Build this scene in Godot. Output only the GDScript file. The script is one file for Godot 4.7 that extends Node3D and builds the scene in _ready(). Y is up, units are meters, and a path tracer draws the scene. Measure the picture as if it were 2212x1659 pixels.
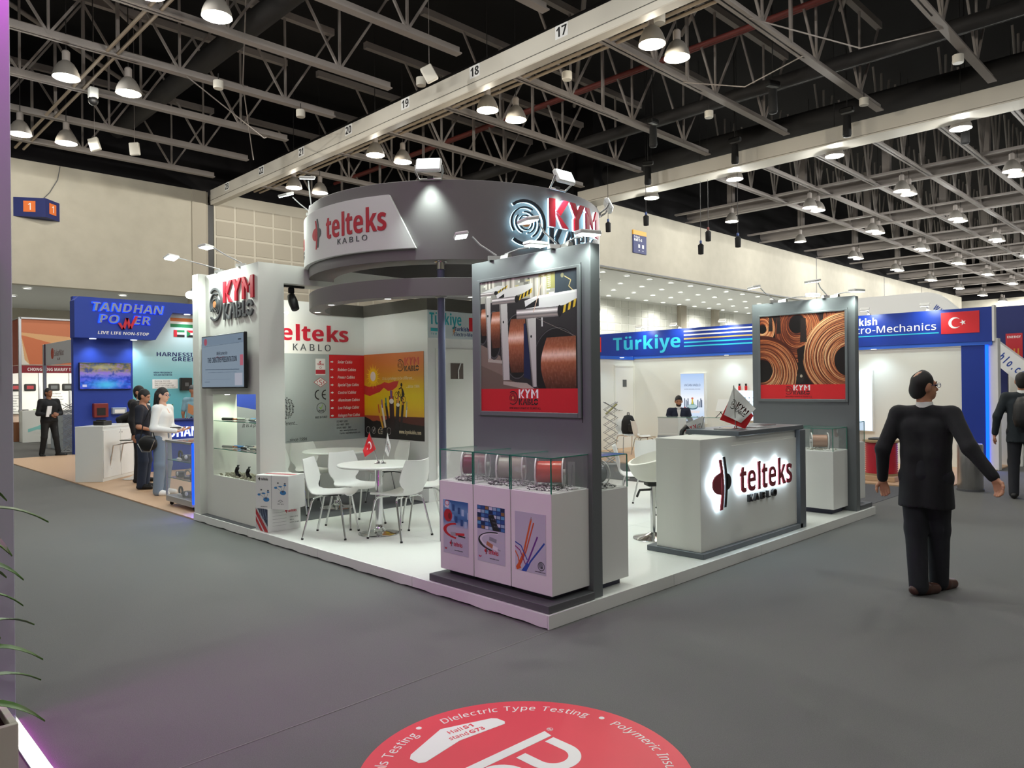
extends Node3D

# An exhibition hall seen from a corner: x runs along the hall to the left (-) and z away to the right (-); metres.
const PH := 0.095   # height of the white stand platform

var M := {}
var used := {}
var rng := RandomNumberGenerator.new()


func _ready():
	rng.seed = 7
	# ---------------------------------------------------------------- camera, air, exposure
	var cam := Camera3D.new()
	cam.name = "camera"
	cam.fov = 54.9085
	cam.near = 0.05
	cam.far = 300.0
	cam.position = Vector3(3.364, 1.64, 3.643)
	cam.basis = Basis(Vector3.UP, deg_to_rad(45.3674)) * Basis(Vector3.RIGHT, deg_to_rad(0.0964)) * Basis(Vector3.BACK, deg_to_rad(-0.6073))
	add_child(cam)
	cam.current = true
	var env := Environment.new()
	env.background_mode = Environment.BG_COLOR
	env.background_color = Color(0.0, 0.0, 0.0)
	env.tonemap_mode = Environment.TONE_MAPPER_LINEAR
	env.tonemap_exposure = 1.06
	env.sdfgi_enabled = true
	env.ssao_enabled = true
	env.ssil_enabled = true
	var we := WorldEnvironment.new()
	we.name = "world"
	we.environment = env
	add_child(we)
	# ---------------------------------------------------------------- things
	materials()
	hall_shell()
	roof_steel()
	hall_lamps()
	platform_and_walls()
	drum_and_ring()
	banners()
	reception()
	furniture()
	left_booths()
	right_booths()
	foreground()
	people()


# ==================================================================== helpers
class MB:
	var v := PackedVector3Array()
	var n := PackedVector3Array()
	var u := PackedVector2Array()
	var xf := Transform3D.IDENTITY

	func tri(a: Vector3, b: Vector3, c: Vector3, na: Vector3, nb: Vector3, nc: Vector3, ua := Vector2.ZERO, ub := Vector2.ZERO, uc := Vector2.ZERO) -> void:
		var A := xf * a
		var B := xf * b
		var C := xf * c
		var NA := (xf.basis * na).normalized()
		var NB := (xf.basis * nb).normalized()
		var NC := (xf.basis * nc).normalized()
		if (B - A).cross(C - A).dot(NA + NB + NC) > 0.0:
			v.append_array([A, C, B])
			n.append_array([NA, NC, NB])
			u.append_array([ua, uc, ub])
		else:
			v.append_array([A, B, C])
			n.append_array([NA, NB, NC])
			u.append_array([ua, ub, uc])

	# corners counter-clockwise seen from outside: bottom left, bottom right, top right, top left
	func quad(a: Vector3, b: Vector3, c: Vector3, d: Vector3) -> void:
		var k := (b - a).cross(d - a)
		if k.length_squared() < 1e-14:
			k = (c - b).cross(d - b)
		k = k.normalized()
		tri(a, b, c, k, k, k, Vector2(0, 1), Vector2(1, 1), Vector2(1, 0))
		tri(a, c, d, k, k, k, Vector2(0, 1), Vector2(1, 0), Vector2(0, 0))

	func face(a: Vector3, b: Vector3, c: Vector3) -> void:
		var k := (b - a).cross(c - a).normalized()
		tri(a, b, c, k, k, k)

	func box(lo: Vector3, hi: Vector3, bev := 0.0) -> MB:
		var e := bev
		var X := [lo.x, lo.x + e, hi.x - e, hi.x]
		var Y := [lo.y, lo.y + e, hi.y - e, hi.y]
		var Z := [lo.z, lo.z + e, hi.z - e, hi.z]
		quad(Vector3(X[1], Y[1], Z[3]), Vector3(X[2], Y[1], Z[3]), Vector3(X[2], Y[2], Z[3]), Vector3(X[1], Y[2], Z[3]))
		quad(Vector3(X[2], Y[1], Z[0]), Vector3(X[1], Y[1], Z[0]), Vector3(X[1], Y[2], Z[0]), Vector3(X[2], Y[2], Z[0]))
		quad(Vector3(X[3], Y[1], Z[2]), Vector3(X[3], Y[1], Z[1]), Vector3(X[3], Y[2], Z[1]), Vector3(X[3], Y[2], Z[2]))
		quad(Vector3(X[0], Y[1], Z[1]), Vector3(X[0], Y[1], Z[2]), Vector3(X[0], Y[2], Z[2]), Vector3(X[0], Y[2], Z[1]))
		quad(Vector3(X[1], Y[3], Z[2]), Vector3(X[2], Y[3], Z[2]), Vector3(X[2], Y[3], Z[1]), Vector3(X[1], Y[3], Z[1]))
		quad(Vector3(X[1], Y[0], Z[1]), Vector3(X[2], Y[0], Z[1]), Vector3(X[2], Y[0], Z[2]), Vector3(X[1], Y[0], Z[2]))
		if e > 0.0:
			for s in [0, 3]:
				var i: int = 1 if s == 0 else 2
				for t in [0, 3]:
					var j: int = 1 if t == 0 else 2
					quad2(Vector3(X[s], Y[j], Z[1]), Vector3(X[s], Y[j], Z[2]), Vector3(X[i], Y[t], Z[2]), Vector3(X[i], Y[t], Z[1]), lo, hi)
					quad2(Vector3(X[s], Y[1], Z[j]), Vector3(X[s], Y[2], Z[j]), Vector3(X[i], Y[2], Z[t]), Vector3(X[i], Y[1], Z[t]), lo, hi)
					quad2(Vector3(X[1], Y[s], Z[j]), Vector3(X[2], Y[s], Z[j]), Vector3(X[2], Y[i], Z[t]), Vector3(X[1], Y[i], Z[t]), lo, hi)
					for w in [0, 3]:
						var l: int = 1 if w == 0 else 2
						var a := Vector3(X[s], Y[j], Z[l])
						var b := Vector3(X[i], Y[t], Z[l])
						var c := Vector3(X[i], Y[j], Z[w])
						var k := (b - a).cross(c - a).normalized()
						if k.dot((a + b + c) / 3.0 - (lo + hi) / 2.0) < 0.0:
							k = -k
						tri(a, b, c, k, k, k)
		return self

	func quad2(a: Vector3, b: Vector3, c: Vector3, d: Vector3, lo: Vector3, hi: Vector3) -> void:
		if (b - a).cross(d - a).dot((a + b + c + d) / 4.0 - (lo + hi) / 2.0) < 0.0:
			quad(b, a, d, c)
		else:
			quad(a, b, c, d)

	func tube(pts: Array, r: float, m := 8, r_end := -1.0) -> MB:
		var rings := []
		var dirs := []
		var side := Vector3.ZERO
		for i in pts.size():
			var d: Vector3 = (pts[mini(i + 1, pts.size() - 1)] - pts[maxi(i - 1, 0)]).normalized()
			if i == 0:
				side = d.cross(Vector3.UP if absf(d.y) < 0.9 else Vector3.RIGHT).normalized()
			else:
				side = (side - d * side.dot(d)).normalized()
			var up := side.cross(d)
			var rr: float = r if r_end < 0.0 else lerpf(r, r_end, float(i) / (pts.size() - 1))
			var ring := []
			for k in m:
				var a := TAU * k / m
				var o := side * cos(a) + up * sin(a)
				ring.append([pts[i] + o * rr, o])
			rings.append(ring)
			dirs.append(d)
		for i in pts.size() - 1:
			for k in m:
				var A = rings[i][k]
				var B = rings[i][(k + 1) % m]
				var C = rings[i + 1][(k + 1) % m]
				var D = rings[i + 1][k]
				tri(A[0], B[0], C[0], A[1], B[1], C[1])
				tri(A[0], C[0], D[0], A[1], C[1], D[1])
		for e in [0, pts.size() - 1]:
			var kn: Vector3 = -dirs[0] if e == 0 else dirs[e]
			for k in range(1, m - 1):
				tri(rings[e][0][0], rings[e][k][0], rings[e][k + 1][0], kn, kn, kn)
		return self

	# profile of (radius, height); flat = facets along the profile stay hard
	func lathe(pr: Array, m := 24, flat := false, a0 := 0.0, a1 := TAU) -> MB:
		var nn := []
		for i in pr.size():
			var d: Vector2 = pr[mini(i + 1, pr.size() - 1)] - pr[maxi(i - 1, 0)]
			nn.append(Vector2(d.y, -d.x).normalized())
		for i in pr.size() - 1:
			var p: Vector2 = pr[i]
			var q: Vector2 = pr[i + 1]
			var s := (q - p).normalized()
			var f := Vector2(s.y, -s.x)
			var np: Vector2 = f if flat else nn[i]
			var nq: Vector2 = f if flat else nn[i + 1]
			for k in m:
				var a := a0 + (a1 - a0) * k / m
				var b := a0 + (a1 - a0) * (k + 1) / m
				var da := Vector3(sin(a), 0, cos(a))
				var db := Vector3(sin(b), 0, cos(b))
				var A := da * p.x + Vector3.UP * p.y
				var B := db * p.x + Vector3.UP * p.y
				var C := db * q.x + Vector3.UP * q.y
				var D := da * q.x + Vector3.UP * q.y
				var nA := da * np.x + Vector3.UP * np.y
				var nB := db * np.x + Vector3.UP * np.y
				var nC := db * nq.x + Vector3.UP * nq.y
				var nD := da * nq.x + Vector3.UP * nq.y
				var ua := float(k) / m
				var ub := float(k + 1) / m
				if p.x > 1e-6:
					tri(A, B, C, nA, nB, nC, Vector2(ua, 1), Vector2(ub, 1), Vector2(ub, 0))
				if q.x > 1e-6:
					tri(A, C, D, nA, nC, nD, Vector2(ua, 1), Vector2(ub, 0), Vector2(ua, 0))
		return self

	# a flat outline in x, y given depth from z0 to z1; bend moves every finished point
	func prism(poly: Array, z0: float, z1: float, bend = null) -> MB:
		var pp := PackedVector2Array(poly)
		if Geometry2D.is_polygon_clockwise(pp):
			pp.reverse()
		var idx := Geometry2D.triangulate_polygon(pp)
		var T := []
		for k in range(0, idx.size(), 3):
			T.append([pp[idx[k]], pp[idx[k + 1]], pp[idx[k + 2]]])
		for t in T:
			var a := Vector3(t[0].x, t[0].y, z1)
			var b := Vector3(t[1].x, t[1].y, z1)
			var c := Vector3(t[2].x, t[2].y, z1)
			flat3(a, b, c, Vector3.BACK, bend)
			a.z = z0
			b.z = z0
			c.z = z0
			flat3(a, b, c, Vector3.FORWARD, bend)
		for i in pp.size():
			var p := pp[i]
			var q := pp[(i + 1) % pp.size()]
			var d := (q - p).normalized()
			var k := Vector3(d.y, -d.x, 0)
			flat3(Vector3(p.x, p.y, z0), Vector3(q.x, q.y, z0), Vector3(q.x, q.y, z1), k, bend)
			flat3(Vector3(p.x, p.y, z0), Vector3(q.x, q.y, z1), Vector3(p.x, p.y, z1), k, bend)
		return self

	func flat3(a: Vector3, b: Vector3, c: Vector3, k: Vector3, bend = null) -> void:
		if bend == null:
			tri(a, b, c, k, k, k)
			return
		var A: Vector3 = bend.call(a)
		var B: Vector3 = bend.call(b)
		var C: Vector3 = bend.call(c)
		var K: Vector3 = (bend.call(a + k * 0.001) - A).normalized()
		tri(A, B, C, K, K, K)

	func ball(c: Vector3, r: Vector3, m := 12) -> MB:
		for i in m / 2:
			for j in m:
				var q := []
				for s in [[0, 0], [0, 1], [1, 1], [1, 0]]:
					var t: float = PI * (i + s[0]) / (m / 2)
					var p: float = TAU * (j + s[1]) / m
					q.append(Vector3(sin(t) * sin(p), cos(t), sin(t) * cos(p)))
				tri(c + q[0] * r, c + q[1] * r, c + q[2] * r, q[0] / r, q[1] / r, q[2] / r)
				tri(c + q[0] * r, c + q[2] * r, c + q[3] * r, q[0] / r, q[2] / r, q[3] / r)
		return self

	# a sheet through a grid of points, both sides, given thickness along its normal
	func sheet(g: Array, thick: float) -> MB:
		var R := g.size()
		var C: int = g[0].size()
		var N := []
		for i in R:
			var row := []
			for j in C:
				var a: Vector3 = g[mini(i + 1, R - 1)][j] - g[maxi(i - 1, 0)][j]
				var b: Vector3 = g[i][mini(j + 1, C - 1)] - g[i][maxi(j - 1, 0)]
				row.append(a.cross(b).normalized())
			N.append(row)
		for s in [0.5, -0.5]:
			for i in R - 1:
				for j in C - 1:
					var P := []
					var K := []
					var U := []
					for o in [[0, 0], [0, 1], [1, 1], [1, 0]]:
						var nr: Vector3 = N[i + o[0]][j + o[1]]
						P.append(g[i + o[0]][j + o[1]] + nr * thick * s)
						K.append(nr * signf(s))
						U.append(Vector2(float(j + o[1]) / (C - 1), float(i + o[0]) / (R - 1)))
					tri(P[0], P[1], P[2], K[0], K[1], K[2], U[0], U[1], U[2])
					tri(P[0], P[2], P[3], K[0], K[2], K[3], U[0], U[2], U[3])
		for e in 4:
			var cnt: int = (C if e < 2 else R) - 1
			for k in cnt:
				var i0: int = [0, R - 1, k, k][e]
				var j0: int = [k, k, 0, C - 1][e]
				var i1: int = [0, R - 1, k + 1, k + 1][e]
				var j1: int = [k + 1, k + 1, 0, C - 1][e]
				var a: Vector3 = g[i0][j0]
				var b: Vector3 = g[i1][j1]
				var inw: Vector3 = g[[1, R - 2, k, k][e]][[k, k, 1, C - 2][e]] - a
				var h0: Vector3 = N[i0][j0] * thick * 0.5
				var h1: Vector3 = N[i1][j1] * thick * 0.5
				tri(a + h0, b + h1, b - h1, -inw, -inw, -inw)
				tri(a + h0, b - h1, a - h0, -inw, -inw, -inw)
		return self

	func arrays(ar: Array, t: Transform3D, bend = null) -> MB:
		var P: PackedVector3Array = ar[Mesh.ARRAY_VERTEX]
		var K: PackedVector3Array = ar[Mesh.ARRAY_NORMAL]
		var I = ar[Mesh.ARRAY_INDEX]
		var cnt: int = I.size() if I != null and I.size() else P.size()
		var nb := t.basis.inverse().transposed()
		for k in range(0, cnt, 3):
			var q := []
			for o in 3:
				q.append(I[k + o] if I != null and I.size() else k + o)
			if bend == null:
				tri(t * P[q[0]], t * P[q[1]], t * P[q[2]], nb * K[q[0]], nb * K[q[1]], nb * K[q[2]])
			else:
				flat3(t * P[q[0]], t * P[q[1]], t * P[q[2]], (nb * K[q[0]]).normalized(), bend)
		return self

	func done() -> ArrayMesh:
		var m := ArrayMesh.new()
		if v.is_empty():
			return m
		var a := []
		a.resize(Mesh.ARRAY_MAX)
		a[Mesh.ARRAY_VERTEX] = v
		a[Mesh.ARRAY_NORMAL] = n
		a[Mesh.ARRAY_TEX_UV] = u
		m.add_surface_from_arrays(Mesh.PRIMITIVE_TRIANGLES, a)
		return m


# a print: flat shapes painted into a picture, all positions from 0 to 1 (y down)
class Pic:
	var im: Image
	var w: int
	var h: int

	func _init(W: int, H: int, bg: Color):
		w = W
		h = H
		im = Image.create(W, H, false, Image.FORMAT_RGB8)
		im.fill(bg)

	func rect(x0: float, y0: float, x1: float, y1: float, c: Color) -> void:
		im.fill_rect(Rect2i(roundi(x0 * w), roundi(y0 * h), maxi(1, roundi(x1 * w) - roundi(x0 * w)), maxi(1, roundi(y1 * h) - roundi(y0 * h))), c)

	func ramp(x0: float, y0: float, x1: float, y1: float, cols: Array) -> void:
		for y in range(roundi(y0 * h), roundi(y1 * h)):
			var t := (float(y) / h - y0) / (y1 - y0) * (cols.size() - 1)
			var i := clampi(int(t), 0, cols.size() - 2)
			im.fill_rect(Rect2i(roundi(x0 * w), y, roundi((x1 - x0) * w), 1), cols[i].lerp(cols[i + 1], t - i))

	func poly(pts: Array, c: Color, shade = null) -> void:
		var lo := 9.0
		var hi := -9.0
		for p in pts:
			lo = minf(lo, p.y)
			hi = maxf(hi, p.y)
		for y in range(maxi(0, int(lo * h)), mini(h, int(hi * h) + 1)):
			var fy := (y + 0.5) / h
			var xs := []
			for i in pts.size():
				var a: Vector2 = pts[i]
				var b: Vector2 = pts[(i + 1) % pts.size()]
				if (a.y <= fy) != (b.y <= fy):
					xs.append(a.x + (b.x - a.x) * (fy - a.y) / (b.y - a.y))
			xs.sort()
			var cc: Color = c if shade == null else shade.call((fy - lo) / (hi - lo))
			for k in range(0, xs.size() - 1, 2):
				var x0 := clampi(roundi(xs[k] * w), 0, w)
				var x1 := clampi(roundi(xs[k + 1] * w), 0, w)
				if x1 > x0:
					im.fill_rect(Rect2i(x0, y, x1 - x0, 1), cc)

	func ell(cx: float, cy: float, rx: float, ry: float, c: Color) -> void:
		var p := []
		for k in 40:
			p.append(Vector2(cx + rx * cos(TAU * k / 40), cy + ry * sin(TAU * k / 40)))
		poly(p, c)

	func arc(cx: float, cy: float, rx: float, ry: float, t: float, c: Color, a0 := 0.0, a1 := TAU) -> void:
		var p := []
		for k in 41:
			var a := a0 + (a1 - a0) * k / 40
			p.append(Vector2(cx + rx * cos(a), cy + ry * sin(a)))
		for k in range(40, -1, -1):
			var a := a0 + (a1 - a0) * k / 40
			p.append(Vector2(cx + (rx - t) * cos(a), cy + (ry - t * ry / rx) * sin(a)))
		poly(p, c)

	func line(pts: Array, t: float, c: Color) -> void:
		for i in pts.size() - 1:
			var a: Vector2 = pts[i]
			var b: Vector2 = pts[i + 1]
			var d := (b - a) * Vector2(w, h)
			var s := Vector2(-d.y, d.x).normalized() * t * w * 0.5 / Vector2(w, h)
			poly([a + s, b + s, b - s, a - s], c)

	func tex() -> ImageTexture:
		return ImageTexture.create_from_image(im)


func hexc(s: String) -> Color:
	return Color.html(s)


func mat(key: String, col: Color, rough := 0.6, metal := 0.0) -> StandardMaterial3D:
	if not M.has(key):
		var m := StandardMaterial3D.new()
		m.resource_name = key
		m.albedo_color = col
		m.roughness = rough
		m.metallic = metal
		M[key] = m
	return M[key]


func glow(key: String, col: Color, energy: float) -> StandardMaterial3D:
	if not M.has(key):
		var m := mat(key, col, 0.5)
		m.emission_enabled = true
		m.emission = col
		m.emission_energy_multiplier = energy
	return M[key]


func printed(key: String, p: Pic, rough := 0.45, lit := 0.0) -> StandardMaterial3D:
	var m := mat(key, Color.WHITE, rough)
	var t := p.tex()
	m.albedo_texture = t
	m.texture_repeat = false
	if lit > 0.0:
		m.albedo_color = Color(0.03, 0.03, 0.03)
		m.albedo_texture = null
		m.emission_enabled = true
		m.emission_texture = t
		m.emission = Color.WHITE
		m.emission_operator = BaseMaterial3D.EMISSION_OP_MULTIPLY
		m.emission_energy_multiplier = lit
	return m


func numbered(s: String) -> String:
	var k: int = used.get(s, 0)
	used[s] = k + 1
	return s if k == 0 else "%s_%03d" % [s, k]


func thing(called: String, label: String, category: String, at := Vector3.ZERO, turn := 0.0, group := "") -> Node3D:
	var o := Node3D.new()
	o.name = numbered(called)
	add_child(o)
	o.position = at
	o.rotation.y = turn
	o.set_meta("label", label)
	o.set_meta("category", category)
	if group:
		o.set_meta("group", group)
	return o


func obj(called: String, mb, m: Material, parent: Node = null) -> MeshInstance3D:
	var o := MeshInstance3D.new()
	o.mesh = mb.done() if mb is MB else mb
	o.material_override = m
	if parent == null or parent == self:
		o.name = numbered(called)
		add_child(o)
	else:
		o.name = called
		parent.add_child(o, true)
	return o


func tag(o: Node, label: String, category: String, group := "") -> Node:
	o.set_meta("label", label)
	o.set_meta("category", category)
	if group:
		o.set_meta("group", group)
	return o


func struct(called: String, mb, m: Material, parent: Node = null) -> MeshInstance3D:
	var o := obj(called, mb, m, parent)
	if parent == null:
		o.set_meta("kind", "structure")
	return o


func stuff(o: Node) -> Node:
	o.set_meta("kind", "stuff")
	return o


func dup(root: Node3D, at: Vector3, turn: float, label := "", called := "") -> Node3D:
	var r: Node3D = root.duplicate()
	var base := called if called else String(root.name).rstrip("0123456789").trim_suffix("_")
	r.name = numbered(base)
	add_child(r)
	r.position = at
	r.rotation.y = turn
	if label:
		r.set_meta("label", label)
	return r


func bx(lo: Vector3, hi: Vector3, bev := 0.0) -> MB:
	return MB.new().box(lo, hi, bev)


func cbox(c: Vector3, s: Vector3, bev := 0.0) -> MB:
	return MB.new().box(c - s / 2, c + s / 2, bev)


# a frame whose x runs right, y up and z towards the reader, for what is fixed to a wall
func face_x(at: Vector3) -> Transform3D:   # wall that faces +x: right is -z
	return Transform3D(Basis(Vector3(0, 0, -1), Vector3.UP, Vector3(1, 0, 0)), at)


func face_z(at: Vector3) -> Transform3D:   # wall that faces +z: right is +x
	return Transform3D(Basis.IDENTITY, at)


var fonts := {}
var cap_of := {}


func text_mesh(s: String, bold: bool, face: String, depth: float) -> Array:
	var key := face + ("b" if bold else "")
	if not fonts.has(key):
		var f := SystemFont.new()
		f.font_names = PackedStringArray([face])
		f.font_weight = 700 if bold else 400
		fonts[key] = f
	var t := TextMesh.new()
	t.font = fonts[key]
	t.font_size = 48
	t.pixel_size = 0.02
	t.curve_step = 3.0
	t.depth = depth
	t.horizontal_alignment = HORIZONTAL_ALIGNMENT_LEFT
	if not cap_of.has(key):
		t.text = "H"
		var b := t.get_aabb()
		cap_of[key] = [b.position.y, b.size.y]
	t.text = s
	return [t, cap_of[key]]


# lettering: baseline at the frame's origin; cap = height of a capital; wide = stretch to this width; align 0 left, 1 middle, 2 right
func letters(mb: MB, s: String, cap: float, xf: Transform3D, align := 0, bold := false, wide := 0.0, depth := 0.002, slant := 0.0, bend = null, face := "Droid Sans") -> float:
	var r := text_mesh(s, bold, face, 1.0)
	var t: TextMesh = r[0]
	var box := t.get_aabb()
	if box.size.x <= 0.0:
		return 0.0
	var k: float = cap / r[1][1]
	var kx: float = wide / box.size.x if wide > 0.0 else k
	var off = -box.position.x * kx - [0.0, 0.5, 1.0][align] * box.size.x * kx
	var b := Basis(Vector3(kx, 0, 0), Vector3(slant * k, k, 0), Vector3(0, 0, depth))
	var tr := Transform3D(b, Vector3(off, -r[1][0] * k, depth * 0.5))
	if slant != 0.0:
		tr.origin.x -= slant * k * r[1][0]
	var old := mb.xf
	mb.xf = Transform3D.IDENTITY if bend != null else xf
	mb.arrays(t.surface_get_arrays(0) if t.get_surface_count() else t.get_mesh_arrays(), tr, bend)
	mb.xf = old
	return box.size.x * kx


# ------------------------------------------------------------------ the two logos, in units of their own
func band(c: Vector2, r0: float, r1: float, a0: float, a1: float) -> Array:
	var p := []
	for k in 25:
		var a := deg_to_rad(a0 + (a1 - a0) * k / 24)
		p.append(c + Vector2(cos(a), sin(a)) * r1)
	for k in range(24, -1, -1):
		var a := deg_to_rad(a0 + (a1 - a0) * k / 24)
		p.append(c + Vector2(cos(a), sin(a)) * r0)
	return p


func V2(a: Array) -> Array:
	var p := []
	for k in range(0, a.size(), 2):
		p.append(Vector2(a[k], a[k + 1]))
	return p


# whole mark is 4.6 wide and 1.78 high, origin at its lower left: red letters, dark letters, rings, dark rings, core
func kym_shapes() -> Dictionary:
	var red := []
	for p in [[0, 0, .17, 0, .17, 1, 0, 1], [.22, .56, .34, .42, .64, 1, .44, 1], [.22, .5, .42, 0, .62, 0, .33, .38],
			[.7, 1, .88, 1, 1.0, .7, .9, .52], [.85, 0, 1.02, 0, 1.02, .42, 1.3, 1, 1.12, 1, .85, .42],
			[1.38, 0, 1.55, 0, 1.55, .62, 1.38, .8], [1.38, 1, 1.53, 1, 1.76, .52, 1.76, .26, 1.38, .9], [1.8, .56, 1.98, 1, 2.14, 1, 2.14, 0, 1.97, 0, 1.97, .7]]:
		var q := V2(p)
		for i in q.size():
			q[i] = Vector2(q[i].x * 1.45 + 1.52, q[i].y + .78)
		red.append(q)
	var dark := []
	for p in [[0, 0, .12, 0, .12, 1, 0, 1], [.16, .56, .24, .42, .4, 1, .28, 1], [.16, .5, .28, 0, .4, 0, .24, .4],
			[.44, 0, .56, 0, .7, .8, .66, 1], [.72, 1, .8, 1, .94, 0, .82, 0, .78, .3, .7, .3, .68, .42, .76, .42],
			[.98, 0, 1.09, 0, 1.09, 1, .98, 1], [1.13, .56, 1.3, .62, 1.3, .9, 1.13, 1, 1.13, .86, 1.2, .8, 1.2, .7, 1.13, .66], [1.13, 0, 1.34, .1, 1.34, .42, 1.13, .5, 1.13, .38, 1.22, .34, 1.22, .18, 1.13, .14],
			[1.42, .22, 1.54, .22, 1.54, 1, 1.42, 1], [1.42, 0, 1.7, 0, 1.7, .15, 1.42, .15]]:
		var q := V2(p)
		for i in q.size():
			q[i] = Vector2(q[i].x * 1.42 + 1.52, q[i].y * .72)
		dark.append(q)
	var o := []
	for s in [[18, 162], [198, 342]]:
		var q := band(Vector2(4.25, .36), .19, .36, s[0], s[1])
		for i in q.size():
			q[i].x = 4.25 + (q[i].x - 4.25) * .95
		o.append(q)
	dark.append_array(o)
	var c := Vector2(.55, .8)
	dark.append(band(c, .7, .8, -128, 128))
	dark.append(band(c, .5, .55, 60, 215))
	dark.append(band(c, .5, .55, -60, 20))
	dark.append(band(c, .35, .39, -80, 100))
	dark.append(band(c, .35, .39, 140, 250))
	return {"red": red, "dark": dark, "core": [band(c, .0, .16, 0, 359)], "ring": [band(c, .23, .265, 0, 359)]}


func kym(o: Node, xf: Transform3D, s: float, depth: float, red: Material, dark: Material, core: Material, bend = null, z := 0.0) -> void:
	var g := kym_shapes()
	for a in [["letters_red", "red", red], ["letters_dark", "dark", dark], ["logo_core", "core", core], ["logo_ring", "ring", dark]]:
		var mb := MB.new()
		mb.xf = Transform3D.IDENTITY if bend != null else xf
		for p in g[a[1]]:
			var q := []
			for w in p:
				q.append(w * s)
			mb.prism(q, z, z + depth, bend)
		obj(a[0], mb, a[2], o)


# two curved strips with a half disc at the side of each; 1 high, about .62 wide, origin at the lower left
func telteks_shapes() -> Array:
	var A := []
	var B := []
	for s in [0, 1]:
		var l := []
		var r := []
		for k in 17:
			var y := k / 16.0
			var x = .26 + .07 * sin(PI * y) - .03 * y + .13 * s
			l.append(Vector2(x, y * .96 + .04 * s))
			r.append(Vector2(x + .085, y * .96 + .04 * s))
		r.reverse()
		(A if s == 0 else B).append(l + r)
	var h := []
	for k in 19:
		var a := deg_to_rad(90 + 180.0 * k / 18)
		h.append(Vector2(.3, .5) + Vector2(cos(a) * .31, sin(a) * .21))
	A.append(h)
	h = []
	for k in 19:
		var a := deg_to_rad(-90 + 180.0 * k / 18)
		h.append(Vector2(.5, .52) + Vector2(cos(a) * .17, sin(a) * .16))
	B.append(h)
	return [A, B]


func telteks_mark(o: Node, xf: Transform3D, s: float, depth: float, red: Material, dark: Material, bend = null, z := 0.0) -> void:
	var g := telteks_shapes()
	for i in 2:
		var mb := MB.new()
		mb.xf = Transform3D.IDENTITY if bend != null else xf
		for p in g[i]:
			var q := []
			for w in p:
				q.append(w * s)
			mb.prism(q, z, z + depth, bend)
		obj("logo_half", mb, [red, dark][i], o)


func noise_tex(freq: float, lo: Color, hi: Color, as_normal := false, seed_ := 1, size := 512) -> NoiseTexture2D:
	var f := FastNoiseLite.new()
	f.noise_type = FastNoiseLite.TYPE_SIMPLEX_SMOOTH
	f.frequency = freq
	f.seed = seed_
	f.fractal_octaves = 4
	var t := NoiseTexture2D.new()
	t.width = size
	t.height = size
	t.seamless = true
	t.noise = f
	t.as_normal_map = as_normal
	if not as_normal:
		var g := Gradient.new()
		g.set_color(0, lo)
		g.set_color(1, hi)
		t.color_ramp = g
	return t


func grain(m: StandardMaterial3D, freq: float, spread: float, scale: float, bump := 0.0) -> void:
	var c := m.albedo_color
	m.albedo_texture = noise_tex(freq, c.darkened(spread), c.lightened(spread * 0.6), false, 3)
	m.albedo_color = Color.WHITE
	m.uv1_triplanar = true
	m.uv1_world_triplanar = true
	m.uv1_scale = Vector3.ONE * scale
	if bump > 0.0:
		m.normal_enabled = true
		m.normal_texture = noise_tex(freq * 2.0, c, c, true, 5)
		m.normal_scale = bump


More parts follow.
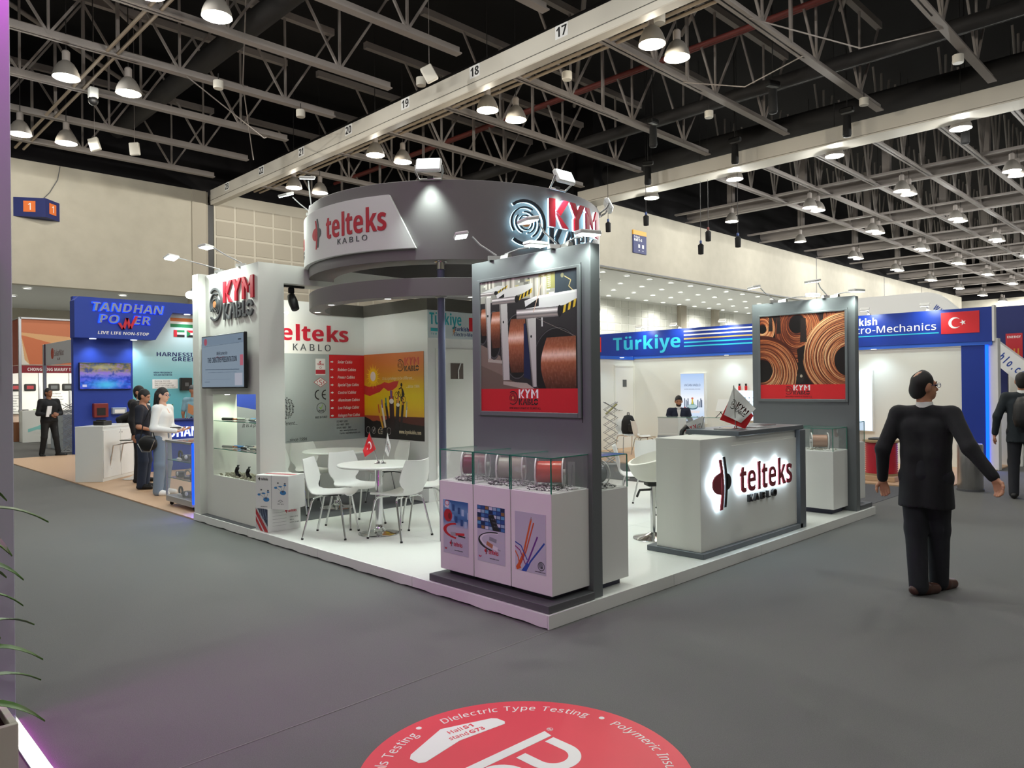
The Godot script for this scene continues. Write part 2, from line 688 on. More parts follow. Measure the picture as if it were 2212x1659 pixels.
func materials() -> void:
	grain(mat("carpet", hexc("676866"), 0.95), 0.2, 0.08, 1.3, 0.15)
	grain(mat("carpet_dark", hexc("55575a"), 0.95), 0.2, 0.1, 1.3, 0.15)
	mat("carpet_edge", hexc("8a8b86"), 0.9)
	grain(mat("beige_wall", hexc("aea899"), 0.8), 0.02, 0.04, 0.12)
	mat("beige_panel", hexc("a49d8f"), 0.85)
	mat("beige_joint", hexc("bab4a6"), 0.8)
	mat("annex_white", hexc("b9bab8"), 0.8)
	mat("annex_panel", hexc("bcbcb4"), 0.85)
	mat("annex_joint", hexc("dcdcd6"), 0.8)
	mat("roof_black", hexc("0b080c"), 0.9)
	mat("beam_paint", hexc("cfcabf"), 0.5)
	mat("beam_rail", hexc("d8d2c6"), 0.45)
	mat("steel_grey", hexc("948c87"), 0.6)
	mat("steel_dark", hexc("2b2929"), 0.7)
	mat("pipe_red", hexc("6a2a24"), 0.6)
	mat("black", hexc("0a0a0b"), 0.5)
	mat("black_soft", hexc("131314"), 0.85)
	mat("white_plastic", hexc("e9eae6"), 0.35)
	mat("white_laminate", hexc("e6e8e3"), 0.28)
	mat("white_paint", hexc("e4e5de"), 0.6)
	mat("white_matt", hexc("e8e9e6"), 0.75)
	mat("grey_reflector", hexc("87827c"), 0.5, 0.3)
	mat("dark_grey", hexc("57585b"), 0.55)
	mat("stand_grey", hexc("6a6d6c"), 0.5)
	mat("drum_grey", hexc("747070"), 0.5)
	mat("granule_mix", hexc("5c5c5a"), 0.5)
	mat("slate", hexc("5f656c"), 0.4)
	mat("kick_blue", hexc("3c3d52"), 0.6)
	mat("post_blue", hexc("555a70"), 0.35, 0.2)
	mat("band_olive", hexc("504d47"), 0.8)
	mat("chrome", hexc("d9dada"), 0.12, 1.0)
	mat("steel_brushed", hexc("b9b8b6"), 0.35, 1.0)
	mat("alu", hexc("c8c9cb"), 0.4, 0.9)
	mat("red", hexc("d0202c"), 0.45)
	mat("red_sign", hexc("c61f36"), 0.4)
	mat("red_poster", hexc("d8202a"), 0.5)
	mat("ink_black", hexc("18181a"), 0.5)
	mat("ink_grey", hexc("55595c"), 0.5)
	mat("ink_white", hexc("efefee"), 0.5)
	mat("teal", hexc("1fa3ad"), 0.5)
	mat("navy_ink", hexc("1b3f7d"), 0.5)
	mat("copper_ink", hexc("c98b5b"), 0.5)
	mat("blue_booth", hexc("1a3ca2"), 0.55)
	mat("blue_fascia", hexc("0c3294"), 0.4)
	mat("blue_light", hexc("2a62d0"), 0.5)
	mat("navy", hexc("13205f"), 0.6)
	mat("wood_floor", hexc("c9a888"), 0.5)
	mat("skin", hexc("b98468"), 0.55)
	mat("skin_light", hexc("d9ab90"), 0.55)
	mat("hair", hexc("151211"), 0.6)
	var g := mat("glass", Color(0.93, 0.98, 0.96, 0.06), 0.03)
	g.transparency = BaseMaterial3D.TRANSPARENCY_ALPHA
	g = mat("acrylic", Color(0.97, 0.98, 0.99, 0.09), 0.06)
	g.transparency = BaseMaterial3D.TRANSPARENCY_ALPHA
	mat("glass_edge", hexc("2f7f6a"), 0.2)
	glow("lamp_white", Color(1.0, 0.98, 0.93), 5.0)
	glow("lamp_warm", Color(1.0, 0.95, 0.84), 5.0)
	glow("lamp_cool", Color(0.95, 1.0, 0.99), 6.0)
	glow("downlight", Color(1.0, 1.0, 0.97), 4.0)
	glow("halo", Color(0.72, 0.92, 1.0), 4.0)
	glow("halo_white", Color(0.86, 0.95, 1.0), 13.0)
	glow("led_blue", Color(0.02, 0.22, 1.0), 3.0)
	glow("led_magenta", Color(1.0, 0.2, 1.0), 3.0)


func hall_shell() -> void:
	struct("floor", bx(Vector3(-40, -0.3, -82), Vector3(30, 0, 26)), M.carpet)
	var seam := MB.new()
	seam.tube([Vector3(0.02, 0.0, 0.02), Vector3(0.06, 0.0008, 1.6), Vector3(0.09, 0.0, 4.2)], 0.0028, 6)
	struct("trim_1", seam, M.carpet_edge)
	# left wall: plain above the annex opening, then a column, then panelled down to the floor
	var w := MB.new()
	w.box(Vector3(-27.4, 5.36, -8.2), Vector3(-27, 9.72, 26))
	w.box(Vector3(-27.4, 0, 12), Vector3(-27, 5.36, 26))
	struct("wall_left", w, M.beige_wall)
	w = MB.new()
	w.box(Vector3(-27.5, 0, -8.78), Vector3(-26.95, 9.72, -8.2), 0.01)
	w.box(Vector3(-27.5, 0, -8.88), Vector3(-27.05, 9.72, -8.78))
	var pil := struct("trim_2", w, M.beige_panel)
	obj("black_slot", bx(Vector3(-27.4, 0, -9.12), Vector3(-27.06, 9.3, -8.88)), M.black, pil)
	var pw := struct("wall_acoustic", bx(Vector3(-27.5, 0, -21.4), Vector3(-27.02, 9.74, -9.12)), M.beige_joint)
	var pan := cbox(Vector3.ZERO, Vector3(0.03, 0.6, 0.76), 0.006).done()
	for i in 14:
		for j in 14:
			var z := -9.58 - i * 0.86
			if z > -21.1:
				obj("panel", pan, M.beige_panel, pw).position = Vector3(-27.01, 9.28 - 0.3 - j * 0.69, z)
	struct("wall_step", bx(Vector3(-27.5, 0, -21.8), Vector3(-17, 9.72, -21.4)), M.beige_wall)
	# right wall over the opening of the white annex
	w = MB.new()
	w.box(Vector3(-17.4, 6.88, -78), Vector3(-17, 9.72, -21.4))
	w.box(Vector3(-17.4, 0, -78), Vector3(-17, 6.88, -62))
	var wr := struct("wall_right", w, M.beige_wall)
	obj("edge_strip", bx(Vector3(-17.02, 6.83, -62), Vector3(-16.97, 6.89, -21.4)), M.dark_grey, wr)
	for z in [-44.6, -57.0, -66.0]:
		obj("joint_strip", bx(Vector3(-17.0, 6.9, z), Vector3(-16.985, 9.7, z + 0.06)), M.dark_grey, wr)
	struct("wall_far", bx(Vector3(-18, 0, -82.4), Vector3(30, 9.7, -82)), M.beige_wall)
	struct("wall_near", bx(Vector3(-40, 0, 26), Vector3(30, 14.2, 26.4)), M.beige_wall)
	struct("wall_side", bx(Vector3(30, 0, -82.4), Vector3(30.4, 14.2, 26.4)), M.beige_wall)
	# roof and the black band of wall over the beams
	var rf := MB.new()
	rf.box(Vector3(-40, 13.9, -82.4), Vector3(30.4, 14.2, 26.4))
	rf.box(Vector3(-28.4, 9.72, -21.4), Vector3(-28, 14, 26.4))
	rf.box(Vector3(-28.4, 9.72, -22), Vector3(-17, 14, -21.6))
	rf.box(Vector3(-18.4, 9.72, -82.4), Vector3(-18, 14, -21.4))
	rf.box(Vector3(-18.4, 9.7, -82.8), Vector3(30.4, 14, -82.4))
	struct("ceiling", rf, M.roof_black)
	# annexes
	var a := MB.new()
	a.box(Vector3(-36.4, 5.36, -9), Vector3(-27.4, 5.6, 12.4))
	a.box(Vector3(-36.4, 0, -9.4), Vector3(-27.4, 5.6, -9))
	a.box(Vector3(-36.4, 0, 12), Vector3(-27.4, 5.6, 12.4))
	struct("ceiling_annex_left", a, M.annex_white)
	struct("wall_annex_left", bx(Vector3(-36.4, 0, -9), Vector3(-36, 5.36, 12)), M.beige_wall)
	a = MB.new()
	a.box(Vector3(-24.4, 6.85, -62), Vector3(-17.4, 7.1, -21.8))
	a.box(Vector3(-24.4, 0, -62.4), Vector3(-17.4, 7.1, -62))
	struct("ceiling_annex_right", a, M.annex_white)
	var ar := struct("wall_annex_right", bx(Vector3(-24.4, 0, -62), Vector3(-24, 6.85, -21.8)), M.annex_joint)
	pan = cbox(Vector3.ZERO, Vector3(0.03, 0.43, 0.62), 0.005).done()
	for i in 26:
		for j in 10:
			obj("panel", pan, M.annex_panel, ar).position = Vector3(-23.99, 6.52 - j * 0.483, -29.0 - i * 0.686)
	for z in [-39.3, -43.6]:
		obj("pilaster", bx(Vector3(-24, 0, z - 0.35), Vector3(-23.7, 6.85, z + 0.35), 0.01), M.beige_panel, ar)
	struct("floor_annex_left", bx(Vector3(-36, 0.0, -9), Vector3(-27, 0.015, 12)), M.annex_joint)  # unseen pale floor, added to bounce light up to the annex ceiling
	struct("floor_annex_right", bx(Vector3(-24, 0.0, -62), Vector3(-17, 0.015, -21.8)), M.annex_joint)  # likewise unseen and added, its pale tone brightens the ceiling above
	# downlights of the annexes, each a bright disc in a ring
	var dl := thing("annex_downlight", "recessed round downlight in white annex ceiling behind the main wall", "downlight", Vector3(-28, 5.35, -2.7), 0, "downlights in the annex ceilings")
	obj("trim_ring", MB.new().lathe([Vector2(0.17, 0.0), Vector2(0.17, -0.03), Vector2(0.13, -0.03), Vector2(0.13, 0.0)], 16, true), M.white_plastic, dl)
	obj("light_disc", MB.new().lathe([Vector2(0.0, -0.02), Vector2(0.13, -0.02), Vector2(0.13, -0.012)], 16, true), M.downlight, dl)
	for p in [[-30.8, -2.75], [-28, -5.9], [-31, -5.9], [-35.2, -5.95], [-33.6, -2.7], [-28, 0.5], [-31, 0.5]]:
		dup(dl, Vector3(p[0], 5.35, p[1]), 0)
	for i in 4:
		for j in 14:
			if i == 0 and j % 2 == 1 and j > 9 or i == 3 and j < 3:
				continue
			dup(dl, Vector3(-17.9 - 1.84 * i, 6.84, -23.3 - 1.87 * j - 0.05 * (i % 2)), 0)
	for i in 5:
		annex_lamp(Vector3(-22.6, 6.75, -26.0 - 5.0 * i), 14.0)
		annex_lamp(Vector3(-19.0, 6.75, -25.0 - 5.0 * i), 12.0)
	for z in [-6.0, -1.0, 5.0]:
		annex_lamp(Vector3(-30.5, 5.25, z), 9.0)
	hall_signs()


func annex_lamp(at: Vector3, e: float) -> void:
	var l := SpotLight3D.new()
	l.name = numbered("annex_light")
	add_child(l)
	l.position = at
	l.rotation.x = -PI / 2
	l.spot_angle = 80.0
	l.spot_range = 80.0
	l.spot_attenuation = 2.0
	l.spot_angle_attenuation = 0.6
	l.light_energy = e
	l.light_size = 0.3
	l.light_color = Color(1.0, 1.0, 0.97)
	l.shadow_enabled = true


func hall_signs() -> void:
	var t := thing("hanging_sign", "navy V-shaped hall sign with two orange number 1 squares on left wall", "sign", Vector3(-27, 7.7, -2.85))
	obj("body", MB.new().prism([Vector2(-0.75, 0), Vector2(0.66, 0), Vector2(0.1, 0.55)], 0, 0.66), M.navy, t).basis = Basis(Vector3(0, 0, -1), Vector3(1, 0, 0), Vector3(0, 1, 0))
	var fr := [[Vector3(0.0, 0, 0.75), Vector3(0.55, 0, -0.1)], [Vector3(0.55, 0, -0.1), Vector3(0, 0, -0.66)]]
	for f in fr:
		var d: Vector3 = (f[1] - f[0]).normalized()
		var b := Basis(d, Vector3.UP, d.cross(Vector3.UP))
		var o := Transform3D(b, (f[0] + f[1]) / 2 + b.z * 0.004)
		var sq := MB.new()
		sq.xf = o
		sq.box(Vector3(-0.19, 0.16, 0), Vector3(0.19, 0.54, 0.006))
		obj("orange_square", sq, mat("orange_sign", hexc("e0702a"), 0.5), t)
		var tx := MB.new()
		letters(tx, "1", 0.24, Transform3D(b, o.origin + b.z * 0.007 + Vector3(0, 0.23, 0)), 1)
		obj("number", tx, M.ink_white, t)
	obj("cable", MB.new().tube([Vector3(0.02, 0.62, -0.05), Vector3(0.02, 1.0, -0.35), Vector3(0.03, 1.5, -0.6), Vector3(0.03, 2.0, -0.68)], 0.015, 6), M.dark_grey, t)
	t = thing("hall_direction_sign", "navy and yellow wayfinding sign for Hall 1-3 on right wall", "sign", Vector3(-17, 7.72, -24.9))
	obj("board", bx(Vector3(0.0, 0, -0.52), Vector3(0.06, 0.85, 0.52), 0.008), M.navy, t)
	obj("yellow_head", bx(Vector3(0.0, 0.85, -0.52), Vector3(0.062, 1.06, 0.52)), mat("sign_yellow", hexc("d49a1e"), 0.5), t)
	var tx := MB.new()
	letters(tx, "Hall 1-3", 0.13, face_x(Vector3(0.062, 0.56, 0.46)), 0, true)
	letters(tx, "P+Retail", 0.09, face_x(Vector3(0.062, 0.71, 0.46)), 0)
	obj("lettering", tx, M.ink_white, t)
	var ic := MB.new()
	ic.box(Vector3(0.06, 0.26, -0.3), Vector3(0.068, 0.42, -0.16))
	ic.box(Vector3(0.06, 0.26, 0.02), Vector3(0.068, 0.42, 0.14))
	ic.xf = face_x(Vector3(0.06, 0.1, -0.22))
	ic.prism(V2([-.05, .05, 0, 0, .05, .05]), 0, 0.008)
	ic.xf = face_x(Vector3(0.06, 0.1, 0.08))
	ic.prism(V2([-.05, .05, 0, 0, .05, .05]), 0, 0.008)
	obj("pictograms", ic, M.ink_white, t)


func roof_steel() -> void:
	# partition track beams
	var b := thing("track_beam", "long cream partition beam with bay numbers 17 to 23 above the stand", "beam", Vector3.ZERO)
	obj("web_plate", bx(Vector3(-27, 9.40, -9.3), Vector3(14, 9.82, -8.97), 0.01), M.beam_paint, b)
	obj("rail", bx(Vector3(-27, 9.20, -9.25), Vector3(14, 9.385, -8.96), 0.02), M.beam_rail, b)
	obj("groove", bx(Vector3(-27, 9.38, -9.2), Vector3(14, 9.405, -8.98)), M.steel_dark, b)
	for n in range(16, 24):
		var x := -7.69 - 2.95 * (n - 17)
		var pl := obj("number_plate", bx(Vector3(x - 0.19, 9.5, -8.97), Vector3(x + 0.19, 9.81, -8.962)), M.ink_white, b)
		var tx := MB.new()
		letters(tx, str(n), 0.225, face_z(Vector3(x, 9.54, -8.96)), 1, true)
		obj("number", tx, M.ink_black, pl)
	b = thing("track_beam", "plain cream partition beam with a wide underside, farther right", "beam", Vector3.ZERO)
	obj("web_plate", bx(Vector3(-17, 9.36, -21.36), Vector3(26, 9.84, -20.5), 0.01), M.beam_paint, b)
	obj("rail", bx(Vector3(-17, 9.30, -21.36), Vector3(26, 9.345, -20.48), 0.01), M.beam_rail, b)
	# trusses
	var brace := cbox(Vector3.ZERO, Vector3(0.055, 2.45, 0.055)).done()
	var slant := cbox(Vector3.ZERO, Vector3(0.055, 2.86, 0.055)).done()
	var post := cbox(Vector3.ZERO, Vector3(0.075, 2.45, 0.075)).done()
	for bay in 2:
		var z0: float = [14.0, -9.6][bay]
		var z1: float = [-8.45, -20.3][bay]
		for k in range(-4, 7):
			var x := -7.69 - 2.95 * k
			if x > 5.0 and bay == 1 or x < -26.5:
				continue
			var t := thing("roof_truss", "grey roof truss with fan bracing, %s number %d" % [["near bay, meeting the numbered beam by", "bay between both cream beams, level with beam"][bay], 17 + k], "truss", Vector3(x, 9.9, 0), 0, "roof trusses of the %s bay" % ["near", "middle"][bay])
			var ch := MB.new()
			ch.box(Vector3(-0.02, 0, z1), Vector3(0.02, 0.2, z0))
			ch.box(Vector3(-0.11, 0, z1), Vector3(0.11, 0.035, z0))
			obj("lower_chord", ch, M.steel_grey, t)
			obj("upper_chord", bx(Vector3(-0.09, 2.5, z1), Vector3(0.09, 2.7, z0)), M.steel_grey, t)
			var z := z1 + 1.6
			var n := 0
			while z < minf(z0 - 1.0, 7.0):
				obj("web_brace", brace, M.steel_grey, t).position = Vector3(0, 1.32, z)
				for s in [-1, 1]:
					var d := obj("web_brace", slant, M.steel_grey, t)
					d.position = Vector3(0, 1.32, z + 0.78 * s)
					d.rotation.x = 0.565 * s
				if n % 2 == 1:
					obj("web_post", post, M.steel_grey, t).position = Vector3(0, 1.32, z + 1.5)
				z += 3.0
				n += 1
	# right-hand hall: closer chords, joined webs
	for k in 12:
		var x := 10.3 - 2.03 * k
		var t := thing("hall_truss", "pale roof truss running back into the far hall", "truss", Vector3(x, 9.9, 0), 0, "roof trusses of the far hall")
		var ch := MB.new()
		ch.box(Vector3(-0.1, 0, -80), Vector3(0.1, 0.05, -22.6))
		ch.box(Vector3(-0.02, 0, -80), Vector3(0.02, 0.17, -22.6))
		obj("lower_chord", ch, M.steel_grey, t)
		var wb := MB.new()
		for j in 26:
			var z := -24.0 - 2.2 * j
			wb.tube([Vector3(0, 0.1, z), Vector3(0, 2.6, z)], 0.04, 4)
			wb.tube([Vector3(0, 0.1, z), Vector3(0, 2.6, z - 0.8)], 0.04, 4)
			wb.tube([Vector3(0, 0.1, z), Vector3(0, 2.6, z + 0.8)], 0.04, 4)
		stuff(obj("web_bracing", wb, M.steel_grey, t))
	for k in 7:
		var z := -29.6 - 7.9 * k
		var t := thing("cross_beam", "thick grey tube with pale strip crossing the far hall roof", "beam", Vector3(0, 9.86, z), 0, "tubes crossing the far hall roof")
		obj("tube", MB.new().tube([Vector3(-17.2, 0.35, 0), Vector3(13, 0.35, 0)], 0.26, 12), M.steel_grey, t)
		obj("strip", bx(Vector3(-17.2, -0.06, 0.2), Vector3(13, 0.0, 0.42)), M.steel_grey, t)
		for j in 9:
			obj("column_stub", bx(Vector3(-15 + 3.6 * j, 0.4, -0.12), Vector3(-14.7 + 3.6 * j, 2.9, 0.12)), M.steel_grey, t)
	for k in 6:
		var z := -28.0 - 7.4 * k
		tag(obj("cable_tray", bx(Vector3(-17, 9.95, z - 0.09), Vector3(12, 10.03, z + 0.09)), M.steel_grey), "thin pale cable tray carrying paired lamps in far hall", "tray", "lamp trays of the far hall")
	# pipes and trays along x
	for p in [[-2.2, 9.95, "near bay"], [-10.75, 9.95, "middle bay"]]:
		var t := thing("cable_tray", "double cable tube crossing under the trusses of the %s" % p[2], "tray", Vector3(0, p[1], p[0]))
		for s in [-0.12, 0.12]:
			obj("rail", MB.new().tube([Vector3(-26.5, 0, s), Vector3(12, 0, s)], 0.045, 6), mat("tray_paint", hexc("a3937f"), 0.6), t)
	for p in [[-11.9, 11.4, 0.34, "steel_dark", "thick black duct over the middle bay nearest the numbered beam"], [-14.5, 11.0, 0.07, "pipe_red", "dark red sprinkler pipe over the middle bay"], [-15.4, 11.4, 0.07, "pipe_red", "second dark red pipe behind the first sprinkler pipe"],
			[-17.6, 10.6, 0.2, "steel_dark", "long dark tube crossing trusses before the right beam"], [-18.6, 10.9, 0.12, "steel_dark", "thin dark tube beside the long dark tube"], [0.5, 11.6, 0.4, "steel_dark", "thick black duct over the near bay"], [-5.3, 11.3, 0.3, "steel_dark", "black duct between near bay trusses and numbered beam"], [-22.6, 10.9, 0.45, "steel_dark", "dark duct behind the right cream beam"]]:
		tag(obj("duct" if p[2] > 0.1 else "pipe", MB.new().tube([Vector3(-26.5 if p[0] > -21 else -17.0, p[1], p[0]), Vector3(13, p[1], p[0])], p[2], 12), M[p[3]]), p[4], "duct" if p[2] > 0.1 else "pipe")
	for p in [[-8.0, -1.0, -14.0, -5.5], [-14.0, 2.0, -20.0, -4.0], [-20, 0, -26, -7], [-3.5, -11, -9.0, -16], [-9.5, -12, -15, -18], [0, -10, -5, -18]]:
		tag(obj("wind_brace", MB.new().tube([Vector3(p[0], 12.3, p[1]), Vector3(p[2], 12.3, p[3])], 0.07, 6), M.steel_grey), "slanting steel wind brace high between the roof trusses", "brace", "wind braces under the roof")
	# slack cables
	var cables := [[Vector3(-10.6, 11.5, -3), Vector3(-16.4, 10.1, -5.5), Vector3(-20, 9.2, -7.5)], [Vector3(-16.5, 9.9, -4), Vector3(-17.2, 9.0, -6.5), Vector3(-19.4, 9.9, -7.8)], [Vector3(-4.7, 9.9, -12), Vector3(-3.2, 9.5, -14.5), Vector3(-1.8, 9.9, -15.8)], [Vector3(-7.7, 9.9, -14.0), Vector3(-6.2, 9.5, -14.6), Vector3(-4.7, 9.9, -14.8)]]
	for c in cables:
		tag(obj("slack_cable", MB.new().tube(c, 0.018, 5), M.steel_grey), "thin slack cable looping between the roof trusses", "cable", "loose cables under the roof")
	# small fittings hanging from the trusses
	for p in [[-15.9, 9.55, -4.6], [-16.3, 9.55, -7.2], [-8.2, 9.55, -3.5], [-12.0, 9.5, -8.3], [-5.9, 9.6, -10.2], [-9.3, 9.6, -11.0], [-1.9, 9.6, -17.4], [-4.6, 9.6, -18.6], [-8.2, 9.6, -16.2]]:
		var t := thing("ceiling_speaker", "small round cream loudspeaker clipped under a roof truss", "speaker", Vector3(p[0], p[1], p[2]), 0, "round speakers under the trusses")
		obj("can", MB.new().lathe([Vector2(0, 0), Vector2(0.12, 0), Vector2(0.13, 0.03), Vector2(0.13, 0.2), Vector2(0.0, 0.2)], 16, true), M.beam_paint, t)
		obj("hanger", MB.new().tube([Vector3(0, 0.2, 0), Vector3(0, 0.4, 0)], 0.012, 5), M.steel_dark, t)
	for p in [[-22.0, 9.25, -3.3, 0.3], [-21.8, 9.3, -4.4, 0.1], [-10.9, 9.3, -7.7, 0.5]]:
		var t := thing("sensor_box", "tilted flat cream sensor box hanging under a roof truss", "box", Vector3(p[0], p[1], p[2]), 0.9, "sensor boxes under the trusses")
		obj("case", cbox(Vector3.ZERO, Vector3(0.3, 0.4, 0.12), 0.02), M.beam_paint, t).rotation.z = p[3]
		obj("hanger", MB.new().tube([Vector3(0, 0.15, 0), Vector3(0, 13.88 - p[1], 0)], 0.008, 5), M.steel_grey, t)
	var dome := thing("dome_camera", "white dome security camera under the near trusses", "camera", Vector3(-18.6, 9.35, -2.35))
	obj("mount", cbox(Vector3(0, 0.25, 0), Vector3(0.22, 0.3, 0.22), 0.03), M.white_plastic, dome)
	obj("rod", MB.new().tube([Vector3(0, 0.38, 0), Vector3(0, 4.55, 0)], 0.012, 5), M.steel_dark, dome)
	obj("lens_dome", MB.new().ball(Vector3(0, 0.05, 0), Vector3(0.13, 0.13, 0.13)), M.black, dome)
	# chain hoists
	var h := thing("chain_hoist", "black chain hoist hanging before the right cream beam, right of the other", "hoist", Vector3(-5.54, 9.18, -19.8))
	obj("chain_bag", MB.new().lathe([Vector2(0, 0), Vector2(0.11, 0.02), Vector2(0.13, 0.08), Vector2(0.11, 0.68), Vector2(0.0, 0.72)], 14), M.black_soft, h)
	obj("motor", cbox(Vector3(0, 0.84, 0), Vector3(0.42, 0.16, 0.2), 0.03), M.black, h)
	obj("chain", MB.new().tube([Vector3(0, 0.9, 0), Vector3(0, 4.71, 0)], 0.015, 5), M.steel_dark, h)
	var names := ["black chain hoist before the right cream beam, left of the other", "black chain hoist over the left end of the right cream beam", "black chain hoist hanging just behind the right cream beam", "black chain hoist under the long dark tube, right one", "black chain hoist under the long dark tube, left one"]
	var at := [Vector3(-9.31, 9.18, -19.8), Vector3(-12.92, 9.18, -19.8), Vector3(-3.2, 9.18, -23.3), Vector3(-6.19, 9.18, -16.2), Vector3(-10.2, 9.18, -16.2)]
	for i in 5:
		dup(h, at[i], 0.4 * i, names[i])
	var hs := ["leftmost short black hoist before the beige wall", "short black hoist just left of the wall sign", "short black hoist lowest before the beige wall", "short black hoist farthest right before the beige wall", "short black hoist with red hook above the lowest one"]
	at = [Vector3(-14.99, 7.74, -20.0), Vector3(-13.16, 7.7, -20.0), Vector3(-11.52, 6.52, -21.2), Vector3(-9.99, 6.57, -21.2), Vector3(-11.2, 6.97, -21.2)]
	for i in 5:
		var s := thing("short_hoist", hs[i], "hoist", at[i])
		obj("bag", MB.new().lathe([Vector2(0, 0), Vector2(0.1, 0.02), Vector2(0.11, 0.36), Vector2(0.04, 0.42), Vector2(0, 0.42)], 12), M.black_soft, s)
		obj("hook_block", cbox(Vector3(0, 0.48, 0), Vector3(0.08, 0.12, 0.08), 0.02), M.pipe_red if i == 4 else mat("hook_blue", hexc("23407c"), 0.5), s)
		obj("chain", MB.new().tube([Vector3(0, 0.54, 0), Vector3(0, 13.9 - at[i].y, 0)], 0.01, 5), M.steel_dark, s)


func hall_lamps() -> void:
	var warm := [[-16.9, -2.7], [-6.1, -10.2], [-6.1, -11.2], [-11.5, -10.2], [-11.5, -11.3], [-16.9, -10.2], [-22.3, -10.2], [-22.3, -1.4]]
	var all := [[-11.5, -2.7], [-16.9, -1.3], [-16.9, -2.7], [-22.3, -1.4], [-22.3, -2.6], [-6.1, -10.2], [-6.1, -11.2], [-11.5, -10.2], [-11.5, -11.3], [-16.9, -10.2], [-16.9, -11.3], [-22.3, -10.2], [-22.3, -11.3],
		[-14.0, -21.6], [-10.3, -21.6], [-2.9, -21.6], [-6.6, -21.5]]
	for i in 4:
		for j in 8:
			var x := -2.9 - 3.7 * i
			var z := -28.1 - 7.35 * j
			all.append([x, z])
			if not (i == 3 and j < 2):
				all.append([x, z - 0.85])
	# the same lamps go on outside the picture
	for p in [[-11.5, -1.4], [-6.1, -1.4], [-6.1, -2.7], [-0.7, -1.4], [-0.7, -2.7], [-0.7, -10.2], [-0.7, -11.3], [4.7, -10.2], [4.7, -2.0], [10, -2.0], [10, -10.5], [0.8, -21.6], [4.5, -21.6], [0.8, -28.5], [4.5, -28.5], [0.8, -36], [4.5, -44], [-0.7, 6.5], [-6.1, 6.5], [-11.5, 6.5], [-17, 6.5], [-22.3, 6.5], [4.7, 6.5], [10, 6.5], [-6.1, 15], [-14, 15], [2, 15]]:
		all.append(p)
	var kinds := {}
	for k in 2:
		var t := thing("high_bay_lamp", "bell-shaped grey high bay lamp with glowing %s mouth, hanging from the roof" % ["white", "warm"][k], "lamp", Vector3.ZERO, 0, "%s high bay lamps under the roof" % ["white", "warm"][k])
		obj("reflector", MB.new().lathe([Vector2(0.3, 0.0), Vector2(0.285, 0.1), Vector2(0.24, 0.22), Vector2(0.17, 0.34), Vector2(0.1, 0.4), Vector2(0.085, 0.41)], 24), M.grey_reflector, t)
		obj("ballast", MB.new().lathe([Vector2(0.0, 0.40), Vector2(0.09, 0.40), Vector2(0.09, 0.62), Vector2(0.06, 0.66), Vector2(0, 0.66)], 14, true), M.steel_grey, t)
		obj("hanger", MB.new().tube([Vector3(0, 0.66, 0), Vector3(0, 4.7, 0)], 0.012, 5), M.steel_dark, t)
		obj("lamp_glass", MB.new().lathe([Vector2(0.0, 0.005), Vector2(0.29, 0.02), Vector2(0.29, 0.03), Vector2(0.0, 0.03)], 24, true), [M.lamp_white, M.lamp_warm][k], t)
		var l := OmniLight3D.new()   # just under the glowing mouth; the bell keeps its light from the roof above
		l.name = "light"
		t.add_child(l)
		l.position.y = -0.055
		l.omni_range = 120.0
		l.omni_attenuation = 2.0
		l.light_energy = 5.9
		l.light_size = 0.045
		l.light_color = [Color(1.0, 1.0, 0.98), Color(1.0, 0.96, 0.88)][k]
		l.shadow_enabled = true
		kinds[k] = t
	var first := [true, true]
	var where := {}
	var names := ["large, at the picture top left", "second row, left one of a pair below the top left lamp", "second row, warm right one of a pair at left", "third row, at the left edge, warm", "third row, right of the one at the left edge", "biggest warm pair right of beam number 17, left one", "biggest warm pair right of beam number 17, right one", "warm pair over the drum, left one", "warm pair over the drum, right one", "warm one of the pair under beam number 20", "white one of the pair under beam number 20", "warm one of the pair left of the drum", "white one of the pair left of the drum", "under right beam at its left end", "second along under the right beam", "under right beam, farthest right", "third along under the right beam"]
	for i in names.size():
		where[all[[0, 1, 2, 3, 4, 5, 6, 7, 8, 9, 10, 11, 12, 13, 14, 15, 16][i]]] = names[i]
	for p in all:
		var k := 1 if p in warm else 0
		var at := Vector3(p[0], 9.2, p[1])
		if first[k]:
			kinds[k].position = at
			first[k] = false
			kinds[k].set_meta("label", "high bay lamp, " + where[p])
		else:
			dup(kinds[k], at, 0, "high bay lamp, " + where[p] if where.has(p) else "small bell-shaped high bay lamp far off under the %s roof" % ["far hall", "near"][1 if p[1] > -25 else 0], "high_bay_lamp")


const RC := Vector3(-3.518, 0, -2.219)   # middle of the round drum
const RR := 1.738
const ORD := ["first", "second", "third", "fourth", "fifth", "sixth", "seventh"]


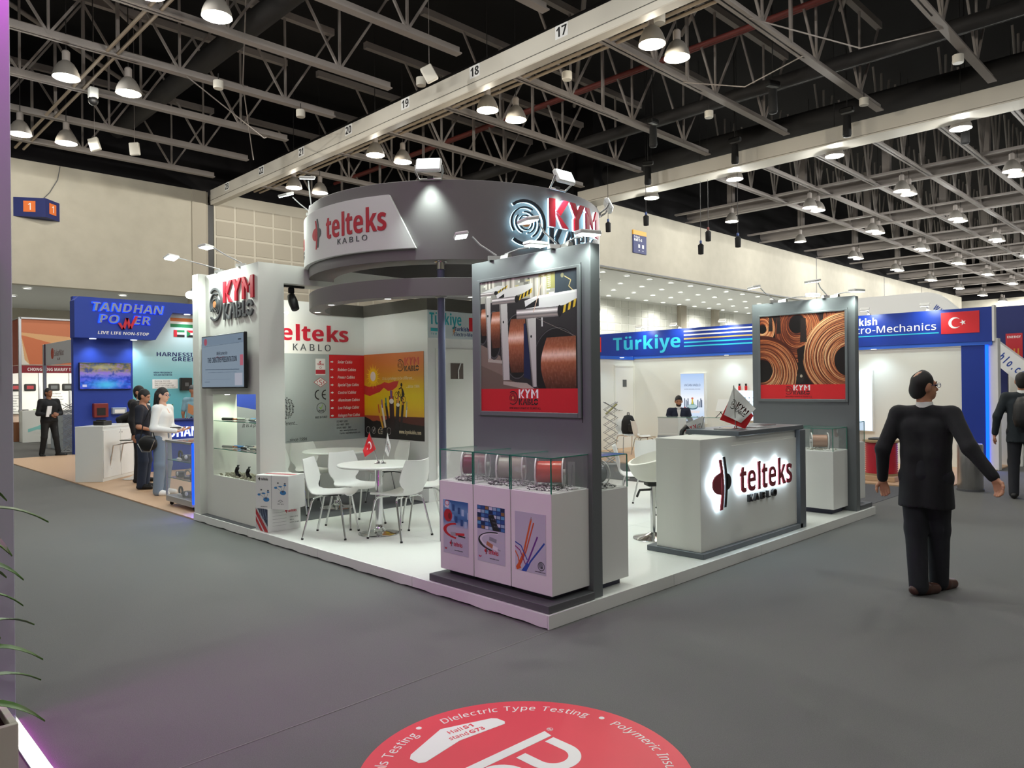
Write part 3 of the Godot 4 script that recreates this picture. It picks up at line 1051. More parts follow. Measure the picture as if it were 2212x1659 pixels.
func arm_light(called: String, label: String, base: Vector3, head: Vector3, aim: Vector3, energy: float, group := "") -> Node3D:
	var t := thing(called, label, "lamp", base, 0, group)
	var d := head - base
	var flat := Vector3(d.x, 0, d.z).normalized()
	var c := MB.new()
	c.xf = Transform3D(Basis(flat.cross(Vector3.UP).normalized(), Vector3.UP, -flat).orthonormalized(), Vector3.ZERO)
	c.prism(V2([-.022, 0, .022, 0, .014, .035, -.014, .035]), -0.09, 0.03)
	obj("clamp", c, M.steel_brushed, t)
	obj("arm", MB.new().tube([flat * 0.02 + Vector3(0, 0.04, 0), d * 0.5 + Vector3(0, 0.03, 0), d - flat * 0.09], 0.007, 7), M.alu, t)
	var look := (aim - head).normalized()
	var side := flat.cross(Vector3.UP).normalized()
	var fwd := look.cross(side).normalized()
	var b := Basis(side, -look, fwd)
	var hd := MB.new()
	hd.xf = Transform3D(b, d)
	hd.box(Vector3(-0.085, 0, -0.055), Vector3(0.085, 0.028, 0.055), 0.008)
	obj("head", hd, M.white_plastic, t)
	var e := MB.new()
	e.xf = Transform3D(b, d)
	e.box(Vector3(-0.075, -0.006, -0.047), Vector3(0.075, 0.001, 0.047))
	obj("light_panel", e, M.lamp_cool, t)
	var l := SpotLight3D.new()
	l.name = "light"
	t.add_child(l)
	l.transform = Transform3D(Basis.looking_at(look, side), d + look * 0.012)
	l.spot_angle = 72.0
	l.spot_angle_attenuation = 0.6
	l.spot_range = 30.0
	l.spot_attenuation = 2.0
	l.light_energy = energy
	l.light_size = 0.05
	l.light_color = Color(0.95, 1.0, 0.96)
	l.shadow_enabled = true
	return t


func platform_and_walls() -> void:
	var t := thing("stand_platform", "low white stand platform with tiled white floor and dark carpet strip at its left", "platform")
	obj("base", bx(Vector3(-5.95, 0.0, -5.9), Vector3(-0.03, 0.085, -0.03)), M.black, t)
	for i in 3:
		for j in 6:
			var x1 := -i * 1.475
			obj("floor_panel", bx(Vector3(x1 - 1.473, 0.07, -j * 0.99 - 0.988), Vector3(x1, PH, -j * 0.99), 0.0008), M.white_laminate, t)
	obj("carpet_strip", bx(Vector3(-5.97, 0.07, -5.94), Vector3(-4.428, PH + 0.001, 0.0)), M.carpet_dark, t)
	# skirting: the left run ends in a ragged lower edge over a dark gap
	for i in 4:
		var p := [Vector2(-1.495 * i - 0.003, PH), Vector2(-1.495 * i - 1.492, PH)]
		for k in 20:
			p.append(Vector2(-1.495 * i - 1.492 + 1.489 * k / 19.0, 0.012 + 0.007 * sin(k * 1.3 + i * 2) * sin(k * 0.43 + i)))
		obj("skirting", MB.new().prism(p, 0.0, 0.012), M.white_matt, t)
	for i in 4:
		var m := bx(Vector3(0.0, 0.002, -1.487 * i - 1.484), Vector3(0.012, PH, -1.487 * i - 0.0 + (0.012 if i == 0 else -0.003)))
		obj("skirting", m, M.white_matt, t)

	# tower with the screen and the show niche
	t = thing("screen_tower", "white stand tower with red and dark lettering over a screen and a lit niche", "tower")
	var b := MB.new()
	b.box(Vector3(-5.8, PH, -0.39), Vector3(-4.46, 0.59, -0.09))
	b.box(Vector3(-5.8, 1.57, -0.39), Vector3(-4.46, 3.03, -0.09))
	b.box(Vector3(-5.8, 0.59, -0.39), Vector3(-5.61, 1.57, -0.09))
	b.box(Vector3(-4.46, PH, -0.39), Vector3(-4.37, 3.03, -0.09))
	obj("body", b, M.white_paint, t)
	obj("edge_post", bx(Vector3(-5.98, 0.0, -0.39), Vector3(-5.8, 3.05, 0.0), 0.004), M.white_paint, t)
	obj("shelf_glass", bx(Vector3(-5.61, 1.243, -0.385), Vector3(-4.46, 1.25, -0.1)), M.glass, t)
	obj("shelf_glass", bx(Vector3(-5.61, 0.908, -0.385), Vector3(-4.46, 0.915, -0.1)), M.glass, t)
	for y in [1.243, 0.908]:
		obj("shelf_edge", bx(Vector3(-5.61, y, -0.1), Vector3(-4.46, y + 0.007, -0.097)), M.glass_edge, t)
	kym(t, face_z(Vector3(-5.63, 2.45, -0.09)), 0.252, 0.022, M.red_sign, M.dark_grey, M.copper_ink)
	var ld := MB.new()
	ld.xf = Transform3D(Basis.IDENTITY, Vector3(-5.45, 1.56, -0.2))
	ld.lathe([Vector2(0, 0.0), Vector2(0.03, 0.0), Vector2(0.03, 0.012), Vector2(0, 0.012)], 12, true)
	obj("niche_light", ld, M.downlight, t)
	for x in [-5.4, -4.7]:
		var l := SpotLight3D.new()
		l.name = "niche_spot"
		t.add_child(l)
		l.position = Vector3(x, 1.545, -0.22)
		l.rotation.x = -PI / 2
		l.spot_angle = 75.0
		l.spot_range = 5.0
		l.spot_attenuation = 2.0
		l.light_energy = 0.32
		l.light_size = 0.04
		l.light_color = Color(0.9, 1.0, 0.86)
		l.shadow_enabled = true
	# things in the niche
	var pale := mat("pvc_grey", hexc("8d908d"), 0.4)
	var sets := [[1.2512, 5], [0.9162, 7]]
	for s in sets:
		for k in s[1]:
			var x = -5.42 + k * (0.86 / (s[1] - 1)) + 0.02 * sin(k * 3.0)
			var z = -0.2 - 0.07 * (k % 3)
			var n := "cable sample on the %s glass shelf of the niche, %s from left" % [["upper", "lower"][0 if s[0] > 1.0 else 1], ORD[k]]
			var c := thing("cable_sample", n, "cable", Vector3(x, s[0] + 0.017, z), 0.25 - 0.12 * (k % 4), "cable samples in the niche")
			obj("sheath", MB.new().tube([Vector3(-0.11, 0, 0), Vector3(0.08, 0, 0)], 0.016, 10), [M.black_soft, pale, mat("sheath_blue", hexc("3a78b8"), 0.5), M.ink_grey][(k + (1 if s[0] < 1.0 else 0)) % 4], c)
			obj("conductor", MB.new().tube([Vector3(0.07, 0, 0), Vector3(0.15, 0, 0)], 0.009, 8), [mat("copper", hexc("c0764a"), 0.35, 0.9), M.ink_white][k % 2], c)
	var ch := MB.new()
	for k in 420:
		var p := Vector3(rng.randf_range(-5.5, -4.5), 0.593 + rng.randf() * 0.02, rng.randf_range(-0.36, -0.12))
		ch.xf = Transform3D(Basis.from_euler(Vector3(rng.randf() * 3, rng.randf() * 6, 0)), p)
		ch.box(Vector3(-0.011, -0.006, -0.006), Vector3(0.011, 0.006, 0.006))
	stuff(tag(obj("cable_granules", ch, mat("granule_pale", hexc("a9a894"), 0.6)), "pale chopped cable granules spread on the niche floor of the white tower", "granules"))
	for k in 3:
		var x: float = [-5.12, -4.83, -4.52][k]
		var c := thing("armoured_cable", ["short dark armoured cable piece standing in pale granules, left", "thick dark cable piece bent like a hook in the pale granules", "dark cable stub at the right edge of the niche floor"][k], "cable", Vector3(x, 0.6, -0.17))
		obj("sheath", MB.new().tube([Vector3(0.06, 0.012, 0.01), Vector3(0, 0.02, 0), Vector3(-0.03, 0.06, 0), Vector3(0.0, 0.1, 0)], 0.022, 10), M.black_soft, c)
		for a in 5:
			obj("core", MB.new().tube([Vector3(0, 0.1, 0), Vector3(0.012 * cos(a * 1.26) + 0.02, 0.135, 0.012 * sin(a * 1.26))], 0.005, 6), M.ink_grey, c)
	# the screen
	var p := Pic.new(640, 380, hexc("8ea0b2"))
	p.rect(0, 0, 1, 0.17, hexc("7f93a8"))
	p.line([Vector2(0.02, 0.19), Vector2(0.98, 0.17)], 0.004, hexc("5d7086"))
	p.ell(0.1, 0.1, 0.04, 0.07, hexc("b0576b"))
	p.rect(0.88, 0.1, 0.95, 0.12, hexc("26303f"))
	p.line([Vector2(0.34, 0.44), Vector2(0.4, 0.4), Vector2(0.45, 0.45), Vector2(0.52, 0.41), Vector2(0.6, 0.43)], 0.006, hexc("8c4658"))
	p.line([Vector2(0.52, 0.35), Vector2(0.62, 0.35)], 0.004, hexc("33415a"))
	p.line([Vector2(0.09, 0.65), Vector2(0.9, 0.67)], 0.008, hexc("4e6176"))
	p.line([Vector2(0.16, 0.71), Vector2(0.84, 0.72)], 0.004, hexc("5d7086"))
	p.line([Vector2(0.12, 0.85), Vector2(0.7, 0.85)], 0.003, hexc("6f8196"))
	p.rect(0.07, 0.89, 0.2, 0.905, hexc("6f8196"))
	p.rect(0.8, 0.74, 0.97, 0.97, hexc("b9bccb"))
	p.rect(0.92, 0.4, 0.99, 0.6, hexc("c4697d"))
	t = thing("television", "large flat television showing a pale blue slide, hung on the white tower", "television", Vector3(-5.14, 1.955, -0.09))
	obj("bracket", bx(Vector3(-0.25, -0.2, 0.0), Vector3(0.25, 0.2, 0.05)), M.black, t)
	obj("housing", bx(Vector3(-0.585, -0.315, 0.045), Vector3(0.585, 0.315, 0.085), 0.006), M.black, t)
	obj("screen", bx(Vector3(-0.573, -0.3, 0.08), Vector3(0.573, 0.303, 0.0865)), printed("screen_slide", p, 0.3, 0.62), t)
	var tx := MB.new()
	letters(tx, "THE CREATIVE PRESENTATION", 0.062, face_z(Vector3(0, -0.01, 0.0867)), 1, true, 0.8, 0.001)
	letters(tx, "Welcome to", 0.04, face_z(Vector3(0, 0.075, 0.0867)), 1, false, 0.0, 0.001, 0.25)
	obj("slide_lettering", tx, mat("slide_ink", hexc("1d2b44"), 0.5), t)

	# header, left wall, and the store room behind with its posters
	tag(obj("portal_header", bx(Vector3(-4.67, 2.82, -2.47), Vector3(-4.37, 3.03, -0.39)), M.white_paint), "white header beam running back from the tower under the round drum", "beam")
	t = thing("poster_wall", "white side wall with large red lettering and a grey poster with red cable list", "wall")
	obj("panel", bx(Vector3(-5.98, PH, -2.47), Vector3(-5.93, 2.83, -0.39)), M.white_matt, t)
	obj("dark_band", bx(Vector3(-5.93, 2.66, -2.47), Vector3(-5.915, 2.829, -1.7)), M.band_olive, t)
	tx = MB.new()
	letters(tx, "telteks", 0.215, face_x(Vector3(-5.93, 2.285, -0.98)), 0, true, 1.22, 0.012)
	obj("lettering_red", tx, M.red_sign, t)
	tx = MB.new()
	letters(tx, "K A B L O", 0.092, face_x(Vector3(-5.93, 2.15, -1.33)), 0, false, 0.58, 0.008)
	obj("lettering_grey", tx, M.ink_grey, t)
	grey_poster(t)
	t = thing("store_room", "white store room corner with sunset poster and a door under a teal lettered panel", "room")
	obj("wall_panel", bx(Vector3(-5.98, PH, -2.53), Vector3(-4.48, 2.83, -2.47)), M.white_matt, t)
	obj("wall_panel", bx(Vector3(-4.48, PH, -5.95), Vector3(-4.42, 2.83, -2.47)), M.white_matt, t)
	obj("wall_panel", bx(Vector3(-5.98, PH, -5.9), Vector3(-5.93, 2.83, -2.53)), M.white_matt, t)
	obj("wall_panel", bx(Vector3(-5.98, PH, -5.95), Vector3(-4.48, 2.83, -5.9)), M.white_matt, t)
	obj("dark_band", bx(Vector3(-5.93, 2.66, -2.47), Vector3(-4.405, 2.829, -2.455)), M.band_olive, t)
	obj("dark_band", bx(Vector3(-4.42, 2.66, -5.95), Vector3(-4.405, 2.829, -2.47)), M.band_olive, t)
	sunset_poster(t)
	# header panel with lettering
	obj("header_panel", bx(Vector3(-4.42, 2.285, -3.7), Vector3(-4.412, 2.655, -2.475)), mat("panel_pale", hexc("c9d3d6"), 0.5), t)
	tx = MB.new()
	letters(tx, "Türkiye", 0.155, face_x(Vector3(-4.412, 2.47, -2.5)), 0, true, 0.56)
	letters(tx, "f  X  @  in", 0.025, face_x(Vector3(-4.412, 2.33, -2.53)), 0)
	obj("lettering_teal", tx, M.teal, t)
	tx = MB.new()
	letters(tx, "Turkish", 0.055, face_x(Vector3(-4.412, 2.395, -2.93)), 0, true)
	letters(tx, "Electro-Mechanics", 0.05, face_x(Vector3(-4.412, 2.325, -2.93)), 0)
	obj("lettering_navy", tx, M.navy_ink, t)
	tx = MB.new()
	tx.xf = face_x(Vector3(-4.412, 2.325, -2.9))
	tx.prism(V2([0, 0, .02, .05, .005, .05, .03, .12, .05, .12, .035, .075, .05, .075]), 0, 0.002)
	obj("bolt_mark", tx, M.copper_ink, t)
	tx = MB.new()
	tx.xf = face_x(Vector3(-4.412, 2.375, -2.52))
	tx.prism(V2([0, .0, .22, 0, .22, .045, 0, .045]), 0, 0.002)
	obj("pill_mark", tx, M.teal, t)
	obj("red_square", bx(Vector3(-4.412, 2.4, -3.5), Vector3(-4.409, 2.59, -3.2)), M.red_poster, t)
	var d := obj("door", bx(Vector3(-4.42, PH + 0.01, -3.42), Vector3(-4.408, 2.15, -2.6), 0.003), M.white_paint, t)
	obj("vent_opening", bx(Vector3(-4.408, 1.735, -3.08), Vector3(-4.404, 1.95, -2.855)), mat("vent_dark", hexc("5d524c"), 0.8), d)
	obj("knob", MB.new().ball(Vector3(-4.38, 1.14, -2.66), Vector3(0.025, 0.025, 0.025)), M.chrome, d)
	obj("vent_cable", MB.new().tube([Vector3(-4.402, 1.74, -2.99), Vector3(-4.4, 1.85, -2.985), Vector3(-4.401, 1.95, -3.03)], 0.01, 6), M.white_plastic, d)
	# track spot under the header
	t = thing("track_spot", "black track spotlight hanging under the white header beam", "spotlight", Vector3(-4.5, 2.82, -0.55))
	obj("track", bx(Vector3(-0.02, -0.025, -0.16), Vector3(0.02, 0, 0.16)), M.black, t)
	obj("stem", cbox(Vector3(0, -0.06, 0), Vector3(0.04, 0.07, 0.07), 0.01), M.black, t)
	var cn := MB.new()
	cn.xf = Transform3D(Basis(Vector3(0, 0, 1), 0.55), Vector3(-0.01, -0.11, 0))
	cn.lathe([Vector2(0, -0.21), Vector2(0.045, -0.2), Vector2(0.055, -0.1), Vector2(0.045, -0.01), Vector2(0, 0)], 16)
	obj("can", cn, M.black, t)
	var l := SpotLight3D.new()
	l.name = "light"
	t.add_child(l)
	l.position = Vector3(-0.13, -0.33, 0)
	l.rotation = Vector3(0, PI / 2, 0)
	l.rotate_object_local(Vector3.RIGHT, -0.25)
	l.spot_angle = 50.0
	l.spot_range = 20.0
	l.spot_attenuation = 2.0
	l.light_energy = 3.0
	l.light_size = 0.05
	l.light_color = Color(1.0, 0.99, 0.92)
	l.shadow_enabled = true
	obj("lamp_disc", MB.new().ball(Vector3(-0.117, -0.305, 0), Vector3(0.012, 0.02, 0.03), 8), M.downlight, t)
	arm_light("arm_light", "arm lamp leaning left over the tower top, nearer the lettering", Vector3(-4.8, 3.03, -0.12), Vector3(-5.2, 3.27, 0.14), Vector3(-5.15, 2.3, -0.1), 2.0, "arm lamps on the tower")
	arm_light("arm_light", "arm lamp leaning left over the tower top, far left one", Vector3(-5.4, 3.03, -0.12), Vector3(-6.1, 3.26, 0.2), Vector3(-5.7, 2.2, -0.1), 1.2, "arm lamps on the tower")


func on_wall(px: float, py: float) -> Vector3:   # grey poster: metres from its picture
	return Vector3(-5.925, 2.107 - (py - 90.0) * 0.00102, -1.2 - (px - 95.0) * (0.0011 if px < 720.0 else 0.00113))


func grey_poster(t: Node3D) -> void:
	var o := obj("grey_poster", bx(Vector3(-5.93, 0.885, -2.47), Vector3(-5.926, 2.107, -0.515)), mat("poster_grey", hexc("a9b2b3"), 0.5), t)
	obj("red_list", bx(Vector3(-5.926, 1.2, -2.468), Vector3(-5.924, 2.1, -1.885)), M.red_poster, o)
	var names := ["Solar Cable", "Rubber Cables", "Power Cables", "Special Type Cables", "Control Cables", "Aluminum Cables", "Low Voltage Cables", "Halogen Free Cables"]
	var w := [.24, .3, .28, .35, .3, .36, .35, .36]
	var tx := MB.new()
	for k in 8:
		var y := 2.0 - 0.1095 * k
		letters(tx, names[k], 0.04, face_x(Vector3(-5.924, y - 0.02, -2.02)), 0, true, w[k], 0.001, 0.18)
		tx.xf = face_x(Vector3(-5.924, y, -1.905))
		tx.prism(V2([0, -.009, .025, -.009, .025, -.018, .048, 0, .025, .018, .025, .009, 0, .009]), 0, 0.001)
		tx.xf = Transform3D.IDENTITY
	obj("list_lettering", tx, M.ink_white, o)
	var dk := MB.new()
	var rd := MB.new()
	var wh := MB.new()
	letters(dk, "MADE IN TURKEY", 0.03, face_x(on_wall(510, 975)), 0, false, 0.19, 0.001)
	letters(dk, "ISO 9001 : 2013", 0.028, face_x(on_wall(800, 1045)), 0, false, 0.18, 0.001)
	letters(dk, "ISO 14001 : 2013", 0.028, face_x(on_wall(800, 1090)), 0, false, 0.2, 0.001)
	letters(dk, "OHSAS 18001 : 2007", 0.028, face_x(on_wall(800, 1135)), 0, false, 0.24, 0.001)
	letters(dk, "web : www.kymkablo.com", 0.024, face_x(on_wall(845, 1170)), 0, false, 0.28, 0.001)
	letters(dk, "E-posta : export@kymkablo.com", 0.024, face_x(on_wall(845, 1210)), 0, false, 0.34, 0.001)
	letters(dk, "...since 1996", 0.045, face_x(on_wall(115, 1268)), 0, false, 0.3, 0.001, 0.15)
	letters(dk, "It is a privilege to be different...", 0.048, face_x(Vector3(-5.925, 1.13, -0.6)), 0, false, 0.78, 0.001, 0.15)
	# CE
	for s in [540, 640]:
		dk.xf = face_x(on_wall(s + 30, 650))
		dk.prism(band(Vector2.ZERO, 0.056, 0.072, 95, 265), 0, 0.001)
	dk.prism(V2([-.06, -.008, -.01, -.008, -.01, .008, -.06, .008]), 0, 0.001)
	# round approval mark
	dk.xf = face_x(on_wall(597, 833))
	dk.prism(band(Vector2.ZERO, 0.068, 0.074, 0, 359), 0, 0.001)
	dk.xf = Transform3D.IDENTITY
	letters(dk, "RoHS", 0.026, face_x(on_wall(597, 885)), 1, true, 0.0, 0.001)
	var gr := MB.new()
	gr.xf = face_x(on_wall(597, 825))
	gr.prism(V2([-.035, .005, -.02, .01, -.008, -.015, .025, .05, .03, .045, -.005, -.035]), 0, 0.001)
	obj("tick_mark", gr, mat("leaf_green", hexc("8fc23a"), 0.5), o)
	# diamond
	var c := on_wall(590, 478)
	rd.xf = face_x(c)
	rd.prism(V2([-.108, 0, 0, -.07, .108, 0, 0, .07]), 0, 0.001)
	wh.xf = face_x(c)
	wh.prism(V2([-.096, 0, 0, -.062, .096, 0, 0, .062]), 0, 0.002)
	wh.xf = Transform3D.IDENTITY
	letters(rd, "T", 0.035, face_x(c + Vector3(0.001, -0.018, 0.05)), 1, true, 0.0, 0.003)
	letters(rd, "S", 0.075, face_x(c + Vector3(0.001, -0.04, 0.0)), 1, false, 0.0, 0.003)
	letters(rd, "E", 0.035, face_x(c + Vector3(0.001, -0.018, -0.05)), 1, true, 0.0, 0.003)
	# quality certificate
	c = on_wall(590, 262)
	rd.xf = face_x(c)
	rd.prism(V2([-.075, -.105, .075, -.105, .075, -.045, -.075, -.045]), 0, 0.003)
	rd.prism(band(Vector2(0, .06), .006, .018, 40, 320), 0, 0.003)
	rd.prism(band(Vector2(0, -.015), .012, .017, 0, 359), 0, 0.003)
	rd.xf = Transform3D.IDENTITY
	letters(rd, "TÜRKAK", 0.024, face_x(c + Vector3(0.001, 0.018, 0)), 1, true, 0.11, 0.003)
	wh.xf = face_x(c)
	wh.prism(V2([-.077, -.12, .077, -.12, .077, .11, -.077, .11]), 0, 0.002)
	wh.xf = Transform3D.IDENTITY
	obj("white_badges", wh, M.ink_white, o)
	obj("red_marks", rd, mat("mark_red", hexc("b8283a"), 0.5), o)
	obj("dark_lettering", dk, M.ink_black, o)
	# picture of cable ends at the left, and a globe of letters
	var p := Pic.new(256, 320, hexc("3b3f4b"))
	p.rect(0, 0, 1, 0.14, hexc("a99a2f"))
	p.rect(0, 0.6, 0.62, 1, hexc("3a55b8"))
	p.poly([Vector2(0, 1), Vector2(0, 0.9), Vector2(0.62, 1)], hexc("a9b2b3"))
	for q in [[0.72, 0.4, 0.26], [0.82, 0.82, 0.22]]:
		p.ell(q[0], q[1], q[2], q[2] * 0.95, hexc("26282c"))
		p.ell(q[0], q[1], q[2] * 0.9, q[2] * 0.86, hexc("4a4640"))
		for i in 9:
			for j in 9:
				var u := (i - 4) / 4.6
				var v := (j - 4) / 4.6
				if u * u + v * v < 0.8:
					p.ell(q[0] + u * q[2] * 0.86 + (0.012 if j % 2 else 0.0), q[1] + v * q[2] * 0.82, 0.027, 0.018, hexc("c9b083"))
	obj("cable_picture", bx(Vector3(-5.926, 1.33, -1.13), Vector3(-5.924, 2.1, -0.53)), M.poster_grey, o)
	var q := MB.new()
	q.quad(Vector3(-5.9235, 1.33, -0.53), Vector3(-5.9235, 1.33, -1.13), Vector3(-5.9235, 2.1, -1.13), Vector3(-5.9235, 2.1, -0.53))
	obj("cable_print", q, printed("cable_print", p), o)
	var gl := MB.new()
	for i in 15:
		for j in 6:
			var y := -0.14 + 0.02 * i
			var half := sqrt(maxf(0.0, 0.145 * 0.145 - y * y)) * 0.95
			var x0 := -half + 2 * half * j / 6.0 + 0.004 * ((i * 7 + j * 3) % 4)
			gl.xf = face_x(on_wall(60, 828) + Vector3(0, y, -0.045))
			gl.prism(V2([x0, 0, x0 + half * 0.2, 0, x0 + half * 0.2, .012, x0, .012]), 0, 0.001)
	obj("globe_pattern", gl, M.ink_black, o)


func sunset_poster(t: Node3D) -> void:
	var p := Pic.new(700, 600, hexc("d9b21c"))
	p.ramp(0, 0, 1, 0.74, [hexc("c9703c"), hexc("cf7a38"), hexc("d08a2c"), hexc("d6ac1e"), hexc("dcc018"), hexc("e0bb1c"), hexc("d9a428")])
	p.poly([Vector2(0, 0.37), Vector2(0.08, 0.39), Vector2(0.2, 0.38), Vector2(0.3, 0.36), Vector2(0.36, 0.335), Vector2(0.43, 0.35), Vector2(0.52, 0.33), Vector2(0.6, 0.325), Vector2(0.57, 0.39), Vector2(0.5, 0.43), Vector2(0.42, 0.44), Vector2(0.35, 0.4), Vector2(0.28, 0.45), Vector2(0.1, 0.5), Vector2(0, 0.48)], hexc("bb3030"))
	for k in 28:
		var a := TAU * k / 28
		var d := Vector2(cos(a) * 0.86, sin(a))
		var s := Vector2(-sin(a) * 0.86, cos(a)) * 0.014
		var c := Vector2(0.16, 0.265)
		var e: float = 0.155 if k % 2 else 0.12
		p.poly([c + d * 0.06 + s, c + d * e, c + d * 0.06 - s], hexc("edc92c"))
	p.ell(0.16, 0.265, 0.075, 0.085, hexc("eecb22"))
	p.ell(0.16, 0.265, 0.048, 0.058, hexc("ece6dd"))
	p.rect(0, 0.735, 1, 1, hexc("5a2a22"))
	p.rect(0, 0.735, 0.5, 0.8, hexc("a84a2e"))
	p.poly([Vector2(0, 0.75), Vector2(0.1, 0.78), Vector2(0.16, 0.81), Vector2(0.22, 0.79), Vector2(0.3, 0.81), Vector2(0.4, 0.77), Vector2(0.5, 0.74), Vector2(0.62, 0.8), Vector2(0.8, 0.82), Vector2(1, 0.83), Vector2(1, 1), Vector2(0, 1)], hexc("211c1b"))
	# cables rising from the ground
	for c in [[0.25, 0.66, 0.33, 0.88, 0.03, "e0a82e", "b9482c"], [0.31, 0.6, 0.37, 0.87, 0.032, "e8e2da", "7a4a9a"], [0.38, 0.58, 0.42, 0.8, 0.036, "2a2022", "3c8a7a"], [0.475, 0.5, 0.49, 0.9, 0.075, "2e1f22", "b9482c"], [0.59, 0.55, 0.56, 0.88, 0.055, "2a2628", "c88a4a"], [0.67, 0.56, 0.63, 0.88, 0.035, "2a2426", "d0883a"], [0.73, 0.62, 0.715, 0.74, 0.02, "d8d8d0", "8a8a80"]]:
		p.line([Vector2(c[0], c[1]), Vector2(c[2], c[3])], c[4], hexc(c[5]))
		p.line([Vector2(c[0], c[1] - 0.06), Vector2(c[0] + (c[2] - c[0]) * 0.2, c[1] + 0.04)], c[4] * 0.6, hexc(c[6]))
	p.line([Vector2(0.47, 0.43), Vector2(0.475, 0.52)], 0.02, hexc("4a55b0"))
	p.ell(0.477, 0.56, 0.037, 0.03, hexc("dfdcd8"))
	p.ell(0.585, 0.6, 0.028, 0.022, hexc("dfdcd8"))
	# cyclist
	for c in [[0.565, 0.49], [0.68, 0.54]]:
		p.arc(c[0], c[1], 0.032, 0.042, 0.006, hexc("1c1716"))
	p.line([Vector2(0.565, 0.49), Vector2(0.6, 0.44), Vector2(0.65, 0.52), Vector2(0.6, 0.5), Vector2(0.6, 0.44)], 0.008, hexc("1c1716"))
	p.line([Vector2(0.65, 0.52), Vector2(0.68, 0.54)], 0.008, hexc("1c1716"))
	p.poly([Vector2(0.64, 0.39), Vector2(0.67, 0.42), Vector2(0.695, 0.48), Vector2(0.68, 0.51), Vector2(0.645, 0.49), Vector2(0.65, 0.44)], hexc("1c1716"))
	p.line([Vector2(0.645, 0.4), Vector2(0.6, 0.42)], 0.012, hexc("1c1716"))
	p.line([Vector2(0.67, 0.5), Vector2(0.635, 0.52), Vector2(0.64, 0.56)], 0.016, hexc("1c1716"))
	p.ell(0.645, 0.37, 0.016, 0.022, hexc("1c1716"))
	for k in 4:
		p.arc([0.065, 0.165, 0.29, 0.43][k], 0.91, 0.035, 0.042, 0.004, hexc("d8d4d0"), 0.0, TAU)
	p.line([Vector2(0.15, 0.9), Vector2(0.163, 0.93), Vector2(0.185, 0.88)], 0.01, hexc("d8d4d0"))
	var o := obj("sunset_poster", bx(Vector3(-5.925, 0.9, -2.47), Vector3(-4.5, 2.11, -2.466)), M.ink_grey, t)
	var q := MB.new()
	q.quad(Vector3(-5.925, 0.9, -2.4655), Vector3(-4.5, 0.9, -2.4655), Vector3(-4.5, 2.11, -2.4655), Vector3(-5.925, 2.11, -2.4655))
	obj("sunset_print", q, printed("sunset_print", p), o)
	kym(o, face_z(Vector3(-5.09, 1.85, -2.465)), 0.105, 0.001, mat("poster_red_soft", hexc("c04a3e"), 0.5), M.ink_black, M.copper_ink)
	var tx := MB.new()
	letters(tx, "www.kymkablo.com", 0.05, face_z(Vector3(-5.07, 0.985, -2.465)), 0, true, 0.5, 0.001)
	letters(tx, "CE", 0.075, face_z(Vector3(-5.58, 0.96, -2.465)), 0, false, 0.0, 0.001)
	letters(tx, "It is a privilege to be different...", 0.04, face_z(Vector3(-5.46, 1.735, -2.465)), 0, false, 0.74, 0.001, 0.15)
	letters(tx, "...since 1996", 0.04, face_z(Vector3(-4.9, 1.62, -2.465)), 0, false, 0.3, 0.001, 0.15)
	obj("poster_lettering", tx, mat("ink_cream", hexc("e4d6b4"), 0.5), o)


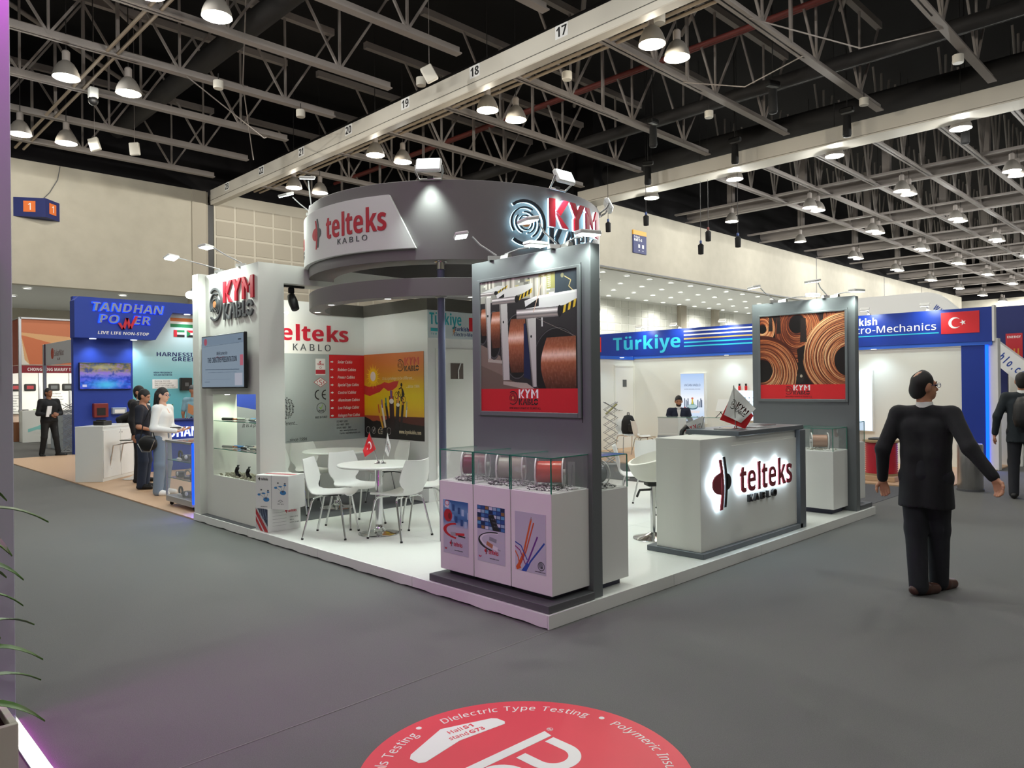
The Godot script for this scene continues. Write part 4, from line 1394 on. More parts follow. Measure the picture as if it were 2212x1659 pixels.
func drum_and_ring() -> void:
	var t := thing("round_drum", "big grey round drum sign hanging over the stand with two logos", "sign", RC)
	obj("shell", MB.new().lathe([Vector2(1.46, 2.885), Vector2(RR - 0.004, 2.885), Vector2(RR, 2.889), Vector2(RR, 3.671), Vector2(RR - 0.004, 3.675), Vector2(RR - 0.05, 3.675)], 128, true), M.drum_grey, t)
	obj("lining", MB.new().lathe([Vector2(1.46, 2.885), Vector2(1.46, 3.66), Vector2(0.0, 3.66)], 96, true), M.drum_grey, t)
	obj("cover", MB.new().lathe([Vector2(RR - 0.05, 3.675), Vector2(0.0, 3.668)], 64, true), M.drum_grey, t)
	# curved plaque, its right edge slanting
	var pq := MB.new()
	var N := 60
	for k in N:
		var P := []
		for s in [k, k + 1]:
			var f: float = float(s) / N
			for yy in [[3.0, deg_to_rad(lerpf(-75.0, 36.8, f))], [3.54, deg_to_rad(lerpf(-75.0, 27.9, f))]]:
				for r in [RR + 0.005, RR + 0.05]:
					P.append(Vector3(sin(yy[1]) * r, yy[0], cos(yy[1]) * r))
		pq.quad(P[1], P[5], P[7], P[3])
		pq.quad(P[4], P[0], P[2], P[6])
		pq.quad(P[3], P[7], P[6], P[2])
		pq.quad(P[0], P[4], P[5], P[1])
		if k == N - 1:
			pq.quad(P[5], P[4], P[6], P[7])
	obj("plaque", pq, M.white_matt, t)
	var bend_at := func(deg: float, y0: float, rad: float) -> Callable:
		return func(v: Vector3) -> Vector3:
			var a := deg_to_rad(deg) + v.x / RR
			return Vector3(sin(a) * (rad + v.z), y0 + v.y, cos(a) * (rad + v.z))
	var rp := RR + 0.05
	var g := MB.new()
	letters(g, "telteks", 0.235, Transform3D.IDENTITY, 0, true, 0.815, 0.004, 0.0, bend_at.call(0.1, 3.19, rp))
	obj("lettering_red", g, M.red_sign, t)
	g = MB.new()
	letters(g, "K A B L O", 0.055, Transform3D.IDENTITY, 0, false, 0.4, 0.004, 0.0, bend_at.call(6.6, 3.11, rp))
	obj("lettering_grey", g, M.ink_grey, t)
	telteks_mark(t, Transform3D.IDENTITY, 0.32, 0.004, M.red_sign, M.ink_grey, bend_at.call(-10.5, 3.12, rp))
	kym(t, Transform3D.IDENTITY, 0.125, 0.004, M.red_sign, M.ink_black, M.copper_ink, bend_at.call(-43.5, 3.1, rp))
	# back-lit letters: a lit plate behind each, its light falls on the drum
	kym(t, Transform3D.IDENTITY, 0.29, 0.02, M.red_sign, mat("letter_navy", hexc("1a2433"), 0.45), M.copper_ink, bend_at.call(67.2, 3.04, RR), 0.05)
	var sh := kym_shapes()
	g = MB.new()
	for key in ["red", "dark", "ring"]:
		for poly in sh[key]:
			var q := []
			for w in poly:
				q.append(w * 0.29)
			g.prism(q, 0.028, 0.046, bend_at.call(67.2, 3.04, RR))
	obj("halo_light", g, M.halo, t)

	t = thing("ceiling_ring", "lower grey ring with small downlights hanging under the round drum", "ring", RC)
	obj("band", MB.new().lathe([Vector2(1.56, 2.53), Vector2(RR - 0.003, 2.53), Vector2(RR, 2.533), Vector2(RR, 2.707), Vector2(RR - 0.003, 2.71), Vector2(1.56, 2.71), Vector2(1.56, 2.53)], 112, true, deg_to_rad(-47.0), deg_to_rad(213.0)), M.drum_grey, t)
	for k in 12:
		var a := deg_to_rad(44.2 - 19.5 + 30.0 * k)
		var o := Vector3(sin(a), 0, cos(a)) * 1.65
		if RC.z + o.z < -2.0 and RC.x + o.x < -3.9 or RC.x + o.x < -4.9:
			continue
		var rg := obj("downlight_ring", MB.new().lathe([Vector2(0.05, 0.0), Vector2(0.05, -0.006), Vector2(0.036, -0.006), Vector2(0.036, 0)], 16, true), M.steel_brushed, t)
		rg.position = o + Vector3(0, 2.53, 0)
		obj("light_disc", MB.new().lathe([Vector2(0, -0.003), Vector2(0.036, -0.003), Vector2(0.036, -0.001)], 16, true), M.downlight, t).position = o + Vector3(0, 2.53, 0)
		var l := SpotLight3D.new()
		l.name = "ring_spot"
		t.add_child(l)
		l.position = o + Vector3(0, 2.52, 0)
		l.rotation.x = -PI / 2
		l.spot_angle = 55.0
		l.spot_angle_attenuation = 0.7
		l.spot_range = 10.0
		l.spot_attenuation = 2.0
		l.light_energy = 0.95
		l.light_size = 0.035
		l.light_color = Color(0.95, 1.0, 0.97)
		l.shadow_enabled = true
	for s in [44.2, 221.0]:
		var a := deg_to_rad(s)
		t = thing("drum_post", "slim blue-grey round post carrying the drum, %s" % ["standing behind the front glass cases" if s < 90 else "standing in the store room"], "post", RC + Vector3(sin(a), 0, cos(a)) * 1.65)
		obj("tube", MB.new().tube([Vector3(0, PH, 0), Vector3(0, 2.885, 0)], 0.037, 20), M.post_blue, t)
		obj("flange", MB.new().lathe([Vector2(0.037, 2.80), Vector2(0.045, 2.80), Vector2(0.045, 2.87), Vector2(0.068, 2.875), Vector2(0.068, 2.885)], 20, true), M.chrome, t)
		obj("collar", MB.new().lathe([Vector2(0.037, 2.515), Vector2(0.06, 2.52), Vector2(0.06, 2.53)], 20, true), M.steel_brushed, t)
	# floodlights on the rim
	var lab := ["bright square floodlight on the drum rim between both logos", "bright square floodlight on the drum rim over the lit red letters", "floodlight seen edge-on at the right side of the drum"]
	var ang := [41.5, 86.9, 131.0]
	for i in 3:
		var a := deg_to_rad(ang[i])
		t = thing("floodlight", lab[i], "floodlight", RC + Vector3(sin(a), 0, cos(a)) * (RR - 0.02) + Vector3(0, 3.675, 0), a, "floodlights on the drum rim")
		obj("bracket", MB.new().tube([Vector3(-0.128, 0.11, 0.13), Vector3(-0.132, 0.05, 0.1), Vector3(-0.11, 0.0, 0.03), Vector3(0.11, 0.0, 0.03), Vector3(0.132, 0.05, 0.1), Vector3(0.128, 0.11, 0.13)], 0.012, 6), M.steel_brushed, t)
		obj("stand_arm", bx(Vector3(-0.03, 0.0, -0.1), Vector3(0.03, 0.03, 0.04)), M.steel_dark, t)
		var b := Basis(Vector3.RIGHT, deg_to_rad(-28.0))   # the lit face looks down and outward
		var o := Vector3(0, 0.12, 0.15)
		var hd := MB.new()
		hd.xf = Transform3D(b, o)
		hd.box(Vector3(-0.125, -0.078, -0.05), Vector3(0.125, 0.078, 0.0), 0.012)
		obj("housing", hd, M.white_plastic, t)
		var le := MB.new()
		le.xf = Transform3D(b, o)
		le.box(Vector3(-0.108, -0.062, 0.0), Vector3(0.108, 0.062, 0.006))
		obj("light_panel", le, M.lamp_cool, t)
		var l := SpotLight3D.new()
		l.name = "light"
		t.add_child(l)
		l.position = Vector3(0, 0.03, 0.12)
		l.basis = Basis(Vector3.RIGHT, deg_to_rad(-93.0))
		l.spot_angle = 44.0
		l.spot_angle_attenuation = 0.8
		l.spot_range = 30.0
		l.spot_attenuation = 2.0
		l.light_energy = 1.3
		l.light_size = 0.04
		l.light_color = Color(0.92, 1.0, 0.96)
		l.shadow_enabled = true
	for p in [[-27.0, "upper arm lamp reaching left from the drum rim"], [-38.0, "lower arm lamp reaching left from the drum rim"]]:
		var a := deg_to_rad(p[0])
		var bs := RC + Vector3(sin(a), 0, cos(a)) * 1.70 + Vector3(0, 3.675, 0)
		arm_light("arm_light", p[1], bs, [Vector3(-4.02, 3.946, -0.5), Vector3(-4.5, 3.85, -0.5)][1 if p[0] < -30.0 else 0], bs + Vector3(0, -0.6, 0.1), 1.0, "arm lamps on the drum")


func glass_case(called: String, label: String, at: Vector3, w: float, d: float, h: float, gh: float, kick: float) -> Node3D:
	# at: middle of the floor plan; body from kick to h, glass up to h + gh
	var t := thing(called, label, "display case", at)
	obj("kick", bx(Vector3(-w / 2 + 0.05, 0, -d / 2 + 0.05), Vector3(w / 2 - 0.05, kick, d / 2 - 0.06)), M.kick_blue, t)
	obj("body", bx(Vector3(-w / 2, kick, -d / 2), Vector3(w / 2, h, d / 2), 0.003), M.white_matt, t)
	obj("tray", bx(Vector3(-w / 2 + 0.012, h, -d / 2 + 0.012), Vector3(w / 2 - 0.012, h + 0.004, d / 2 - 0.012)), M.white_laminate, t)
	var x := w / 2 - 0.004
	var z := d / 2 - 0.004
	for s in [-1, 1]:
		obj("glass_pane", bx(Vector3(-x, h, s * z - 0.003), Vector3(x, h + gh, s * z + 0.003)), M.glass, t)
		obj("glass_pane", bx(Vector3(s * x - 0.003, h, -z), Vector3(s * x + 0.003, h + gh, z)), M.glass, t)
	obj("glass_top", bx(Vector3(-x, h + gh, -z), Vector3(x, h + gh + 0.006, z)), M.glass, t)
	var e := MB.new()
	for sx in [-1, 1]:
		for sz in [-1, 1]:
			e.box(Vector3(sx * x - 0.0035, h, sz * z - 0.0035), Vector3(sx * x + 0.0035, h + gh, sz * z + 0.0035))
		e.box(Vector3(sx * x - 0.0035, h + gh, -z), Vector3(sx * x + 0.0035, h + gh + 0.0065, z))
		e.box(Vector3(-x, h + gh, sx * z - 0.0035), Vector3(x, h + gh + 0.0065, sx * z + 0.0035))
	obj("glass_edges", e, M.glass_edge, t)
	return t


func cable_reel(label: String, at: Vector3, turn: float, col: String, r := 0.075, len := 0.17, fr := 0.1) -> Node3D:
	var t := thing("cable_reel", label, "reel", at, turn)
	var ax := Basis(Vector3.BACK, PI / 2)
	var mk := func(a: Array, m: Material, called: String, flat: bool) -> void:
		var b := MB.new()
		b.xf = Transform3D(ax, Vector3(0, fr, 0))
		b.lathe(a, 32, flat)
		obj(called, b, m, t)
	var pr := [Vector2(0.03, -len / 2)]
	for k in 23:
		pr.append(Vector2(r - 0.004 * (k % 2), -len / 2 + len * k / 22.0))
	pr.append(Vector2(0.03, len / 2))
	mk.call(pr, mat("winding_" + col, hexc(col), 0.25), "winding", false)
	for s in [-1, 1]:
		var y: float = s * (len / 2 + 0.006)
		mk.call([Vector2(0.012, y - 0.004), Vector2(fr, y - 0.004), Vector2(fr, y + 0.004), Vector2(0.012, y + 0.004)], M.acrylic, "flange", true)
		mk.call([Vector2(fr - 0.003, y - 0.005), Vector2(fr + 0.001, y - 0.005), Vector2(fr + 0.001, y + 0.005), Vector2(fr - 0.003, y + 0.005), Vector2(fr - 0.003, y - 0.005)], M.white_plastic, "flange_rim", true)
	mk.call([Vector2(0, -len / 2 - 0.02), Vector2(0.02, -len / 2 - 0.02), Vector2(0.02, len / 2 + 0.02), Vector2(0, len / 2 + 0.02)], M.white_plastic, "hub", true)
	return t


func granules(label: String, c: Vector3, w: float, d: float, n: int, key: String) -> void:
	var t := thing("cable_granules", label, "granules", c)
	for m in [["dark_chips", M.black_soft if key == "granule_mix" else M.granule_pale], ["pale_chips", M.white_plastic]]:
		var mb := MB.new()
		for k in n:
			var a := rng.randf() * TAU
			var q := sqrt(rng.randf())
			mb.xf = Transform3D(Basis.from_euler(Vector3(rng.randf() * 3, rng.randf() * 6, 0)), Vector3(cos(a) * q * w / 2, 0.004 + rng.randf() * 0.012 * (1.0 - q * 0.6), sin(a) * q * d / 2))
			mb.box(Vector3(-0.009, -0.003, -0.003), Vector3(0.009, 0.003, 0.003))
		stuff(obj(m[0], mb, m[1], t))


func test_tube(label: String, at: Vector3, h := 0.17) -> void:
	var t := thing("sample_cylinder", label, "cylinder", at)
	obj("foot", cbox(Vector3(0, 0.006, 0), Vector3(0.07, 0.012, 0.07), 0.003), M.white_plastic, t)
	obj("glass_wall", MB.new().lathe([Vector2(0.026, 0.012), Vector2(0.026, h), Vector2(0.03, h + 0.004)], 20), M.acrylic, t)
	obj("strand", MB.new().tube([Vector3(-0.008, 0.012, 0), Vector3(0.01, h * 0.92, 0.0)], 0.004, 6), M.ink_grey, t)


func poster_case(t: Node3D, x0: float, x1: float, y0: float, y1: float, z: float, p: Pic, key: String) -> MeshInstance3D:
	var o := obj("poster", bx(Vector3(x0, y0, z), Vector3(x1, y1, z + 0.002)), M.ink_white, t)
	var q := MB.new()
	q.quad(Vector3(x0, y0, z + 0.0025), Vector3(x1, y0, z + 0.0025), Vector3(x1, y1, z + 0.0025), Vector3(x0, y1, z + 0.0025))
	obj("poster_print", q, printed(key, p), o)
	return o


func slab(called: String, label: String, x0: float, x1: float, z0: float, z1: float, p: Pic, key: String, m: Material, red: String) -> void:
	var t := thing(called, label, "banner")
	obj("slab", bx(Vector3(x0, PH, z0), Vector3(x1, 2.665, z1), 0.004), m, t)
	obj("groove", bx(Vector3(x1 - 0.088, 1.36, z1), Vector3(x1 - 0.082, 2.53, z1 + 0.0015)), M.black, t)
	var px0 := x0 + 0.115
	var px1 := x1 - 0.115
	var f := MB.new()
	f.box(Vector3(px0 - 0.03, 1.395, z1), Vector3(px0, 2.515, z1 + 0.018), 0.003)
	f.box(Vector3(px1, 1.395, z1), Vector3(px1 + 0.03, 2.515, z1 + 0.018), 0.003)
	f.box(Vector3(px0, 1.395, z1), Vector3(px1, 1.43, z1 + 0.018), 0.003)
	f.box(Vector3(px0, 2.492, z1), Vector3(px1, 2.515, z1 + 0.018), 0.003)
	obj("frame", f, m, t)
	var o := obj("poster", bx(Vector3(px0, 1.43, z1), Vector3(px1, 2.492, z1 + 0.006)), M.ink_grey, t)
	var q := MB.new()
	q.quad(Vector3(px0, 1.612, z1 + 0.0065), Vector3(px1, 1.612, z1 + 0.0065), Vector3(px1, 2.492, z1 + 0.0065), Vector3(px0, 2.492, z1 + 0.0065))
	obj("photo_print", q, printed(key, p, 0.35), o)
	var rb := obj("red_band", bx(Vector3(px0, 1.43, z1 + 0.005), Vector3(px1, 1.612, z1 + 0.0075)), mat(red, hexc(red), 0.4), o)
	kym(rb, face_z(Vector3(px0 + 0.335, 1.485, z1 + 0.0075)), 0.068, 0.001, M.ink_white, M.ink_black, M.copper_ink)
	var tx := MB.new()
	letters(tx, "KYM KABLO SANAYİ VE TİCARET A.Ş.", 0.016, face_z(Vector3(px0 + 0.335, 1.452, z1 + 0.0075)), 0, false, 0.34, 0.001)
	obj("small_lettering", tx, M.ink_black, rb)


func spool_photo() -> Pic:
	var p := Pic.new(620, 680, hexc("2c2b2d"))
	p.rect(0, 0, 1, 0.2, hexc("9c9d92"))
	var f := FastNoiseLite.new()
	for k in 70:
		var x := fmod(k * 0.173, 1.0)
		var y := fmod(k * 0.119, 0.17)
		p.rect(x, y, x + 0.02 + 0.03 * (k % 3), y + 0.015 + 0.02 * (k % 2), [hexc("d2d3c8"), hexc("6f7068"), hexc("b3ae80"), hexc("4a4e50"), hexc("e2e2da"), hexc("8b8c84")][k % 6])
	# floor
	p.poly([Vector2(0, 0.58), Vector2(0.22, 0.7), Vector2(0.26, 0.9), Vector2(0.56, 1.0), Vector2(0, 1.0)], hexc("7d6f64"))
	p.poly([Vector2(0, 0.78), Vector2(0.2, 0.86), Vector2(0.5, 1.0), Vector2(0, 1.0)], hexc("6b5e54"))
	p.poly([Vector2(0.08, 0.72), Vector2(0.24, 0.74), Vector2(0.25, 0.77), Vector2(0.08, 0.75)], hexc("a8a498"))
	p.poly([Vector2(0.25, 0.93), Vector2(0.5, 0.95), Vector2(0.58, 1.0), Vector2(0.46, 1.0), Vector2(0.25, 0.96)], hexc("a8a093"))
	# machine blocks at the top
	p.rect(0.79, 0.0, 1.0, 0.22, hexc("3a444c"))
	p.line([Vector2(0.88, 0.05), Vector2(0.94, 0.09), Vector2(0.92, 0.14), Vector2(0.97, 0.19)], 0.008, hexc("c9b57c"))
	p.ell(0.86, 0.04, 0.015, 0.02, hexc("8d8a6a"))
	p.rect(0.63, 0.0, 0.79, 0.14, hexc("97955c"))
	for k in 7:
		p.rect(0.66, 0.012 + 0.017 * k, 0.69, 0.02 + 0.017 * k, hexc("e6ecd0"))
		p.rect(0.72, 0.012 + 0.017 * k, 0.75, 0.02 + 0.017 * k, hexc("dfe5c8"))
	for c in [[0.25, 0.0, 0.39, 0.1], [0.545, 0.03, 0.71, 0.2], [0.06, 0.0, 0.16, 0.07]]:
		p.rect(c[0], c[1], c[2], c[3], hexc("b4b0a2"))
		for k in 5:
			var x: float = lerpf(c[0], c[2], k / 5.0)
			p.rect(x, c[1], x + 0.012, c[3], [hexc("d9d6ca"), hexc("7d7a70")][k % 2])
	p.poly([Vector2(0.0, 0.1), Vector2(0.2, 0.05), Vector2(0.28, 0.06), Vector2(0.28, 0.1), Vector2(0.0, 0.14)], hexc("c6c8c4"))
	p.poly([Vector2(0.18, 0.13), Vector2(0.3, 0.09), Vector2(0.57, 0.07), Vector2(0.57, 0.13), Vector2(0.2, 0.2)], hexc("cbccc8"))
	p.poly([Vector2(0.485, 0.22), Vector2(0.6, 0.19), Vector2(1.0, 0.175), Vector2(1.0, 0.285), Vector2(0.5, 0.32)], hexc("d0d2d0"))
	p.poly([Vector2(0.485, 0.22), Vector2(0.6, 0.19), Vector2(1.0, 0.175), Vector2(1.0, 0.195), Vector2(0.6, 0.21)], hexc("e4e5e2"))
	p.poly([Vector2(0.49, 0.275), Vector2(0.63, 0.21), Vector2(0.63, 0.28), Vector2(0.49, 0.29)], hexc("1c1d20"))
	p.poly([Vector2(0.2, 0.165), Vector2(0.27, 0.13), Vector2(0.27, 0.165)], hexc("1c1d20"))
	# spools: dark flange, copper winding with a shiny band
	for s in [[0.02, 0.42, 0.07, 0.17, 0.0, 0.07, 0.25, 0.5, 0.31], [0.15, 0.5, 0.085, 0.23, 0.115, 0.22, 0.29, 0.62, 0.36], [0.4, 0.62, 0.15, 0.3, 0.305, 0.49, 0.37, 0.85, 0.54], [0.8, 0.8, 0.245, 0.33, 0.645, 0.98, 0.56, 1.02, 0.71]]:
		p.ell(s[0], s[1], s[2], s[3], hexc("19181b"))
		p.arc(s[0], s[1], s[2] * 0.98, s[3] * 0.98, 0.006, hexc("4a4a4c"))
		var top: float = s[6]
		var bot: float = s[7]
		for k in range(0, 120):
			var y: float = lerpf(top, bot, k / 119.0)
			var q: float = sin(PI * k / 119.0)
			var inset: float = (1.0 - q) * (s[5] - s[4]) * 0.18
			var d: float = (y - s[8]) / (bot - top)
			var c := hexc("4a281d").lerp(hexc("b46a48"), clampf(1.05 - absf(d) * 1.7, 0.0, 1.0))
			c = c.lerp(hexc("f0d3c2"), clampf(1.0 - absf(d) * 7.0, 0.0, 1.0) * 0.9)
			for i in 24:
				var x0: float = lerpf(s[4] + inset, s[5], i / 24.0)
				var x1: float = lerpf(s[4] + inset, s[5], (i + 1) / 24.0)
				var jit: float = 0.16 * f.get_noise_2d(i * 60.0, k * 7.0)
				p.rect(x0, y, x1, y + (bot - top) / 100.0, c.lightened(maxf(jit, 0.0)).darkened(maxf(-jit, 0.0)))
		p.arc(s[5], (top + bot) / 2.0, 0.03, (bot - top) / 2.0, 0.02, hexc("1b1a1c"), -PI / 2, PI / 2)
	# posts between
	for s in [[0.05, 0.115, 0.08, 0.115, 0.15, 0.72], [0.215, 0.3, 0.245, 0.32, 0.22, 0.92], [0.5, 0.6, 0.56, 0.6, 0.37, 0.985]]:
		p.poly([Vector2(s[0], s[4]), Vector2(s[1], s[4]), Vector2(s[3], s[5]), Vector2(s[2], s[5])], hexc("b9bab4"))
		p.poly([Vector2(s[0], s[4]), Vector2(s[0] + 0.015, s[4]), Vector2(s[2] + 0.01, s[5]), Vector2(s[2], s[5])], hexc("8a8a84"))
		p.ell((s[0] + s[1]) * 0.5, s[4] + 0.17, 0.008, 0.012, hexc("1c1c1e"))
	p.poly([Vector2(0.475, 0.42), Vector2(0.495, 0.42), Vector2(0.53, 0.7), Vector2(0.54, 0.92), Vector2(0.47, 0.9)], hexc("1c2445"))
	p.rect(0.655, 0.36, 0.668, 0.46, hexc("c9cac8"))
	# rollers and hazard bars
	for s in [[0.0, 0.165, 0.1, 0.1, 0.03], [0.133, 0.39, 0.164, 0.167, 0.055], [0.4, 0.82, 0.29, 0.3, 0.082]]:
		for k in 24:
			var v := k / 23.0
			var c := hexc("5f5c5c").lerp(hexc("f2eeea"), clampf(1.0 - absf(v - 0.3) * 3.2, 0.0, 1.0)).lerp(hexc("b4a49c"), clampf(1.0 - absf(v - 0.8) * 5.0, 0.0, 1.0) * 0.6)
			var dy: float = s[4] * v
			p.poly([Vector2(s[0], s[2] + dy), Vector2(s[1], s[3] + dy), Vector2(s[1], s[3] + dy + s[4] / 20.0), Vector2(s[0], s[2] + dy + s[4] / 20.0)], c)
		p.ell(s[1] + 0.012, s[3] + s[4] * 0.5, 0.02, s[4] * 0.62, hexc("161617"))
		var q := Vector2(s[1] + 0.03, s[3] + s[4] * 0.08)
		var e: Vector2 = Vector2(0.021, -0.0085) * (0.45 + s[4] * 8.0)
		for k in 8:
			p.poly([q, q + e, q + e + Vector2(-0.012, s[4] * 0.8), q + Vector2(-0.012, s[4] * 0.8)], hexc("c9a935") if k % 2 else hexc("19191a"))
			q += e
	p.line([Vector2(0.68, 0.02), Vector2(0.575, 0.33)], 0.006, hexc("d9b9a0"))
	p.line([Vector2(0.58, 0.37), Vector2(0.97, 0.56)], 0.003, hexc("8a8078"))
	return p


func coil_photo() -> Pic:
	var p := Pic.new(560, 500, hexc("1d1514"))
	# bundles of copper wire: every strand an arc, its tone changing along the bend
	var dark := hexc("4a1f18")
	var mid := hexc("b4643c")
	var pale := hexc("f0cf9c")
	var coils := [[0.98, 0.1, 0.22, 0.34, 0.06, 0.0, 0.5, 0.9], [0.03, 0.16, 0.15, 0.24, 0.05, 0.0, 0.6, 1.2], [0.46, 0.12, 0.27, 0.42, 0.1, 0.14, 0.35, 0.2], [0.02, 0.78, 0.45, 0.55, 0.13, 0.1, 0.6, 0.9], [1.04, 0.66, 0.52, 0.6, 0.16, -0.06, 0.62, 3.6]]
	for c in coils:
		p.ell(c[0], c[1] + c[5] * 0.5, c[2], c[3], dark)
		for k in 58:
			var f := k / 57.0
			var rx: float = lerpf(c[2], c[4], f)
			var ry: float = lerpf(c[3], c[4] * 1.3, f)
			var cy: float = c[1] + c[5] * (1.0 - f) + 0.012 * sin(k * 1.9)
			var n := 22
			for i in n:
				var a0 := TAU * i / n + 0.11 * k
				var lit: float = 0.5 + 0.5 * cos(a0 + 0.14 - c[7])
				var tone: float = clampf(c[6] * (0.35 + 0.75 * lit) + 0.26 * sin(k * 2.3) + 0.1 * sin(k * 0.7), 0.0, 1.0)
				var col: Color = dark.lerp(mid, tone * 2.0) if tone < 0.5 else mid.lerp(pale, tone * 2.0 - 1.0)
				p.arc(c[0] + 0.008 * sin(k * 1.3), cy, rx, ry, 0.0075, col, a0, a0 + TAU / n + 0.02)
		p.ell(c[0], c[1] + 0.02, c[4], c[4] * 1.3, hexc("151010"))
	for b in [[0.115, 0.0, 0.15, 0.22], [0.215, 0.0, 0.25, 0.26], [0.5, 0.06, 0.56, 0.4]]:
		p.poly([Vector2(b[0], b[1]), Vector2(b[2], b[1]), Vector2(b[2] + 0.01, b[3]), Vector2(b[0] - 0.01, b[3])], hexc("2b2220"))
	p.poly([Vector2(0.45, 0.5), Vector2(0.55, 0.44), Vector2(0.52, 0.7), Vector2(0.56, 1), Vector2(0.43, 1), Vector2(0.47, 0.72)], hexc("1d1716"))
	p.ell(0.485, 0.91, 0.045, 0.07, hexc("2e2826"))
	p.ell(0.5, 0.88, 0.015, 0.022, hexc("b3a894"))
	return p


